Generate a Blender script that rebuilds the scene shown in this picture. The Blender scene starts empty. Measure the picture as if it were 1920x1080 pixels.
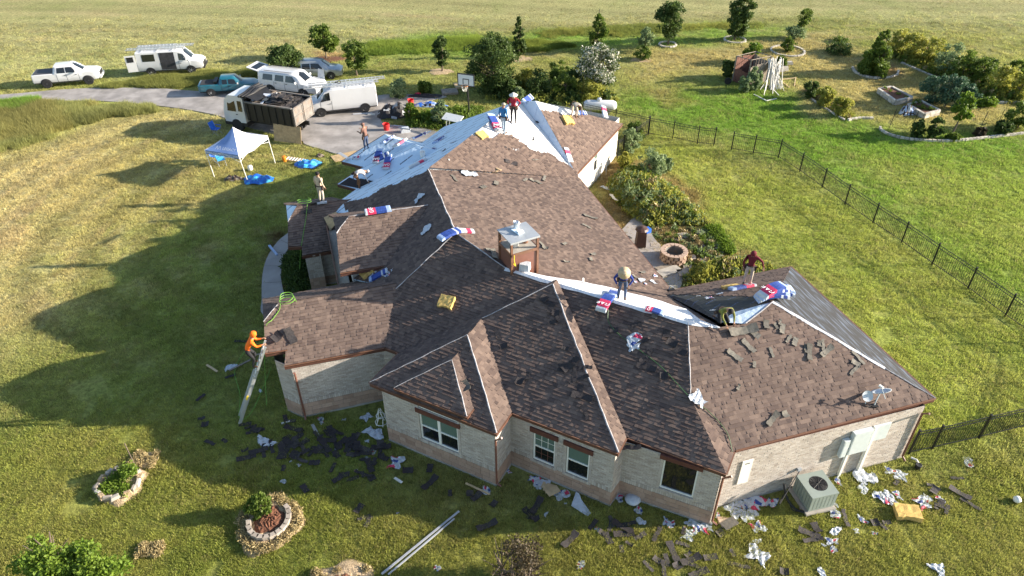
import bpy, bmesh, math, random
import numpy as np
from math import sin, cos, tan, radians, degrees, pi, hypot, atan2
from mathutils import Vector, Matrix
random.seed(7); RNG = np.random.default_rng(7)
scn = bpy.context.scene
COL = scn.collection

# ------------------------------------------------------------------ camera
CAM_H = 22.0; F_PX = 1360.3; PITCH = 0.63234; ROLL = -0.0054
def ray(u, v):
    x = u-960.0; y = v-540.0
    c, s = cos(ROLL), sin(ROLL); x, y = c*x+s*y, -s*x+c*y
    dx, dy, dz = x/F_PX, 1.0, -y/F_PX
    c, s = cos(PITCH), sin(PITCH)
    return Vector((dx, c*dy+s*dz, -s*dy+c*dz))
def G(u, v, z=0.0):
    d = ray(u, v); t = (z-CAM_H)/d.z
    return Vector((d.x*t, d.y*t, z))
cam_d = bpy.data.cameras.new('camera'); cam = bpy.data.objects.new('camera', cam_d); COL.objects.link(cam)
cam_d.sensor_width = 36.0; cam_d.lens = 36.0*F_PX/1920.0; cam_d.clip_end = 6000; cam_d.clip_start = 0.1
fw = ray(960, 540).normalized(); rt = (ray(1060, 540)-ray(960, 540)).normalized(); up = rt.cross(fw)
cam.matrix_world = Matrix(((rt.x, up.x, -fw.x, 0), (rt.y, up.y, -fw.y, 0), (rt.z, up.z, -fw.z, CAM_H), (0, 0, 0, 1)))
scn.camera = cam

# ------------------------------------------------------------------ light
SUN_EL = 18.0; SUN_AZ = 2.5           # azimuth of the sun, degrees from +X towards +Y
w = bpy.data.worlds.new('World'); scn.world = w; w.use_nodes = True
nt = w.node_tree; nt.nodes.clear()
sky = nt.nodes.new('ShaderNodeTexSky'); sky.sky_type = 'NISHITA'; sky.sun_disc = False
sky.sun_elevation = radians(SUN_EL); sky.sun_rotation = radians(90-SUN_AZ)
sky.altitude = 200; sky.air_density = 1.0; sky.dust_density = 1.0; sky.ozone_density = 1.0
bg = nt.nodes.new('ShaderNodeBackground'); bg.inputs[1].default_value = 0.10
wo = nt.nodes.new('ShaderNodeOutputWorld'); nt.links.new(sky.outputs[0], bg.inputs[0]); nt.links.new(bg.outputs[0], wo.inputs[0])
sd = bpy.data.lights.new('sun', 'SUN'); sd.energy = 5.0; sd.angle = radians(0.5); sd.color = (1.0, 0.90, 0.76)
sun = bpy.data.objects.new('sun', sd); COL.objects.link(sun)
sv = Vector((cos(radians(SUN_EL))*cos(radians(SUN_AZ)), cos(radians(SUN_EL))*sin(radians(SUN_AZ)), sin(radians(SUN_EL))))
sun.rotation_euler = sv.to_track_quat('Z', 'Y').to_euler(); sun.location = (40, 20, 40)
scn.view_settings.view_transform = 'Standard'; scn.view_settings.look = 'None'
scn.view_settings.exposure = 1.55; scn.view_settings.gamma = 1.0

# ------------------------------------------------------------------ materials
class NT:
    def __init__(s, m): s.t = m.node_tree; s.n = s.t.nodes; s.l = s.t.links
    def add(s, typ, **kw):
        n = s.n.new(typ)
        for k, v in kw.items(): setattr(n, k, v)
        return n
    def link(s, a, b): s.l.new(a, b)
def M_(name):
    m = bpy.data.materials.new(name); m.use_nodes = True; return m, NT(m), m.node_tree.nodes['Principled BSDF']
def setin(b, **kw):
    for k, v in kw.items():
        k = k.replace('_', ' ')
        if k in b.inputs: b.inputs[k].default_value = v
def rgb(c): return (c[0], c[1], c[2], 1.0)
MAT = {}
def mat(name, col, rough=0.7, metal=0.0, var=0.12, scale=6.0, bump=0.0, bscale=40.0, spec=0.4, obvar=0.0, coat=0.0, coords='Object', dirt=None, dirt_scale=1.5, dirt_amt=0.5):
    """plain paint / wood / fabric with a little noise in colour and relief"""
    m, t, b = M_(name); setin(b, Roughness=rough, Metallic=metal)
    b.inputs['Specular IOR Level'].default_value = spec
    if coat: b.inputs['Coat Weight'].default_value = coat
    tc = t.add('ShaderNodeTexCoord'); src = tc.outputs[coords]
    nz = t.add('ShaderNodeTexNoise'); nz.inputs['Scale'].default_value = scale; nz.inputs['Detail'].default_value = 5; t.link(src, nz.inputs['Vector'])
    mr = t.add('ShaderNodeMapRange'); mr.inputs['From Min'].default_value = 0.3; mr.inputs['From Max'].default_value = 0.7
    mr.inputs['To Min'].default_value = 1-var; mr.inputs['To Max'].default_value = 1+var; t.link(nz.outputs['Fac'], mr.inputs['Value'])
    mul = t.add('ShaderNodeVectorMath', operation='SCALE'); mul.inputs[0].default_value = col; 
    val = mr.outputs[0]
    if obvar:
        oi = t.add('ShaderNodeObjectInfo'); m2 = t.add('ShaderNodeMapRange'); m2.inputs['To Min'].default_value = 1-obvar; m2.inputs['To Max'].default_value = 1+obvar
        t.link(oi.outputs['Random'], m2.inputs['Value']); mm = t.add('ShaderNodeMath', operation='MULTIPLY'); t.link(val, mm.inputs[0]); t.link(m2.outputs[0], mm.inputs[1]); val = mm.outputs[0]
    t.link(val, mul.inputs['Scale']); out = mul.outputs[0]
    if dirt:
        n2 = t.add('ShaderNodeTexNoise'); n2.inputs['Scale'].default_value = dirt_scale; n2.inputs['Detail'].default_value = 8; n2.inputs['Roughness'].default_value = 0.65; t.link(src, n2.inputs['Vector'])
        r2 = t.add('ShaderNodeMapRange'); r2.inputs['From Min'].default_value = 0.5; r2.inputs['From Max'].default_value = 0.72; r2.inputs['To Max'].default_value = dirt_amt; t.link(n2.outputs['Fac'], r2.inputs['Value'])
        mx = t.add('ShaderNodeMix', data_type='RGBA'); t.link(r2.outputs[0], mx.inputs['Factor']); t.link(out, mx.inputs['A']); mx.inputs['B'].default_value = rgb(dirt); out = mx.outputs['Result']
    t.link(out, b.inputs['Base Color'])
    if bump:
        n3 = t.add('ShaderNodeTexNoise'); n3.inputs['Scale'].default_value = bscale; n3.inputs['Detail'].default_value = 4; t.link(src, n3.inputs['Vector'])
        bp = t.add('ShaderNodeBump'); bp.inputs['Strength'].default_value = min(1, bump); bp.inputs['Distance'].default_value = 0.02*max(1, bump); t.link(n3.outputs['Fac'], bp.inputs['Height']); t.link(bp.outputs[0], b.inputs['Normal'])
    MAT[name] = m; return m
def tone_mat(name, stops, rough=0.9, noise=0.25, nscale=60.0, patch=None, attr='tone', bump=0.3):
    """colour from a per-face number, plus fine speckle"""
    m, t, b = M_(name); setin(b, Roughness=rough); b.inputs['Specular IOR Level'].default_value = 0.25
    a = t.add('ShaderNodeAttribute', attribute_name=attr)
    cr = t.add('ShaderNodeValToRGB'); e = cr.color_ramp.elements
    e[0].position = stops[0][0]; e[0].color = rgb(stops[0][1]); e[1].position = stops[-1][0]; e[1].color = rgb(stops[-1][1])
    for p, c in stops[1:-1]:
        k = e.new(p); k.color = rgb(c)
    t.link(a.outputs['Fac'], cr.inputs[0]); out = cr.outputs[0]
    ge = t.add('ShaderNodeNewGeometry')
    nz = t.add('ShaderNodeTexNoise'); nz.inputs['Scale'].default_value = nscale; nz.inputs['Detail'].default_value = 3; t.link(ge.outputs['Position'], nz.inputs['Vector'])
    n2 = t.add('ShaderNodeTexNoise'); n2.inputs['Scale'].default_value = 0.8; n2.inputs['Detail'].default_value = 5; t.link(ge.outputs['Position'], n2.inputs['Vector'])
    ad = t.add('ShaderNodeMath', operation='ADD'); t.link(nz.outputs['Fac'], ad.inputs[0]); t.link(n2.outputs['Fac'], ad.inputs[1])
    mr = t.add('ShaderNodeMapRange'); mr.inputs['From Min'].default_value = 0.6; mr.inputs['From Max'].default_value = 1.4; mr.inputs['To Min'].default_value = 1-noise; mr.inputs['To Max'].default_value = 1+noise; t.link(ad.outputs[0], mr.inputs['Value'])
    sc = t.add('ShaderNodeVectorMath', operation='SCALE'); t.link(out, sc.inputs[0]); t.link(mr.outputs[0], sc.inputs['Scale'])
    t.link(sc.outputs[0], b.inputs['Base Color'])
    bp = t.add('ShaderNodeBump'); bp.inputs['Strength'].default_value = bump; bp.inputs['Distance'].default_value = 0.01; t.link(nz.outputs['Fac'], bp.inputs['Height']); t.link(bp.outputs[0], b.inputs['Normal'])
    MAT[name] = m; return m
def leaf_mat(name, dark, light, rough=0.6, trans=0.25):
    m, t, b = M_(name); setin(b, Roughness=rough); b.inputs['Specular IOR Level'].default_value = 0.3
    a = t.add('ShaderNodeAttribute', attribute_name='tone')
    mx = t.add('ShaderNodeMix', data_type='RGBA'); t.link(a.outputs['Fac'], mx.inputs['Factor']); mx.inputs['A'].default_value = rgb(dark); mx.inputs['B'].default_value = rgb(light)
    t.link(mx.outputs['Result'], b.inputs['Base Color'])
    tr = t.add('ShaderNodeBsdfTranslucent'); t.link(mx.outputs['Result'], tr.inputs['Color'])
    ms = t.add('ShaderNodeMixShader'); ms.inputs[0].default_value = trans
    out = m.node_tree.nodes['Material Output']; t.link(b.outputs[0], ms.inputs[1]); t.link(tr.outputs[0], ms.inputs[2]); t.link(ms.outputs[0], out.inputs[0])
    MAT[name] = m; return m

shingle_m = tone_mat('shingle', [(0, (0.045, 0.035, 0.034)), (0.35, (0.095, 0.067, 0.057)), (0.65, (0.143, 0.102, 0.083)), (1, (0.205, 0.148, 0.117))], noise=0.20, nscale=55)
brick_m = tone_mat('brick', [(0, (0.33, 0.28, 0.24)), (0.5, (0.44, 0.39, 0.345)), (1, (0.53, 0.485, 0.435))], noise=0.16, nscale=25)
stone_m = tone_mat('stone_block', [(0, (0.29, 0.19, 0.14)), (0.5, (0.36, 0.25, 0.19)), (1, (0.43, 0.31, 0.24))], noise=0.18, nscale=14)
mat('mortar', (0.21, 0.19, 0.165), 0.95, var=0.15, bump=0.3)
mat('concrete', (0.36, 0.33, 0.29), 0.9, var=0.18, scale=3, bump=0.25, dirt=(0.22, 0.20, 0.17), dirt_scale=0.7)
mat('fascia', (0.105, 0.045, 0.030), 0.6, var=0.15)
mat('soffit', (0.40, 0.36, 0.30), 0.8)
mat('brown_metal', (0.165, 0.070, 0.048), 0.45, var=0.10, spec=0.5)
mat('dark_brown_metal', (0.07, 0.035, 0.026), 0.5)
mat('copper', (0.17, 0.085, 0.052), 0.5, var=0.15)
mat('white_frame', (0.78, 0.77, 0.72), 0.5, var=0.04)
mat('lintel', (0.10, 0.035, 0.024), 0.75, var=0.2, bump=0.3)
mat('stucco', (0.62, 0.58, 0.51), 0.9, var=0.05, bump=0.3, bscale=80)
mat('plywood', (0.44, 0.31, 0.17), 0.85, var=0.22, scale=5, dirt=(0.30, 0.20, 0.10), dirt_scale=9)
mat('foam', (0.56, 0.38, 0.12), 0.95, var=0.18, scale=4, bump=0.6, bscale=30, dirt=(0.36, 0.23, 0.07), dirt_scale=5)
mat('galvanised', (0.40, 0.42, 0.44), 0.5, metal=0.35, var=0.08, scale=3)
mat('aluminium', (0.62, 0.64, 0.66), 0.35, metal=0.6, var=0.08)
mat('black_metal', (0.015, 0.015, 0.017), 0.5, var=0.1)
mat('black_rubber', (0.02, 0.02, 0.021), 0.85)
mat('black_plastic', (0.016, 0.016, 0.018), 0.55, var=0.3, scale=3)
mat('old_wood', (0.24, 0.20, 0.16), 0.9, var=0.3, bump=0.4)
mat('white_wood', (0.62, 0.60, 0.55), 0.8, var=0.15)
mat('pine_wood', (0.52, 0.38, 0.22), 0.85, var=0.15)
m, t, b = M_('glass_dark'); setin(b, Roughness=0.06); b.inputs['Base Color'].default_value = (0.010, 0.012, 0.014, 1); b.inputs['Specular IOR Level'].default_value = 0.7; MAT['glass_dark'] = m
m, t, b = M_('glass_blind'); setin(b, Roughness=0.12); b.inputs['Base Color'].default_value = (0.11, 0.17, 0.14, 1); b.inputs['Specular IOR Level'].default_value = 0.6
tc = t.add('ShaderNodeTexCoord'); wv = t.add('ShaderNodeTexWave', bands_direction='Z'); wv.inputs['Scale'].default_value = 12; t.link(tc.outputs['Object'], wv.inputs['Vector'])
mx = t.add('ShaderNodeMix', data_type='RGBA'); mx.inputs['A'].default_value = (0.075, 0.12, 0.10, 1); mx.inputs['B'].default_value = (0.15, 0.21, 0.175, 1); t.link(wv.outputs['Fac'], mx.inputs['Factor']); t.link(mx.outputs['Result'], b.inputs['Base Color']); MAT['glass_blind'] = m
def underlay(name, base, ink, ang, sx=1.0, dens=0.42, rough=0.6, stripes=None):
    """roofing underlayment with rows of short printed dashes (flat print)"""
    m, t, b = M_(name); setin(b, Roughness=rough); b.inputs['Specular IOR Level'].default_value = 0.35
    ge = t.add('ShaderNodeNewGeometry'); mp = t.add('ShaderNodeMapping'); mp.inputs['Rotation'].default_value = (0, 0, -radians(ang)); t.link(ge.outputs['Position'], mp.inputs['Vector'])
    br = t.add('ShaderNodeTexBrick'); br.offset = 0.37; br.inputs['Scale'].default_value = 1.0; br.inputs['Brick Width'].default_value = 1.35*sx; br.inputs['Row Height'].default_value = 0.62*sx
    br.inputs['Mortar Size'].default_value = 0.27*sx; br.inputs['Mortar Smooth'].default_value = 0.0; br.inputs['Bias'].default_value = 0
    t.link(mp.outputs[0], br.inputs['Vector'])
    nz = t.add('ShaderNodeTexNoise'); nz.inputs['Scale'].default_value = 26; nz.inputs['Detail'].default_value = 2; t.link(mp.outputs[0], nz.inputs['Vector'])
    st = t.add('ShaderNodeMath', operation='GREATER_THAN'); st.inputs[1].default_value = dens; t.link(nz.outputs['Fac'], st.inputs[0])
    iv = t.add('ShaderNodeMath', operation='SUBTRACT'); iv.inputs[0].default_value = 1.0; t.link(br.outputs['Fac'], iv.inputs[1])
    mu = t.add('ShaderNodeMath', operation='MULTIPLY'); t.link(iv.outputs[0], mu.inputs[0]); t.link(st.outputs[0], mu.inputs[1])
    n2 = t.add('ShaderNodeTexNoise'); n2.inputs['Scale'].default_value = 2.2; n2.inputs['Detail'].default_value = 6; t.link(mp.outputs[0], n2.inputs['Vector'])
    mx0 = t.add('ShaderNodeMix', data_type='RGBA'); mx0.inputs['A'].default_value = rgb([c*0.86 for c in base]); mx0.inputs['B'].default_value = rgb([min(0.86, c*1.08) for c in base]); t.link(n2.outputs['Fac'], mx0.inputs['Factor'])
    mx = t.add('ShaderNodeMix', data_type='RGBA'); t.link(mu.outputs[0], mx.inputs['Factor']); t.link(mx0.outputs['Result'], mx.inputs['A']); mx.inputs['B'].default_value = rgb(ink)
    t.link(mx.outputs['Result'], b.inputs['Base Color'])
    n4 = t.add('ShaderNodeTexNoise'); n4.inputs['Scale'].default_value = 3.5; n4.inputs['Detail'].default_value = 3; t.link(ge.outputs['Position'], n4.inputs['Vector'])
    bp = t.add('ShaderNodeBump'); bp.inputs['Strength'].default_value = 0.9; bp.inputs['Distance'].default_value = 0.05; t.link(n4.outputs['Fac'], bp.inputs['Height']); t.link(bp.outputs[0], b.inputs['Normal'])
    MAT[name] = m; return m
underlay('underlayment', (0.54, 0.68, 0.83), (0.09, 0.11, 0.16), 33)
underlay('underlayment_white', (0.70, 0.70, 0.70), (0.50, 0.51, 0.54), 62, dens=0.5)
underlay('underlayment_black', (0.018, 0.020, 0.026), (0.05, 0.08, 0.17), 40, sx=0.8, dens=0.5)
def streaky(name, base, light, ang):
    m, t, b = M_(name); setin(b, Roughness=.75); b.inputs['Specular IOR Level'].default_value = 0.3
    ge = t.add('ShaderNodeNewGeometry'); mp = t.add('ShaderNodeMapping'); mp.inputs['Rotation'].default_value = (0, 0, -radians(ang)); t.link(ge.outputs['Position'], mp.inputs['Vector'])
    m2 = t.add('ShaderNodeMapping'); m2.inputs['Scale'].default_value = (1.3, 9.0, 1.0); t.link(mp.outputs[0], m2.inputs['Vector'])
    n = t.add('ShaderNodeTexNoise'); n.inputs['Scale'].default_value = 1.0; n.inputs['Detail'].default_value = 4; t.link(m2.outputs[0], n.inputs['Vector'])
    cr = t.add('ShaderNodeValToRGB'); e = cr.color_ramp.elements; e[0].position = .50; e[0].color = rgb(base); e[1].position = .66; e[1].color = rgb(light); t.link(n.outputs['Fac'], cr.inputs[0]); t.link(cr.outputs[0], b.inputs['Base Color']); MAT[name] = m
streaky('underlayment_grey', (0.022, 0.022, 0.025), (0.085, 0.108, 0.150), 107)
underlay('underlayment_blue', (0.46, 0.56, 0.68), (0.33, 0.42, 0.55), 62, dens=0.5)

# ------------------------------------------------------------------ mesh building helpers
class MB:
    """collects shapes; build() links them as one mesh object"""
    def __init__(s): s.v = []; s.f = []; s.m = []; s.t = []; s.mats = []
    def mi(s, name):
        if name not in s.mats: s.mats.append(name)
        return s.mats.index(name)
    def add(s, vs, fs, m, tone=0.5):
        o = len(s.v); s.v += [tuple(q) for q in vs]; k = s.mi(m)
        for f in fs: s.f.append([o+i for i in f]); s.m.append(k); s.t.append(tone)
    def box(s, c, size, m, R=None, tone=0.5, taper=1.0, bottom=True):
        hx, hy, hz = size[0]/2, size[1]/2, size[2]/2; vs = []
        for z, k in ((-hz, 1.0), (hz, taper)):
            for x, y in ((-hx, -hy), (hx, -hy), (hx, hy), (-hx, hy)): vs.append(Vector((x*k, y*k, z)))
        if R is not None: vs = [R @ q for q in vs]
        c = Vector(c); vs = [q+c for q in vs]
        fs = [(4, 5, 6, 7), (0, 1, 5, 4), (1, 2, 6, 5), (2, 3, 7, 6), (3, 0, 4, 7)]
        if bottom: fs.append((3, 2, 1, 0))
        s.add(vs, fs, m, tone)
    def tube(s, pts, r, m, n=6, cap=True, tone=0.5):
        pts = [Vector(p) for p in pts]; rings = []; rr = r if isinstance(r, (list, tuple)) else [r]*len(pts)
        prev = None
        for i, p in enumerate(pts):
            d = (pts[min(i+1, len(pts)-1)]-pts[max(i-1, 0)])
            d = d.normalized() if d.length > 1e-9 else Vector((0, 0, 1))
            a = prev if prev is not None and abs(prev.dot(d)) < 0.95 else (Vector((0, 0, 1)) if abs(d.z) < 0.9 else Vector((1, 0, 0)))
            x = (a-d*a.dot(d)).normalized(); y = d.cross(x); prev = x
            rings.append([p+(x*cos(2*pi*k/n)+y*sin(2*pi*k/n))*rr[i] for k in range(n)])
        vs = [q for rg in rings for q in rg]; fs = []
        for i in range(len(pts)-1):
            for k in range(n):
                a = i*n+k; b2 = i*n+(k+1) % n; fs.append((a, b2, b2+n, a+n))
        if cap: fs.append(tuple(reversed(range(n)))); fs.append(tuple(range((len(pts)-1)*n, len(pts)*n)))
        s.add(vs, fs, m, tone)
    def poly(s, pts, m, thick=0.0, tone=0.5):
        pts = [Vector(p) for p in pts]; n = len(pts)
        if thick:
            nn = newell(pts); lo = [p-nn*thick for p in pts]
            s.add(pts+lo, [tuple(range(n)), tuple(reversed(range(n, 2*n)))]+[(i, i+n, (i+1) % n+n, (i+1) % n) for i in range(n)], m, tone)
        else: s.add(pts, [tuple(range(n))], m, tone)
    def lathe(s, prof, c, m, n=16, axis='Z', R=None, tone=0.5):
        vs = []; c = Vector(c)
        for r, h in prof:
            for k in range(n):
                a = 2*pi*k/n; q = Vector((r*cos(a), r*sin(a), h))
                if axis == 'X': q = Vector((q.z, q.x, q.y))
                if axis == 'Y': q = Vector((q.x, q.z, q.y))
                if R is not None: q = R @ q
                vs.append(q+c)
        fs = []
        for i in range(len(prof)-1):
            for k in range(n):
                a = i*n+k; b2 = i*n+(k+1) % n; fs.append((a, b2, b2+n, a+n))
        fs.append(tuple(reversed(range(n)))); fs.append(tuple(range((len(prof)-1)*n, len(prof)*n)))
        s.add(vs, fs, m, tone)
    def build(s, name, parent=None, smooth=False, world=True, kind=None, label=None):
        me = bpy.data.meshes.new(name)
        me.from_pydata([tuple(q) for q in s.v], [], s.f); 
        for n_ in s.mats: me.materials.append(MAT[n_])
        me.polygons.foreach_set('material_index', s.m)
        at = me.attributes.new('tone', 'FLOAT', 'FACE'); at.data.foreach_set('value', s.t)
        if smooth: me.polygons.foreach_set('use_smooth', [True]*len(s.f))
        me.update()
        o = bpy.data.objects.new(name, me); COL.objects.link(o)
        if parent is not None:
            o.parent = parent
            if world: o.location = -wloc(parent)
        if kind: o['kind'] = kind
        if label: o['label'] = label
        return o
def wloc(o):
    p = Vector((0, 0, 0))
    while o is not None: p = p+o.location; o = o.parent
    return p
def newell(p):
    n = Vector((0, 0, 0))
    for i in range(len(p)):
        a, b = p[i], p[(i+1) % len(p)]
        n += Vector(((a.y-b.y)*(a.z+b.z), (a.z-b.z)*(a.x+b.x), (a.x-b.x)*(a.y+b.y)))
    n.normalize(); return n
def tag(o, label, cat, group=None, kind=None):
    o['label'] = label; o['category'] = cat
    if group: o['group'] = group
    if kind: o['kind'] = kind
    return o
def thing(name, label, cat, loc=(0, 0, 0), rz=0, group=None, rot=None, scale=None):
    o = bpy.data.objects.new(name, None); COL.objects.link(o); o.location = loc; o.empty_display_size = 0.2
    o.rotation_euler = rot if rot else (0, 0, rz)
    if scale: o.scale = (scale,)*3
    return tag(o, label, cat, group)
def struct(o): o['kind'] = 'structure'; return o
def copy_tree(o, parent=None):
    c = o.copy(); COL.objects.link(c); c.parent = parent
    for ch in list(o.children): copy_tree(ch, c)
    return c
def U(d): return Vector((cos(radians(d)), sin(radians(d)), 0))
def RZ(a): return Matrix.Rotation(a, 3, 'Z')
def bez(pts, n=8):
    """smooth polyline (Catmull-Rom)"""
    P = [Vector(p) for p in pts]; P = [P[0]*2-P[1]]+P+[P[-1]*2-P[-2]]; out = []
    for i in range(1, len(P)-2):
        a, b, c, d = P[i-1:i+3]
        for k in range(n):
            t = k/n; out.append(0.5*((2*b)+(c-a)*t+(2*a-5*b+4*c-d)*t*t+(-a+3*b-3*c+d)*t**3))
    out.append(P[-2]); return out
def textmesh(body, size, extr=0.0):
    cu = bpy.data.curves.new('lettering', 'FONT'); cu.body = body; cu.size = size; cu.align_x = 'CENTER'; cu.align_y = 'CENTER'; cu.extrude = extr; cu.resolution_u = 2; cu.offset = size*0.012
    o = bpy.data.objects.new('lettering', cu); COL.objects.link(o); bpy.context.view_layer.update()
    me = bpy.data.meshes.new_from_object(o.evaluated_get(bpy.context.evaluated_depsgraph_get()))
    bpy.data.objects.remove(o); bpy.data.curves.remove(cu); return me
# ------------------------------------------------------------------ ground
def world_poly(px): return np.array([G(u, v)[:2] for u, v in px])
def sdist(X, Y, P):
    """signed distance to polygon P, positive inside"""
    ins = np.zeros(X.shape, bool); d = np.full(X.shape, 1e9)
    n = len(P)
    for i in range(n):
        x0, y0 = P[i]; x1, y1 = P[(i+1) % n]
        c = ((y0 > Y) != (y1 > Y)) & (X < (x1-x0)*(Y-y0)/((y1-y0) if abs(y1-y0) > 1e-9 else 1e-9)+x0); ins ^= c
        dx, dy = x1-x0, y1-y0; t = np.clip(((X-x0)*dx+(Y-y0)*dy)/(dx*dx+dy*dy+1e-12), 0, 1)
        d = np.minimum(d, np.hypot(X-x0-t*dx, Y-y0-t*dy))
    return np.where(ins, d, -d)
def vnoise(X, Y, s, seed=0):
    """smooth value noise in 0..1"""
    r = np.random.default_rng(seed).random((256, 256)); x = X*s; y = Y*s; xi = np.floor(x).astype(int); yi = np.floor(y).astype(int)
    fx = x-xi; fy = y-yi; fx = fx*fx*(3-2*fx); fy = fy*fy*(3-2*fy)
    g = lambda a, b: r[a % 256, b % 256]
    return (g(xi, yi)*(1-fx)+g(xi+1, yi)*fx)*(1-fy)+(g(xi, yi+1)*(1-fx)+g(xi+1, yi+1)*fx)*fy
def fbm(X, Y, s, seed=0, o=4):
    v = 0; a = 0.5; tot = 0
    for k in range(o): v = v+a*vnoise(X, Y, s*2**k, seed+k); tot += a; a *= 0.5
    return v/tot
DRY = np.array((0.285, 0.232, 0.098)); TAN = np.array((0.37, 0.295, 0.16)); MID = np.array((0.165, 0.185, 0.045)); LUSH = np.array((0.095, 0.165, 0.020))
YEL = np.array((0.215, 0.235, 0.050)); OLIVE = np.array((0.15, 0.16, 0.05)); FIELD = np.array((0.255, 0.245, 0.105)); DIRT = np.array((0.29, 0.17, 0.09)); STRAW = np.array((0.46, 0.34, 0.20))
ZONES = [  # polygon in the picture's ground plane, colour, softness in metres, strength
    ([(-900, -330), (2900, -330), (2900, 60), (1920, 60), (1500, 30), (1250, 40), (1000, 50), (850, 62), (640, 100), (560, 110), (250, 150), (-900, 160)], FIELD, 3.0, 1.0),
    ([(640, 105), (700, 72), (860, 62), (940, 78), (1010, 55), (1130, 60), (1330, 40), (1500, 55), (1420, 75), (1200, 90), (1000, 92), (860, 108), (700, 112)], LUSH*1.25, 1.6, 0.75),
    ([(0, 195), (150, 188), (310, 200), (200, 222), (80, 260), (0, 290), (-300, 320), (-300, 220)], OLIVE*1.1+np.array((0,.03,0)), 0.8, 0.8),
    ([(-900, 800), (-700, 330), (0, 285), (120, 245), (260, 212), (360, 205), (415, 215), (410, 250), (250, 250), (170, 330), (120, 450), (80, 620), (-100, 1000)], TAN, 3.5, 0.60),
    ([(110, 300), (330, 260), (500, 300), (470, 380), (330, 420), (250, 460), (150, 480), (90, 560), (60, 420)], DRY, 3.0, 0.55),
    ([(-600, 1400), (-300, 700), (200, 600), (350, 400), (600, 300), (800, 300), (760, 1000), (400, 1500)], MID, 3.0, 0.65),
    ([(-100, 1200), (-100, 820), (260, 800), (420, 900), (1000, 990), (1900, 880), (2300, 1000), (2300, 1400)], MID*np.array((1.12, 1.0, 0.95)), 1.2, 0.8),
    ([(1160, 300), (1215, 235), (1400, 300), (1600, 400), (1920, 610), (2200, 850), (1900, 850), (1700, 850), (1500, 510), (1320, 430)], YEL, 1.2, 0.9),
    ([(1100, 205), (1250, 170), (1420, 160), (1560, 210), (1700, 250), (2300, 250), (2600, 700), (2100, 700), (1700, 450), (1450, 290), (1210, 220)], LUSH*1.05, 2.0, 0.9),
    ([(1650, 300), (2300, 300), (2500, 620), (1920, 560), (1720, 440)], YEL*0.95, 3.0, 0.6),
    ([(1180, 100), (1500, 65), (1680, 110), (1900, 200), (1850, 235), (1640, 225), (1500, 150), (1350, 130), (1200, 160)], DRY*0.95, 2.0, 0.75),
    ([(1480, 160), (1530, 170), (1545, 230), (1500, 215)], TAN*0.8, 0.8, 0.6),
    ([(1200, 172), (1260, 165), (1290, 190), (1250, 200)], DIRT*0.9, 0.7, 0.4),
    ([(1345, 435), (1370, 470), (1410, 495), (1370, 480), (1345, 455)], DIRT*1.4, 0.7, 0.9),
    ([(1115, 325), (1145, 300), (1230, 305), (1320, 390), (1365, 450), (1410, 490), (1390, 530), (1260, 545), (1180, 460)], DIRT*0.6, 0.5, 0.7),
    ([(1600, 115), (1690, 125), (1700, 150), (1640, 150)], DIRT*0.7, 0.5, 0.6),
    ([(580, 98), (640, 95), (650, 112), (590, 114)], DIRT*1.1, 0.6, 0.6),
    ([(500, 440), (545, 440), (560, 560), (510, 560)], DIRT*0.3, 0.4, 0.9)]
DRIVE = world_poly([(-500, 205), (-200, 188), (0, 178), (120, 168), (200, 165), (300, 166), (390, 171), (440, 150), (560, 178), (640, 190), (720, 178), (800, 178), (838, 182), (790, 192), (725, 212), (720, 232), (790, 240), (850, 262), (800, 300), (700, 330), (650, 296), (575, 272), (560, 262), (470, 240), (412, 218), (340, 204), (250, 194), (170, 189), (80, 191), (0, 197), (-200, 215), (-500, 245)])
WALK = world_poly([(548, 432), (520, 455), (500, 487), (492, 520), (491, 560), (493, 590), (540, 590), (530, 540), (527, 515), (533, 480), (548, 462), (575, 440)])
HOUSEP = np.array([(-10, 22), (-5, 20), (-.6, 17.5), (3.5, 16.6), (7, 15.8), (15.2, 18.7), (12.5, 27.2), (6.8, 25.3), (3.3, 37.7), (6.8, 43.5), (1, 46), (-4, 43), (-9.4, 38.8), (-9.3, 34), (-9.5, 28)])
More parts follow.
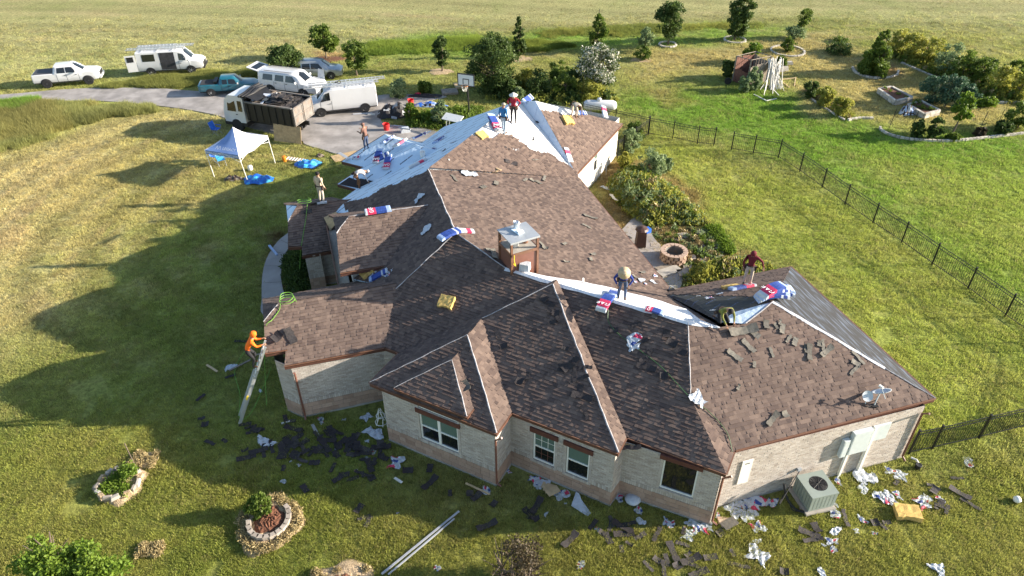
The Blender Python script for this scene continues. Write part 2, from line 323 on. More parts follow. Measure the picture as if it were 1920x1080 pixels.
def ground_color(X, Y):
    wx = (fbm(X, Y, 0.25, 11)-0.5)*3; wy = (fbm(X, Y, 0.25, 12)-0.5)*3
    C = np.zeros(X.shape+(3,))+np.array((0.19, 0.195, 0.06))
    for px, c, soft, st in ZONES:
        d = sdist(X+wx, Y+wy, world_poly(px)); k = np.clip(d/soft*0.5+0.5, 0, 1); k = (k*k*(3-2*k)*st)[..., None]; C = C*(1-k)+c*k
    n1 = fbm(X, Y, 0.12, 21, 5); n2 = fbm(X, Y, 0.7, 22, 4); n3 = fbm(X, Y, 3.0, 23, 2)
    k = np.clip((n1-0.5)*1.0+(n2-0.5)*1.1, -0.5, 0.5)[..., None]
    C = np.where(k > 0, C*(1-k*0.5)+DRY*.95*k*0.5, C*(1+k*0.5)+LUSH*0.9*(-k*0.5))
    # mowing passes in the far field and on the left lawn
    ang = radians(8); s = X*sin(ang)+Y*cos(ang)+1.5*np.sin(X*0.05)
    far = np.clip((Y-62)/8, 0, 1)
    st = np.sin(s*2.3)*0.5+np.sin(s*0.9+1)*0.5; C = C*(1+far*0.15*st+0)[..., None]
    pale = np.clip((fbm(X*0.25, s*2.0, 0.35, 31, 4)-0.60)*6, 0, 1)*far; C = C*(1-0.35*pale[..., None])+STRAW*0.8*0.35*pale[..., None]
    cx, cy = G(520, 420)[:2]; rr = np.hypot(X-cx, (Y-cy)*1.0); left = np.clip((-12-X)/6, 0, 1)*np.clip((60-Y)/6, 0, 1)*np.clip((Y-22)/6, 0, 1)
    C = C*(1+left*0.15*np.sin(rr*2.2+n2*2))[..., None]
    pl = np.clip((fbm(rr*0.9, np.arctan2(Y-cy, X-cx)*3, 1.2, 41, 3)-0.6)*6, 0, 1)*left; C = C*(1-0.28*pl[..., None])+STRAW*0.75*0.28*pl[..., None]
    C = C*(0.86+0.28*n3)[..., None]*np.where(Y < 62, 1.22, 1.22-np.clip((Y-62)/10, 0, 1)*0.20)[..., None]
    return C
def axis(lo, a, b, hi, step):
    core = np.arange(a, b+step/2, step); r = [b]; d = step
    while r[-1] < hi: d *= 1.35; r.append(r[-1]+d)
    l = [a]; d = step
    while l[-1] > lo: d *= 1.35; l.append(l[-1]-d)
    return np.concatenate([np.array(l[:0:-1]), core, np.array(r[1:])])
gx = axis(-2500, -72, 72, 2500, 0.45); gy = axis(-2500, 6, 105, 3500, 0.45)
XX, YY = np.meshgrid(gx, gy)
ZZ = -0.05*fbm(XX, YY, 0.5, 5)
GCOL = ground_color(XX, YY)
nx, ny = len(gx), len(gy)
me = bpy.data.meshes.new('ground'); vs = np.stack([XX, YY, ZZ], -1).reshape(-1, 3)
i = np.arange((nx-1)*(ny-1)); r = i//(nx-1); c = i % (nx-1); q = r*nx+c
fs = np.stack([q, q+1, q+1+nx, q+nx], -1)
me.from_pydata(vs.tolist(), [], fs.tolist())
ca = me.color_attributes.new('zone', 'FLOAT_COLOR', 'POINT'); buf = np.ones((nx*ny, 4), np.float32); buf[:, :3] = GCOL.reshape(-1, 3); ca.data.foreach_set('color', buf.ravel())
me.polygons.foreach_set('use_smooth', [True]*len(fs)); me.update()
m, t, b = M_('lawn'); setin(b, Roughness=0.95); b.inputs['Specular IOR Level'].default_value = 0.1
a = t.add('ShaderNodeAttribute', attribute_name='zone'); ge = t.add('ShaderNodeNewGeometry')
n1 = t.add('ShaderNodeTexNoise'); n1.inputs['Scale'].default_value = 4.5; n1.inputs['Detail'].default_value = 10; n1.inputs['Roughness'].default_value = 0.75; t.link(ge.outputs['Position'], n1.inputs['Vector'])
mr = t.add('ShaderNodeMapRange'); mr.inputs['From Min'].default_value = 0.34; mr.inputs['From Max'].default_value = 0.66; mr.inputs['To Min'].default_value = 0.50; mr.inputs['To Max'].default_value = 1.50; t.link(n1.outputs['Fac'], mr.inputs['Value'])
sc = t.add('ShaderNodeVectorMath', operation='SCALE'); t.link(a.outputs['Color'], sc.inputs[0]); t.link(mr.outputs[0], sc.inputs['Scale'])
n2 = t.add('ShaderNodeTexNoise'); n2.inputs['Scale'].default_value = 1.1; n2.inputs['Detail'].default_value = 8; n2.inputs['Roughness'].default_value = 0.7; t.link(ge.outputs['Position'], n2.inputs['Vector'])
r2 = t.add('ShaderNodeMapRange'); r2.inputs['From Min'].default_value = 0.55; r2.inputs['From Max'].default_value = 0.75; r2.inputs['To Max'].default_value = 0.45; t.link(n2.outputs['Fac'], r2.inputs['Value'])
mx = t.add('ShaderNodeMix', data_type='RGBA'); t.link(r2.outputs[0], mx.inputs['Factor']); t.link(sc.outputs[0], mx.inputs['A']); mx.inputs['B'].default_value = (0.27, 0.19, 0.095, 1); t.link(mx.outputs['Result'], b.inputs['Base Color'])
n3 = t.add('ShaderNodeTexNoise'); n3.inputs['Scale'].default_value = 9; n3.inputs['Detail'].default_value = 8; n3.inputs['Roughness'].default_value = 0.7; t.link(ge.outputs['Position'], n3.inputs['Vector'])
bp = t.add('ShaderNodeBump'); bp.inputs['Strength'].default_value = 1.0; bp.inputs['Distance'].default_value = 0.09; t.link(n3.outputs['Fac'], bp.inputs['Height']); t.link(bp.outputs[0], b.inputs['Normal'])
MAT['lawn'] = m; me.materials.append(m)
o = bpy.data.objects.new('ground', me); COL.objects.link(o); struct(o); o['label'] = 'mown lawn and hay field around the house'

# concrete drive and walk: sheets with a real edge
mat('drive_concrete', (0.285, 0.262, 0.245), 0.9, var=0.30, scale=0.9, bump=0.4, coords='Object', dirt=(0.185, 0.17, 0.155), dirt_scale=0.8, dirt_amt=0.9)
mat('walk_concrete', (0.33, 0.30, 0.28), 0.9, var=0.12, scale=1.2, bump=0.2, dirt=(0.22, 0.20, 0.19), dirt_scale=0.8)
def slab(name, P, m, z, ncut=0, smooth=True):
    Q = [Vector((p[0], p[1], z)) for p in P]
    if smooth: Q = [Vector((q.x, q.y, z)) for q in bez(Q+[Q[0]], 4)][:-1]
    bm = bmesh.new(); vv = [bm.verts.new(q) for q in Q]; f = bm.faces.new(vv); 
    if f.calc_area() and newell(Q).z < 0: f.normal_flip()
    ex = bmesh.ops.extrude_face_region(bm, geom=[f]); 
    for g in ex['geom']:
        if isinstance(g, bmesh.types.BMVert): g.co.z = z+0.001
    for v in vv: v.co.z = -0.12
    bmesh.ops.triangulate(bm, faces=bm.faces); bmesh.ops.recalc_face_normals(bm, faces=bm.faces)
    me = bpy.data.meshes.new(name); bm.to_mesh(me); bm.free(); me.materials.append(MAT[m])
    o = bpy.data.objects.new(name, me); COL.objects.link(o); return struct(o)
slab('driveway', DRIVE, 'drive_concrete', 0.03)
o = slab('walkway', WALK, 'walk_concrete', 0.05)
jb = MB()
for (a_, b_) in [((493, 532), (528, 530)), ((492, 562), (530, 556)), ((497, 500), (530, 500)), ((508, 472), (540, 478)), ((528, 452), (552, 464))]:
    p, q = G(*a_), G(*b_); d = (q-p).normalized(); L = (q-p).length
    jb.box((p+q)/2+Vector((0, 0, 0.056)), (L, 0.03, 0.004), 'mortar', R=RZ(atan2(d.y, d.x)))
jo = jb.build('walkway_joint', None); jo.parent = o; 

# ------------------------------------------------------------------ grass tufts
def tuft_mesh(name, nb, r, h, wd, lean):
    vs = []; fs = []
    for k in range(nb):
        a = random.random()*2*pi; rr = r*math.sqrt(random.random()); x, y = rr*cos(a), rr*sin(a); b_ = random.random()*2*pi
        hh = h*random.uniform(0.55, 1); dx, dy = cos(b_)*wd, sin(b_)*wd; lx, ly = cos(a)*lean*random.random()*hh, sin(a)*lean*random.random()*hh
        o_ = len(vs); vs += [(x-dx, y-dy, -0.02), (x+dx, y+dy, -0.02), (x+dx*.6+lx*.5, y+dy*.6+ly*.5, hh*.6), (x-dx*.6+lx*.5, y-dy*.6+ly*.5, hh*.6), (x+lx, y+ly, hh)]
        fs += [(o_, o_+1, o_+2, o_+3), (o_+3, o_+2, o_+4)]
    me = bpy.data.meshes.new(name); me.from_pydata(vs, [], fs); me.update(); return me
m, t, b = M_('grass_blade'); setin(b, Roughness=0.7); b.inputs['Specular IOR Level'].default_value = 0.2
a = t.add('ShaderNodeAttribute', attribute_name='tint'); a.attribute_type = 'INSTANCER'; t.link(a.outputs['Color'], b.inputs['Base Color'])
tr = t.add('ShaderNodeBsdfTranslucent'); t.link(a.outputs['Color'], tr.inputs['Color']); ms = t.add('ShaderNodeMixShader'); ms.inputs[0].default_value = 0.48
t.link(b.outputs[0], ms.inputs[1]); t.link(tr.outputs[0], ms.inputs[2]); t.link(ms.outputs[0], m.node_tree.nodes['Material Output'].inputs[0]); MAT['grass_blade'] = m
def scatter(name, X, Y, Z, S, C, protos, label, z_off=0.0):
    """one stuff object: a point cloud that geometry nodes turn into tufts"""
    me = bpy.data.meshes.new(name); me.from_pydata(np.stack([X, Y, Z], -1).tolist(), [], [])
    at = me.attributes.new('size', 'FLOAT', 'POINT'); at.data.foreach_set('value', S.astype(np.float32))
    at = me.attributes.new('tint', 'FLOAT_COLOR', 'POINT'); q = np.ones((len(X), 4), np.float32); q[:, :3] = C; at.data.foreach_set('color', q.ravel())
    at = me.attributes.new('spin', 'FLOAT_VECTOR', 'POINT'); q = np.zeros((len(X), 3), np.float32); q[:, 2] = RNG.random(len(X))*6.28; at.data.foreach_set('vector', q.ravel())
    o = bpy.data.objects.new(name, me); COL.objects.link(o); o['kind'] = 'stuff'; o['label'] = label; o['category'] = 'grass'
    ng = bpy.data.node_groups.new(name, 'GeometryNodeTree'); ng.interface.new_socket('Geometry', in_out='INPUT', socket_type='NodeSocketGeometry'); ng.interface.new_socket('Geometry', in_out='OUTPUT', socket_type='NodeSocketGeometry')
    N = ng.nodes; gi = N.new('NodeGroupInput'); go = N.new('NodeGroupOutput'); L = ng.links
    mp = N.new('GeometryNodeMeshToPoints'); L.new(gi.outputs[0], mp.inputs['Mesh'])
    ip = N.new('GeometryNodeInstanceOnPoints'); L.new(mp.outputs[0], ip.inputs['Points'])
    jn = N.new('GeometryNodeJoinGeometry'); gi2 = N.new('GeometryNodeGeometryToInstance')
    for pm in protos:
        po = bpy.data.objects.new(name+'_clump', pm); 
        oi = N.new('GeometryNodeObjectInfo'); oi.inputs['Object'].default_value = po; oi.inputs['As Instance'].default_value = True; L.new(oi.outputs['Geometry'], gi2.inputs[0])
    L.new(gi2.outputs[0], ip.inputs['Instance']); ip.inputs['Pick Instance'].default_value = True
    ri = N.new('FunctionNodeRandomValue'); ri.data_type = 'INT'; ri.inputs[5].default_value = len(protos)-1; L.new(ri.outputs[2], ip.inputs['Instance Index'])
    for nm, dt, sock in (('spin', 'FLOAT_VECTOR', 'Rotation'), ('size', 'FLOAT', 'Scale')):
        na = N.new('GeometryNodeInputNamedAttribute'); na.data_type = dt; na.inputs['Name'].default_value = nm; L.new(na.outputs['Attribute'], ip.inputs[sock])
    L.new(ip.outputs[0], go.inputs[0])
    md = o.modifiers.new('scatter', 'NODES'); md.node_group = ng
    return o
def bilerp(X, Y):
    ix = np.clip(np.searchsorted(gx, X)-1, 0, nx-2); iy = np.clip(np.searchsorted(gy, Y)-1, 0, ny-2)
    return GCOL[iy, ix], ZZ[iy, ix]
def scat_region(n, ylo, yhi, power=1.0):
    """random ground points inside the view wedge"""
    Y = ylo+(yhi-ylo)*RNG.random(n)**power; half = Y*0.83+9; X = (RNG.random(n)*2-1)*half; return X, Y
KEEP_OUT = []
def clear_mask(X, Y, marg=0.05):
    k = (sdist(X, Y, DRIVE) < -marg) & (sdist(X, Y, WALK) < -marg) & (sdist(X, Y, HOUSEP) < 0.3)
    return k
tufts = []
for k in range(4):
    me = tuft_mesh('grass_clump', 16, 0.11, 0.075, 0.006, 0.9); me.materials.append(MAT['grass_blade']); tufts.append(me)
X, Y = scat_region(330000, 12, 80, 1.35); k = clear_mask(X, Y); X, Y = X[k], Y[k]
C, Z = bilerp(X, Y); dens = fbm(X, Y, 0.9, 51, 3); k = (dens > 0.24) & (RNG.random(len(X)) < np.clip((80-Y)/25, 0, 1)); X, Y, C, Z = X[k], Y[k], C[k], Z[k]
S = (0.55+1.15*RNG.random(len(X))**1.5)*(1+np.clip(Y-25, 0, 60)*0.012)*(0.75+0.6*fbm(X, Y, 0.5, 52, 2))
C = C*(1.15+1.05*RNG.random(len(X)))[:, None]*np.array((1.0, 1.0, 1.0)); stw = RNG.random(len(X)) < .12; C[stw] = C[stw]*.35+np.array((.30, .24, .12))*.75; dk = RNG.random(len(X)) < .10; C[dk] *= .5
scatter('lawn_grass', X, Y, Z, S, C, tufts, 'short mown grass of the lawn around the house')
# ------------------------------------------------------------------ roof planes  z = gx x + gy y + c
def plane(pt, inw, s=0.5, z0=2.9):
    g = U(inw)*s; return (g.x, g.y, z0-g.x*pt[0]-g.y*pt[1])
def hit(u, v, pl):
    d = ray(u, v); t = (CAM_H-pl[2])/(pl[0]*d.x+pl[1]*d.y-d.z); return Vector((t*d.x, t*d.y, CAM_H+t*d.z))
def tri(a, b, c):
    A_ = np.array([[p[0], p[1], -1] for p in (a, b, c)]); x = np.linalg.solve(A_, -np.array([a[2], b[2], c[2]])); return Vector(x)
def onp(pl, x, y): return Vector((x, y, pl[0]*x+pl[1]*y+pl[2]))
EH = (0, 0, 2.9); E29 = lambda u, v: G(u, v, 2.9)
pB = plane(E29(931, 812), 62); pC = plane(E29(1159, 849), 62); pD = plane(E29(1361, 888), 62)
pN = plane(E29(693, 718), -28); pS1 = plane(E29(931, 812), 152); pS2 = plane(E29(1159, 849), 152); pS3 = plane(E29(1361, 888), 152)
pA = plane(E29(1384, 843), 107); pAR = plane(E29(1757, 750), 197); pAB = plane(E29(1480, 501), -73)
pW1 = plane(E29(703, 655), 107)
T = hit(855, 437, pD); pL = plane(T, 17, .5, T.z); R_ = hit(1037, 530, pD); pQ = plane(R_, 242, .5, R_.z)
g1 = E29(1265, 553); pZ = plane(g1, 197, (T.z-2.9)/((T-g1).to_2d().dot(U(197).to_2d())))
V803 = hit(803, 318, pZ); pY = plane(V803, 152, .5, V803.z); pYB = plane(V803, -28, .5, V803.z)
G2 = Vector((3.68, 37.0, 2.9)); G3 = E29(1167, 232); GWA = G(1004, 189, 5.7); pGW = plane(G3, 152, 2.8/((GWA-G3).dot(U(152))))
V968 = hit(968, 190, pY); V975 = hit(976, 191, pY)
E1 = tri(pB, pN, EH); E2 = tri(pB, pS1, EH); E3 = tri(pS1, pC, EH); E4 = tri(pC, pS2, EH); E5 = tri(pS2, pD, EH); E6 = tri(pD, pS3, EH); E7 = tri(pS3, pA, EH)
E8 = tri(pA, pAR, EH); E9 = tri(pAR, pAB, EH)
Bap = tri(pB, pN, pS1); Bbk = tri(pC, pN, pS1); Cap = tri(pC, pN, pS2)
NMe = tri(pN, pD, EH); K_ = tri(pD, pS3, pA); J_ = tri(pD, pA, pQ); P_ = tri(pA, pAR, pAB)
_c = tri(pD, pN, pS2); _r = QZM if False else tri(pD, pQ, pZ); _q = _r+U(-28)*((_c-_r).dot(U(-28))); Cbk = Vector((_q.x, _q.y, Cap.z)); CbD = onp(pD, _q.x, _q.y)
V0 = tri(pQ, pZ, pAB); QZM = tri(pD, pQ, pZ); YZe = tri(pY, pZ, EH)
L0 = hit(1398, 607, pA); L1 = Vector((L0.x-0.25, L0.y+0.75, L0.z-0.05)); ZQ = tri(pZ, pAB, EH)
W1r = hit(742, 532, pW1); W1z = W1r.z; W1l = hit(522, 569, pW1); W1l.z = W1z
W1M = tri(pW1, pD, EH); W1Mr = tri(pW1, pD, (0, 0, W1z))
D_end = V968+U(62)*0.0

house = thing('brick_house', 'sprawling pale brick house with brown shingled hip roof partly stripped to underlayment', 'house', (2, 27, 0))

def clip_half(P, a, b, c):
    """keep a*x+b*y<=c"""
    out = []; n = len(P)
    for i in range(n):
        p, q = P[i], P[(i+1) % n]; dp = a*p[0]+b*p[1]-c; dq = a*q[0]+b*q[1]-c
        if dp <= 0: out.append(p)
        if (dp < 0 < dq) or (dq < 0 < dp):
            t = dp/(dp-dq); out.append((p[0]+(q[0]-p[0])*t, p[1]+(q[1]-p[1])*t))
    return out
def area2(P): return 0.5*sum(P[i][0]*P[(i+1) % len(P)][1]-P[(i+1) % len(P)][0]*P[i][1] for i in range(len(P)))
EXPO = 0.145
def frame(poly, eave_dir):
    n = newell(poly)
    if n.z < 0: n = -n
    u = U(eave_dir); u = (u-n*u.dot(n)).normalized(); v = n.cross(u)
    if v.z < 0: u = -u; v = n.cross(u)
    return poly[0], u, v, n
def in2(P, x, y):
    c = False; n = len(P)
    for i in range(n):
        a, b = P[i], P[(i+1) % n]
        if (a[1] > y) != (b[1] > y) and x < (b[0]-a[0])*(y-a[1])/(b[1]-a[1])+a[0]: c = not c
    return c
SINGLES = []      # candidate single shingles: (priority, facet object, frame, centre, width, tone)
def roof_facet(name, poly, eave_dir, covers='shingle', thick=0.16, holes=None, jag=None, tone_shift=0.0, under='underlayment', single=False):
    """a roof slope: deck, then courses of tabs; `jag` is the shingled region if smaller than the slope"""
    b = MB(); O, u, v, n = frame(poly, eave_dir); pp = poly if newell(poly).z > 0 else poly[::-1]
    b.poly([p-n*0.004 for p in pp], under if (jag is not None or covers != 'shingle') else 'dark_brown_metal', thick=0.05)
    o = b.build('roof_slope', house)
    if name: o['label'] = name
    if covers != 'shingle': return o
    P = [((p-O).dot(u), (p-O).dot(v)) for p in pp]
    if area2(P) < 0: P = P[::-1]
    J = None
    if jag is not None: J = [((p-O).dot(u), (p-O).dot(v)) for p in jag]
    v0 = min(p[1] for p in P); v1 = max(p[1] for p in P); k = 0; mb = MB(); mi = mb.mi('shingle')
    cc = cam.matrix_world.translation
    while v0+k*EXPO < v1:
        a = v0+k*EXPO; strip = clip_half(clip_half(P, 0, -1, -a), 0, 1, a+EXPO)
        k += 1
        if len(strip) < 3: continue
        x = min(p[0] for p in strip)-random.random()*0.3; xe = max(p[0] for p in strip); rowh = random.uniform(-0.002, 0.003)
        rt_ = random.gauss(0, 0.03)
        while x < xe:
            wd = random.choice((0.09, 0.12, 0.15, 0.18, 0.22)); raised = random.random() < 0.5
            q = clip_half(clip_half(strip, -1, 0, -x), 1, 0, x+wd); xm = x+wd/2; x += wd
            if len(q) < 3 or area2(q) < 0.0012: continue
            if J is not None:
                qx = sum(t_[0] for t_ in q)/len(q); qy = sum(t_[1] for t_ in q)/len(q)
                if not in2(J, qx, qy): continue
            if holes and any(in2(hh, xm, a+EXPO/2) for hh in holes): continue
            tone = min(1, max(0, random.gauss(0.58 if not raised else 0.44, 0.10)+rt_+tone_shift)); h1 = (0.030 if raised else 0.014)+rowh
            if single and len(q) == 4 and abs(area2(q)-wd*EXPO) < 1e-4 and wd >= 0.15:
                wp = O+u*xm+v*(a+EXPO/2); SINGLES.append(((wp-cc).length, o, (u, v, n), wp, wd, tone, h1, len(mb.f)))
            hs = [h1-(h1-0.004)*min(1, max(0, (p[1]-a)/EXPO)) for p in q]
            base = len(mb.v)
            mb.v += [tuple(O+u*p[0]+v*p[1]+n*h) for p, h in zip(q, hs)]; m_ = len(q)
            mb.f.append(list(range(base, base+m_))); mb.m.append(mi); mb.t.append(tone)
            lo = len(mb.v); mb.v += [tuple(O+u*p[0]+v*p[1]) for p in q]
            for i in range(m_):
                j = (i+1) % m_
                if hs[i]+hs[j] > 0.018:
                    mb.f.append([base+i, lo+i, lo+j, base+j]); mb.m.append(mi); mb.t.append(tone*0.75)
    # joined courses are one part of the slope
    if mb.f:
        o2 = mb.build('shingle_courses', o, kind='stuff')
        o['_c'] = o2.name
    return o
d0 = -28; d1 = 17
def raised_hip():
    e0 = G(740, 727, 3.14); e1 = G(876, 781, 3.14); pf = plane(e1, 62, .5, 3.14); pr = plane(e1, 152, .5, 3.14); pl = plane(e0, -28, .5, 3.14)
    ap = tri(pf, pr, pl); eh = (0, 0, 3.14); q0 = tri(pr, pB, eh); q0b = tri(pl, pB, eh); q1 = tri(pr, pl, pB); e0 = tri(pf, pl, eh)
    roof_facet('small raised hip over the wide window', [e0, e1, ap], d0); roof_facet('narrow sunlit strip of the small raised hip', [e1, q0, q1, ap], 62); roof_facet(None, [q0b, e0, ap, q1], 62)
    return e0, e1, ap, q0
F = {}
F['B'] = roof_facet('shingled hip over the double window bay', [E1, E2, Bap], d0, single=True)
F['C'] = roof_facet('shingled slope over the pair of sash windows', [E3, E4, Cap, Bbk], d0, single=True)
F['S1'] = roof_facet('sunlit narrow end slope', [E2, E3, Bbk, Bap], 62, tone_shift=0.16)  # same shingles as elsewhere; tone_shift puts extra sunlight into the tab colour
F['S2'] = roof_facet('sunlit narrow end slope', [E4, E5, Cbk, Cap], 62, tone_shift=0.16)  # tabs lightened like the other strip, sunlight painted into their tone
F['S3'] = roof_facet(None, [E6, E7, K_], 62)
F['D'] = roof_facet('dark front slope above the corner window', [E5, E6, K_, J_, tri(pD, pQ, pZ), tri(pD, pZ, pL), tri(pD, pL, pW1), W1M, NMe, CbD], d0, single=True)
F['N'] = roof_facet('shaded slope beside the valley', [E1, Bap, Bbk, Cap, Cbk, NMe], 62)
vent_hole = None
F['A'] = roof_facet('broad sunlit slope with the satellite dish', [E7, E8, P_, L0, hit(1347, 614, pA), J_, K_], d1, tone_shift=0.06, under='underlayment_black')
F['AR'] = roof_facet('stripped end slope under grey synthetic underlayment', [E8, E9, P_], 107, covers='under', under='underlayment_grey')
ABj = [ZQ, hit(1250, 558, pAB), hit(1425, 560, pAB), P_, E9]
F['AB'] = roof_facet('half shingled back slope', [E9, ZQ, V0, hit(1300, 565, pAB), hit(1425, 562, pAB), P_], d1, jag=[ZQ, V0, hit(1300, 553, pAB), hit(1425, 557, pAB), P_, E9], under='underlayment_black')
b = MB(); b.poly([V0+Vector((0, 0, .01)), L0+Vector((-.9, .1, -.02)), L1, P_, hit(1425, 562, pAB), hit(1300, 565, pAB)], 'underlayment_black'); o = b.build('roof_slope', house, label='black underlaid valley where the olive-shirted roofer kneels')
b = MB(); b.poly([L0+Vector((-.9, .1, .0)), L0, P_+Vector((0, 0, .005)), L1+Vector((0, 0, .01))], 'underlayment_blue'); o = b.build('roof_slope', house, label='small pale blue triangle of underlayment')
QL = L0+Vector((-.9, .1, -.02))
F['Q'] = roof_facet('narrow back slope behind the white ridge strip', [QZM, J_, tri(pQ, pA, (0, 0, J_.z-.22)), onp(pQ, *QL.to_2d()), V0], d0)
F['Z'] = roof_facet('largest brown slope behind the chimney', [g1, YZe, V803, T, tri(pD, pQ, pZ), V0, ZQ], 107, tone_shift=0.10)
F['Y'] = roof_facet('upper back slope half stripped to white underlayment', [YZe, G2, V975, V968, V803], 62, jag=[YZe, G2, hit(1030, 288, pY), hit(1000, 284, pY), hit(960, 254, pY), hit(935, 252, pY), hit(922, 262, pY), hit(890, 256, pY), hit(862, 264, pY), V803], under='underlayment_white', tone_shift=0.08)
Yw = hit(1028, 288, pY)
b = MB(); b.poly([G2, GWA, V975+Vector((0, 0, .01))], 'underlayment_blue', thick=0.04); b.poly([V975, GWA, V968], 'underlayment_white'); o = b.build('roof_slope', house, label='shaded blue valley slope')
GWz = tri(pGW, plane(G3, 242), plane(GWA, 152, .5, GWA.z)) if False else GWA
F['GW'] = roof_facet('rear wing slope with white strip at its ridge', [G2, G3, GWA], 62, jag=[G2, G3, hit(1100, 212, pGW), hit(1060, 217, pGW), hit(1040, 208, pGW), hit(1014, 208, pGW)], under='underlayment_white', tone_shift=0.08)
# rear hidden sides of the back wing
gb = [G3, Vector((G3.x-5.5, G3.y+2.9, 2.9)), GWA]
roof_facet(None, [G3, G3+U(152)*7.0, V968, GWA], 152, covers='under')
# big left slope L with its stripped strip
Lj0 = hit(645, 377, pL); W3z = Lj0.z
Le = tri(pL, pYB, EH)
Lbase = [tri(pL, pW1, (0, 0, W1z)), Vector((W1r.x-3.2, W1r.y+1.6, 0))]
LeS = tri(pL, pD, EH)
Lpoly = [T, V803, Le, onp(pL, *(T+U(197)*5.3-U(107)*0.2).to_2d()), tri(pL, pW1, (0, 0, W1z)) if False else tri(pD, pL, pW1)]
F['L'] = roof_facet('dark slope facing the lawn', [T, V803, Le, hit(655, 400, pL), hit(668, 450, pL), hit(664, 524, pL), tri(pD, pL, pW1)], 107, jag=[T, V803, hit(801, 320, pL), hit(740, 344, pL), hit(716, 352, pL), hit(690, 369, pL), hit(660, 377, pL), hit(640, 380, pL), hit(655, 400, pL), hit(668, 450, pL), hit(664, 524, pL), tri(pD, pL, pW1)], under='underlayment')
# stripped slope above the garage and the two garage hips
yb_e = lambda s: V803+U(152)*5.15+U(62)*s
def z29(p): return Vector((p.x, p.y, 2.9))
roof_facet('stripped shaded slope down to the drive', [V803, V968, z29(V968+U(152)*5.2), Le], 62, covers='under')
def hip(c0, c1, depth, inset, eave_dir, under):
    """hipped projection: c0,c1 front eave ends (c0 outermost)"""
    pass
c5 = G(633, 345, 2.9); c2 = G(645, 300, 2.9); cb = G(737, 255, 2.9)
dot = lambda p, d: p.x*U(d).x+p.y*U(d).y
def from_dots(a62, a152): # solve point by coordinates along 62 and 152
    q = U(62)*a62+U(152)*a152; return Vector((q.x, q.y, 2.9))
f5, f2, fb = dot(c5, 62), dot(c2, 62)-0.2, dot(cb, 62); e5, e2 = dot(c5, 152), dot(c2, 152)
ridge_in = dot(V803, 152)+1.0
def hip_wing(lo, hi, end, labels):
    hw = (hi-lo)/2; zr = 2.9+hw*0.5; a = from_dots(lo, end); b2 = from_dots(hi, end); r0 = from_dots(lo+hw, end-hw); r0.z = zr; r1 = from_dots(lo+hw, ridge_in); r1.z = zr
    a1 = from_dots(lo, ridge_in); b1 = from_dots(hi, ridge_in)
    roof_facet(labels, [a, a1, r1, r0], 152, covers='under'); roof_facet(None, [b2, a, r0], 62, covers='under'); roof_facet(None, [b1, b2, r0, r1], 152, covers='under')
    return a, b2
h5 = hip_wing(f5, fb-0.05, e5, 'pale underlayment of the near garage hip'); h2 = hip_wing(f2, fb, e2, 'pale underlayment of the far garage hip')
# black starter shingles where the roofer in white works
s = MB(); pF = plane(from_dots(f5, e5), 62)
def on_facet_quad(pl, px, m, off=0.02, name='shingle_strip', parent=None):
    q = [hit(u, v, pl)+Vector((0, 0, off)) for u, v in px]; b = MB(); b.poly(q if newell(q).z > 0 else q[::-1], m, thick=0.015); return b
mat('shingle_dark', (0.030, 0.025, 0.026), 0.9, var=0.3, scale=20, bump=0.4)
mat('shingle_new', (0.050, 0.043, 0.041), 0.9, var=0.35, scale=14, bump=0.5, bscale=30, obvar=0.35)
mat('shingle_back', (0.122, 0.112, 0.094), 0.9, var=0.25, scale=10, bump=0.3, obvar=0.3)
b = on_facet_quad(pF, [(636, 346), (655, 333), (668, 338), (676, 335), (700, 340), (690, 357)], 'shingle_dark'); b.build('starter_shingle', house, label='black starter shingles on the garage corner')
# W1: low front wing, with a clipped left end and a bump-out
W1a = hit(497, 662, pW1); W1b = hit(495, 604, pW1); W1e = hit(533, 685, pW1); W1f = hit(545, 655, pW1)
W1e.z = 2.9; 
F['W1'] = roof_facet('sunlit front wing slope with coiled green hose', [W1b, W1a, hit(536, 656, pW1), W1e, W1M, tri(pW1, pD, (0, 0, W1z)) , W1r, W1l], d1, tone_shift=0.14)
ridge_n = U(107)
W1lb = W1b+ridge_n*2*((W1l-W1b).dot(ridge_n)); W1lb.z = W1b.z
roof_facet('small dark clipped hip', [W1l, W1lb, W1b], 107)
n_e = lambda p: Vector((p.x+U(107).x*2*(W1z-p.z)/0.5, p.y+U(107).y*2*(W1z-p.z)/0.5, p.z))
roof_facet(None, [W1lb, W1l, W1r, n_e(Vector((W1r.x, W1r.y, 2.9))-ridge_n*(W1z-2.9)/0.5), n_e(W1a)], d1)
gabW1 = (W1a, n_e(W1a), W1lb, W1b)
b = MB(); q0 = hit(530, 660, pW1)+Vector((0, 0, -.02)); b.poly([W1e, hit(548, 655, pW1), hit(536, 655, pW1)], 'underlayment_blue', thick=0.1); b.build('roof_slope', house, label='tiny blue corner of bare underlayment on the front wing')
# W2: taller entry wing
W2r = hit(803, 385, pL); pW2 = plane(W2r, 107, .5, W2r.z); W2l = Vector(G(655, 406, W2r.z)); W2h = hit(631, 438, pW2); W2a = hit(638, 512, pW2); W2b = hit(728, 497, pW2)
W2v = tri(pW2, pL, (0, 0, W2b.z)); 
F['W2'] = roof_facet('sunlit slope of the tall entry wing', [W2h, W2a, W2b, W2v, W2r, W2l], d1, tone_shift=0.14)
W2hb = W2h+ridge_n*2*((W2l-W2h).dot(ridge_n)); W2hb.z = W2h.z
roof_facet('small dark clipped hip', [W2l, W2hb, W2h], 107)
W2ab = W2a+ridge_n*2*((W2l-W2a).dot(ridge_n)); W2ab.z = W2a.z; W2rb = W2r+U(17)*2.4
roof_facet(None, [W2hb, W2l, W2r, W2r+(W2ab-W2l)-U(17)*((W2ab-W2l).dot(U(17))), W2ab], d1)
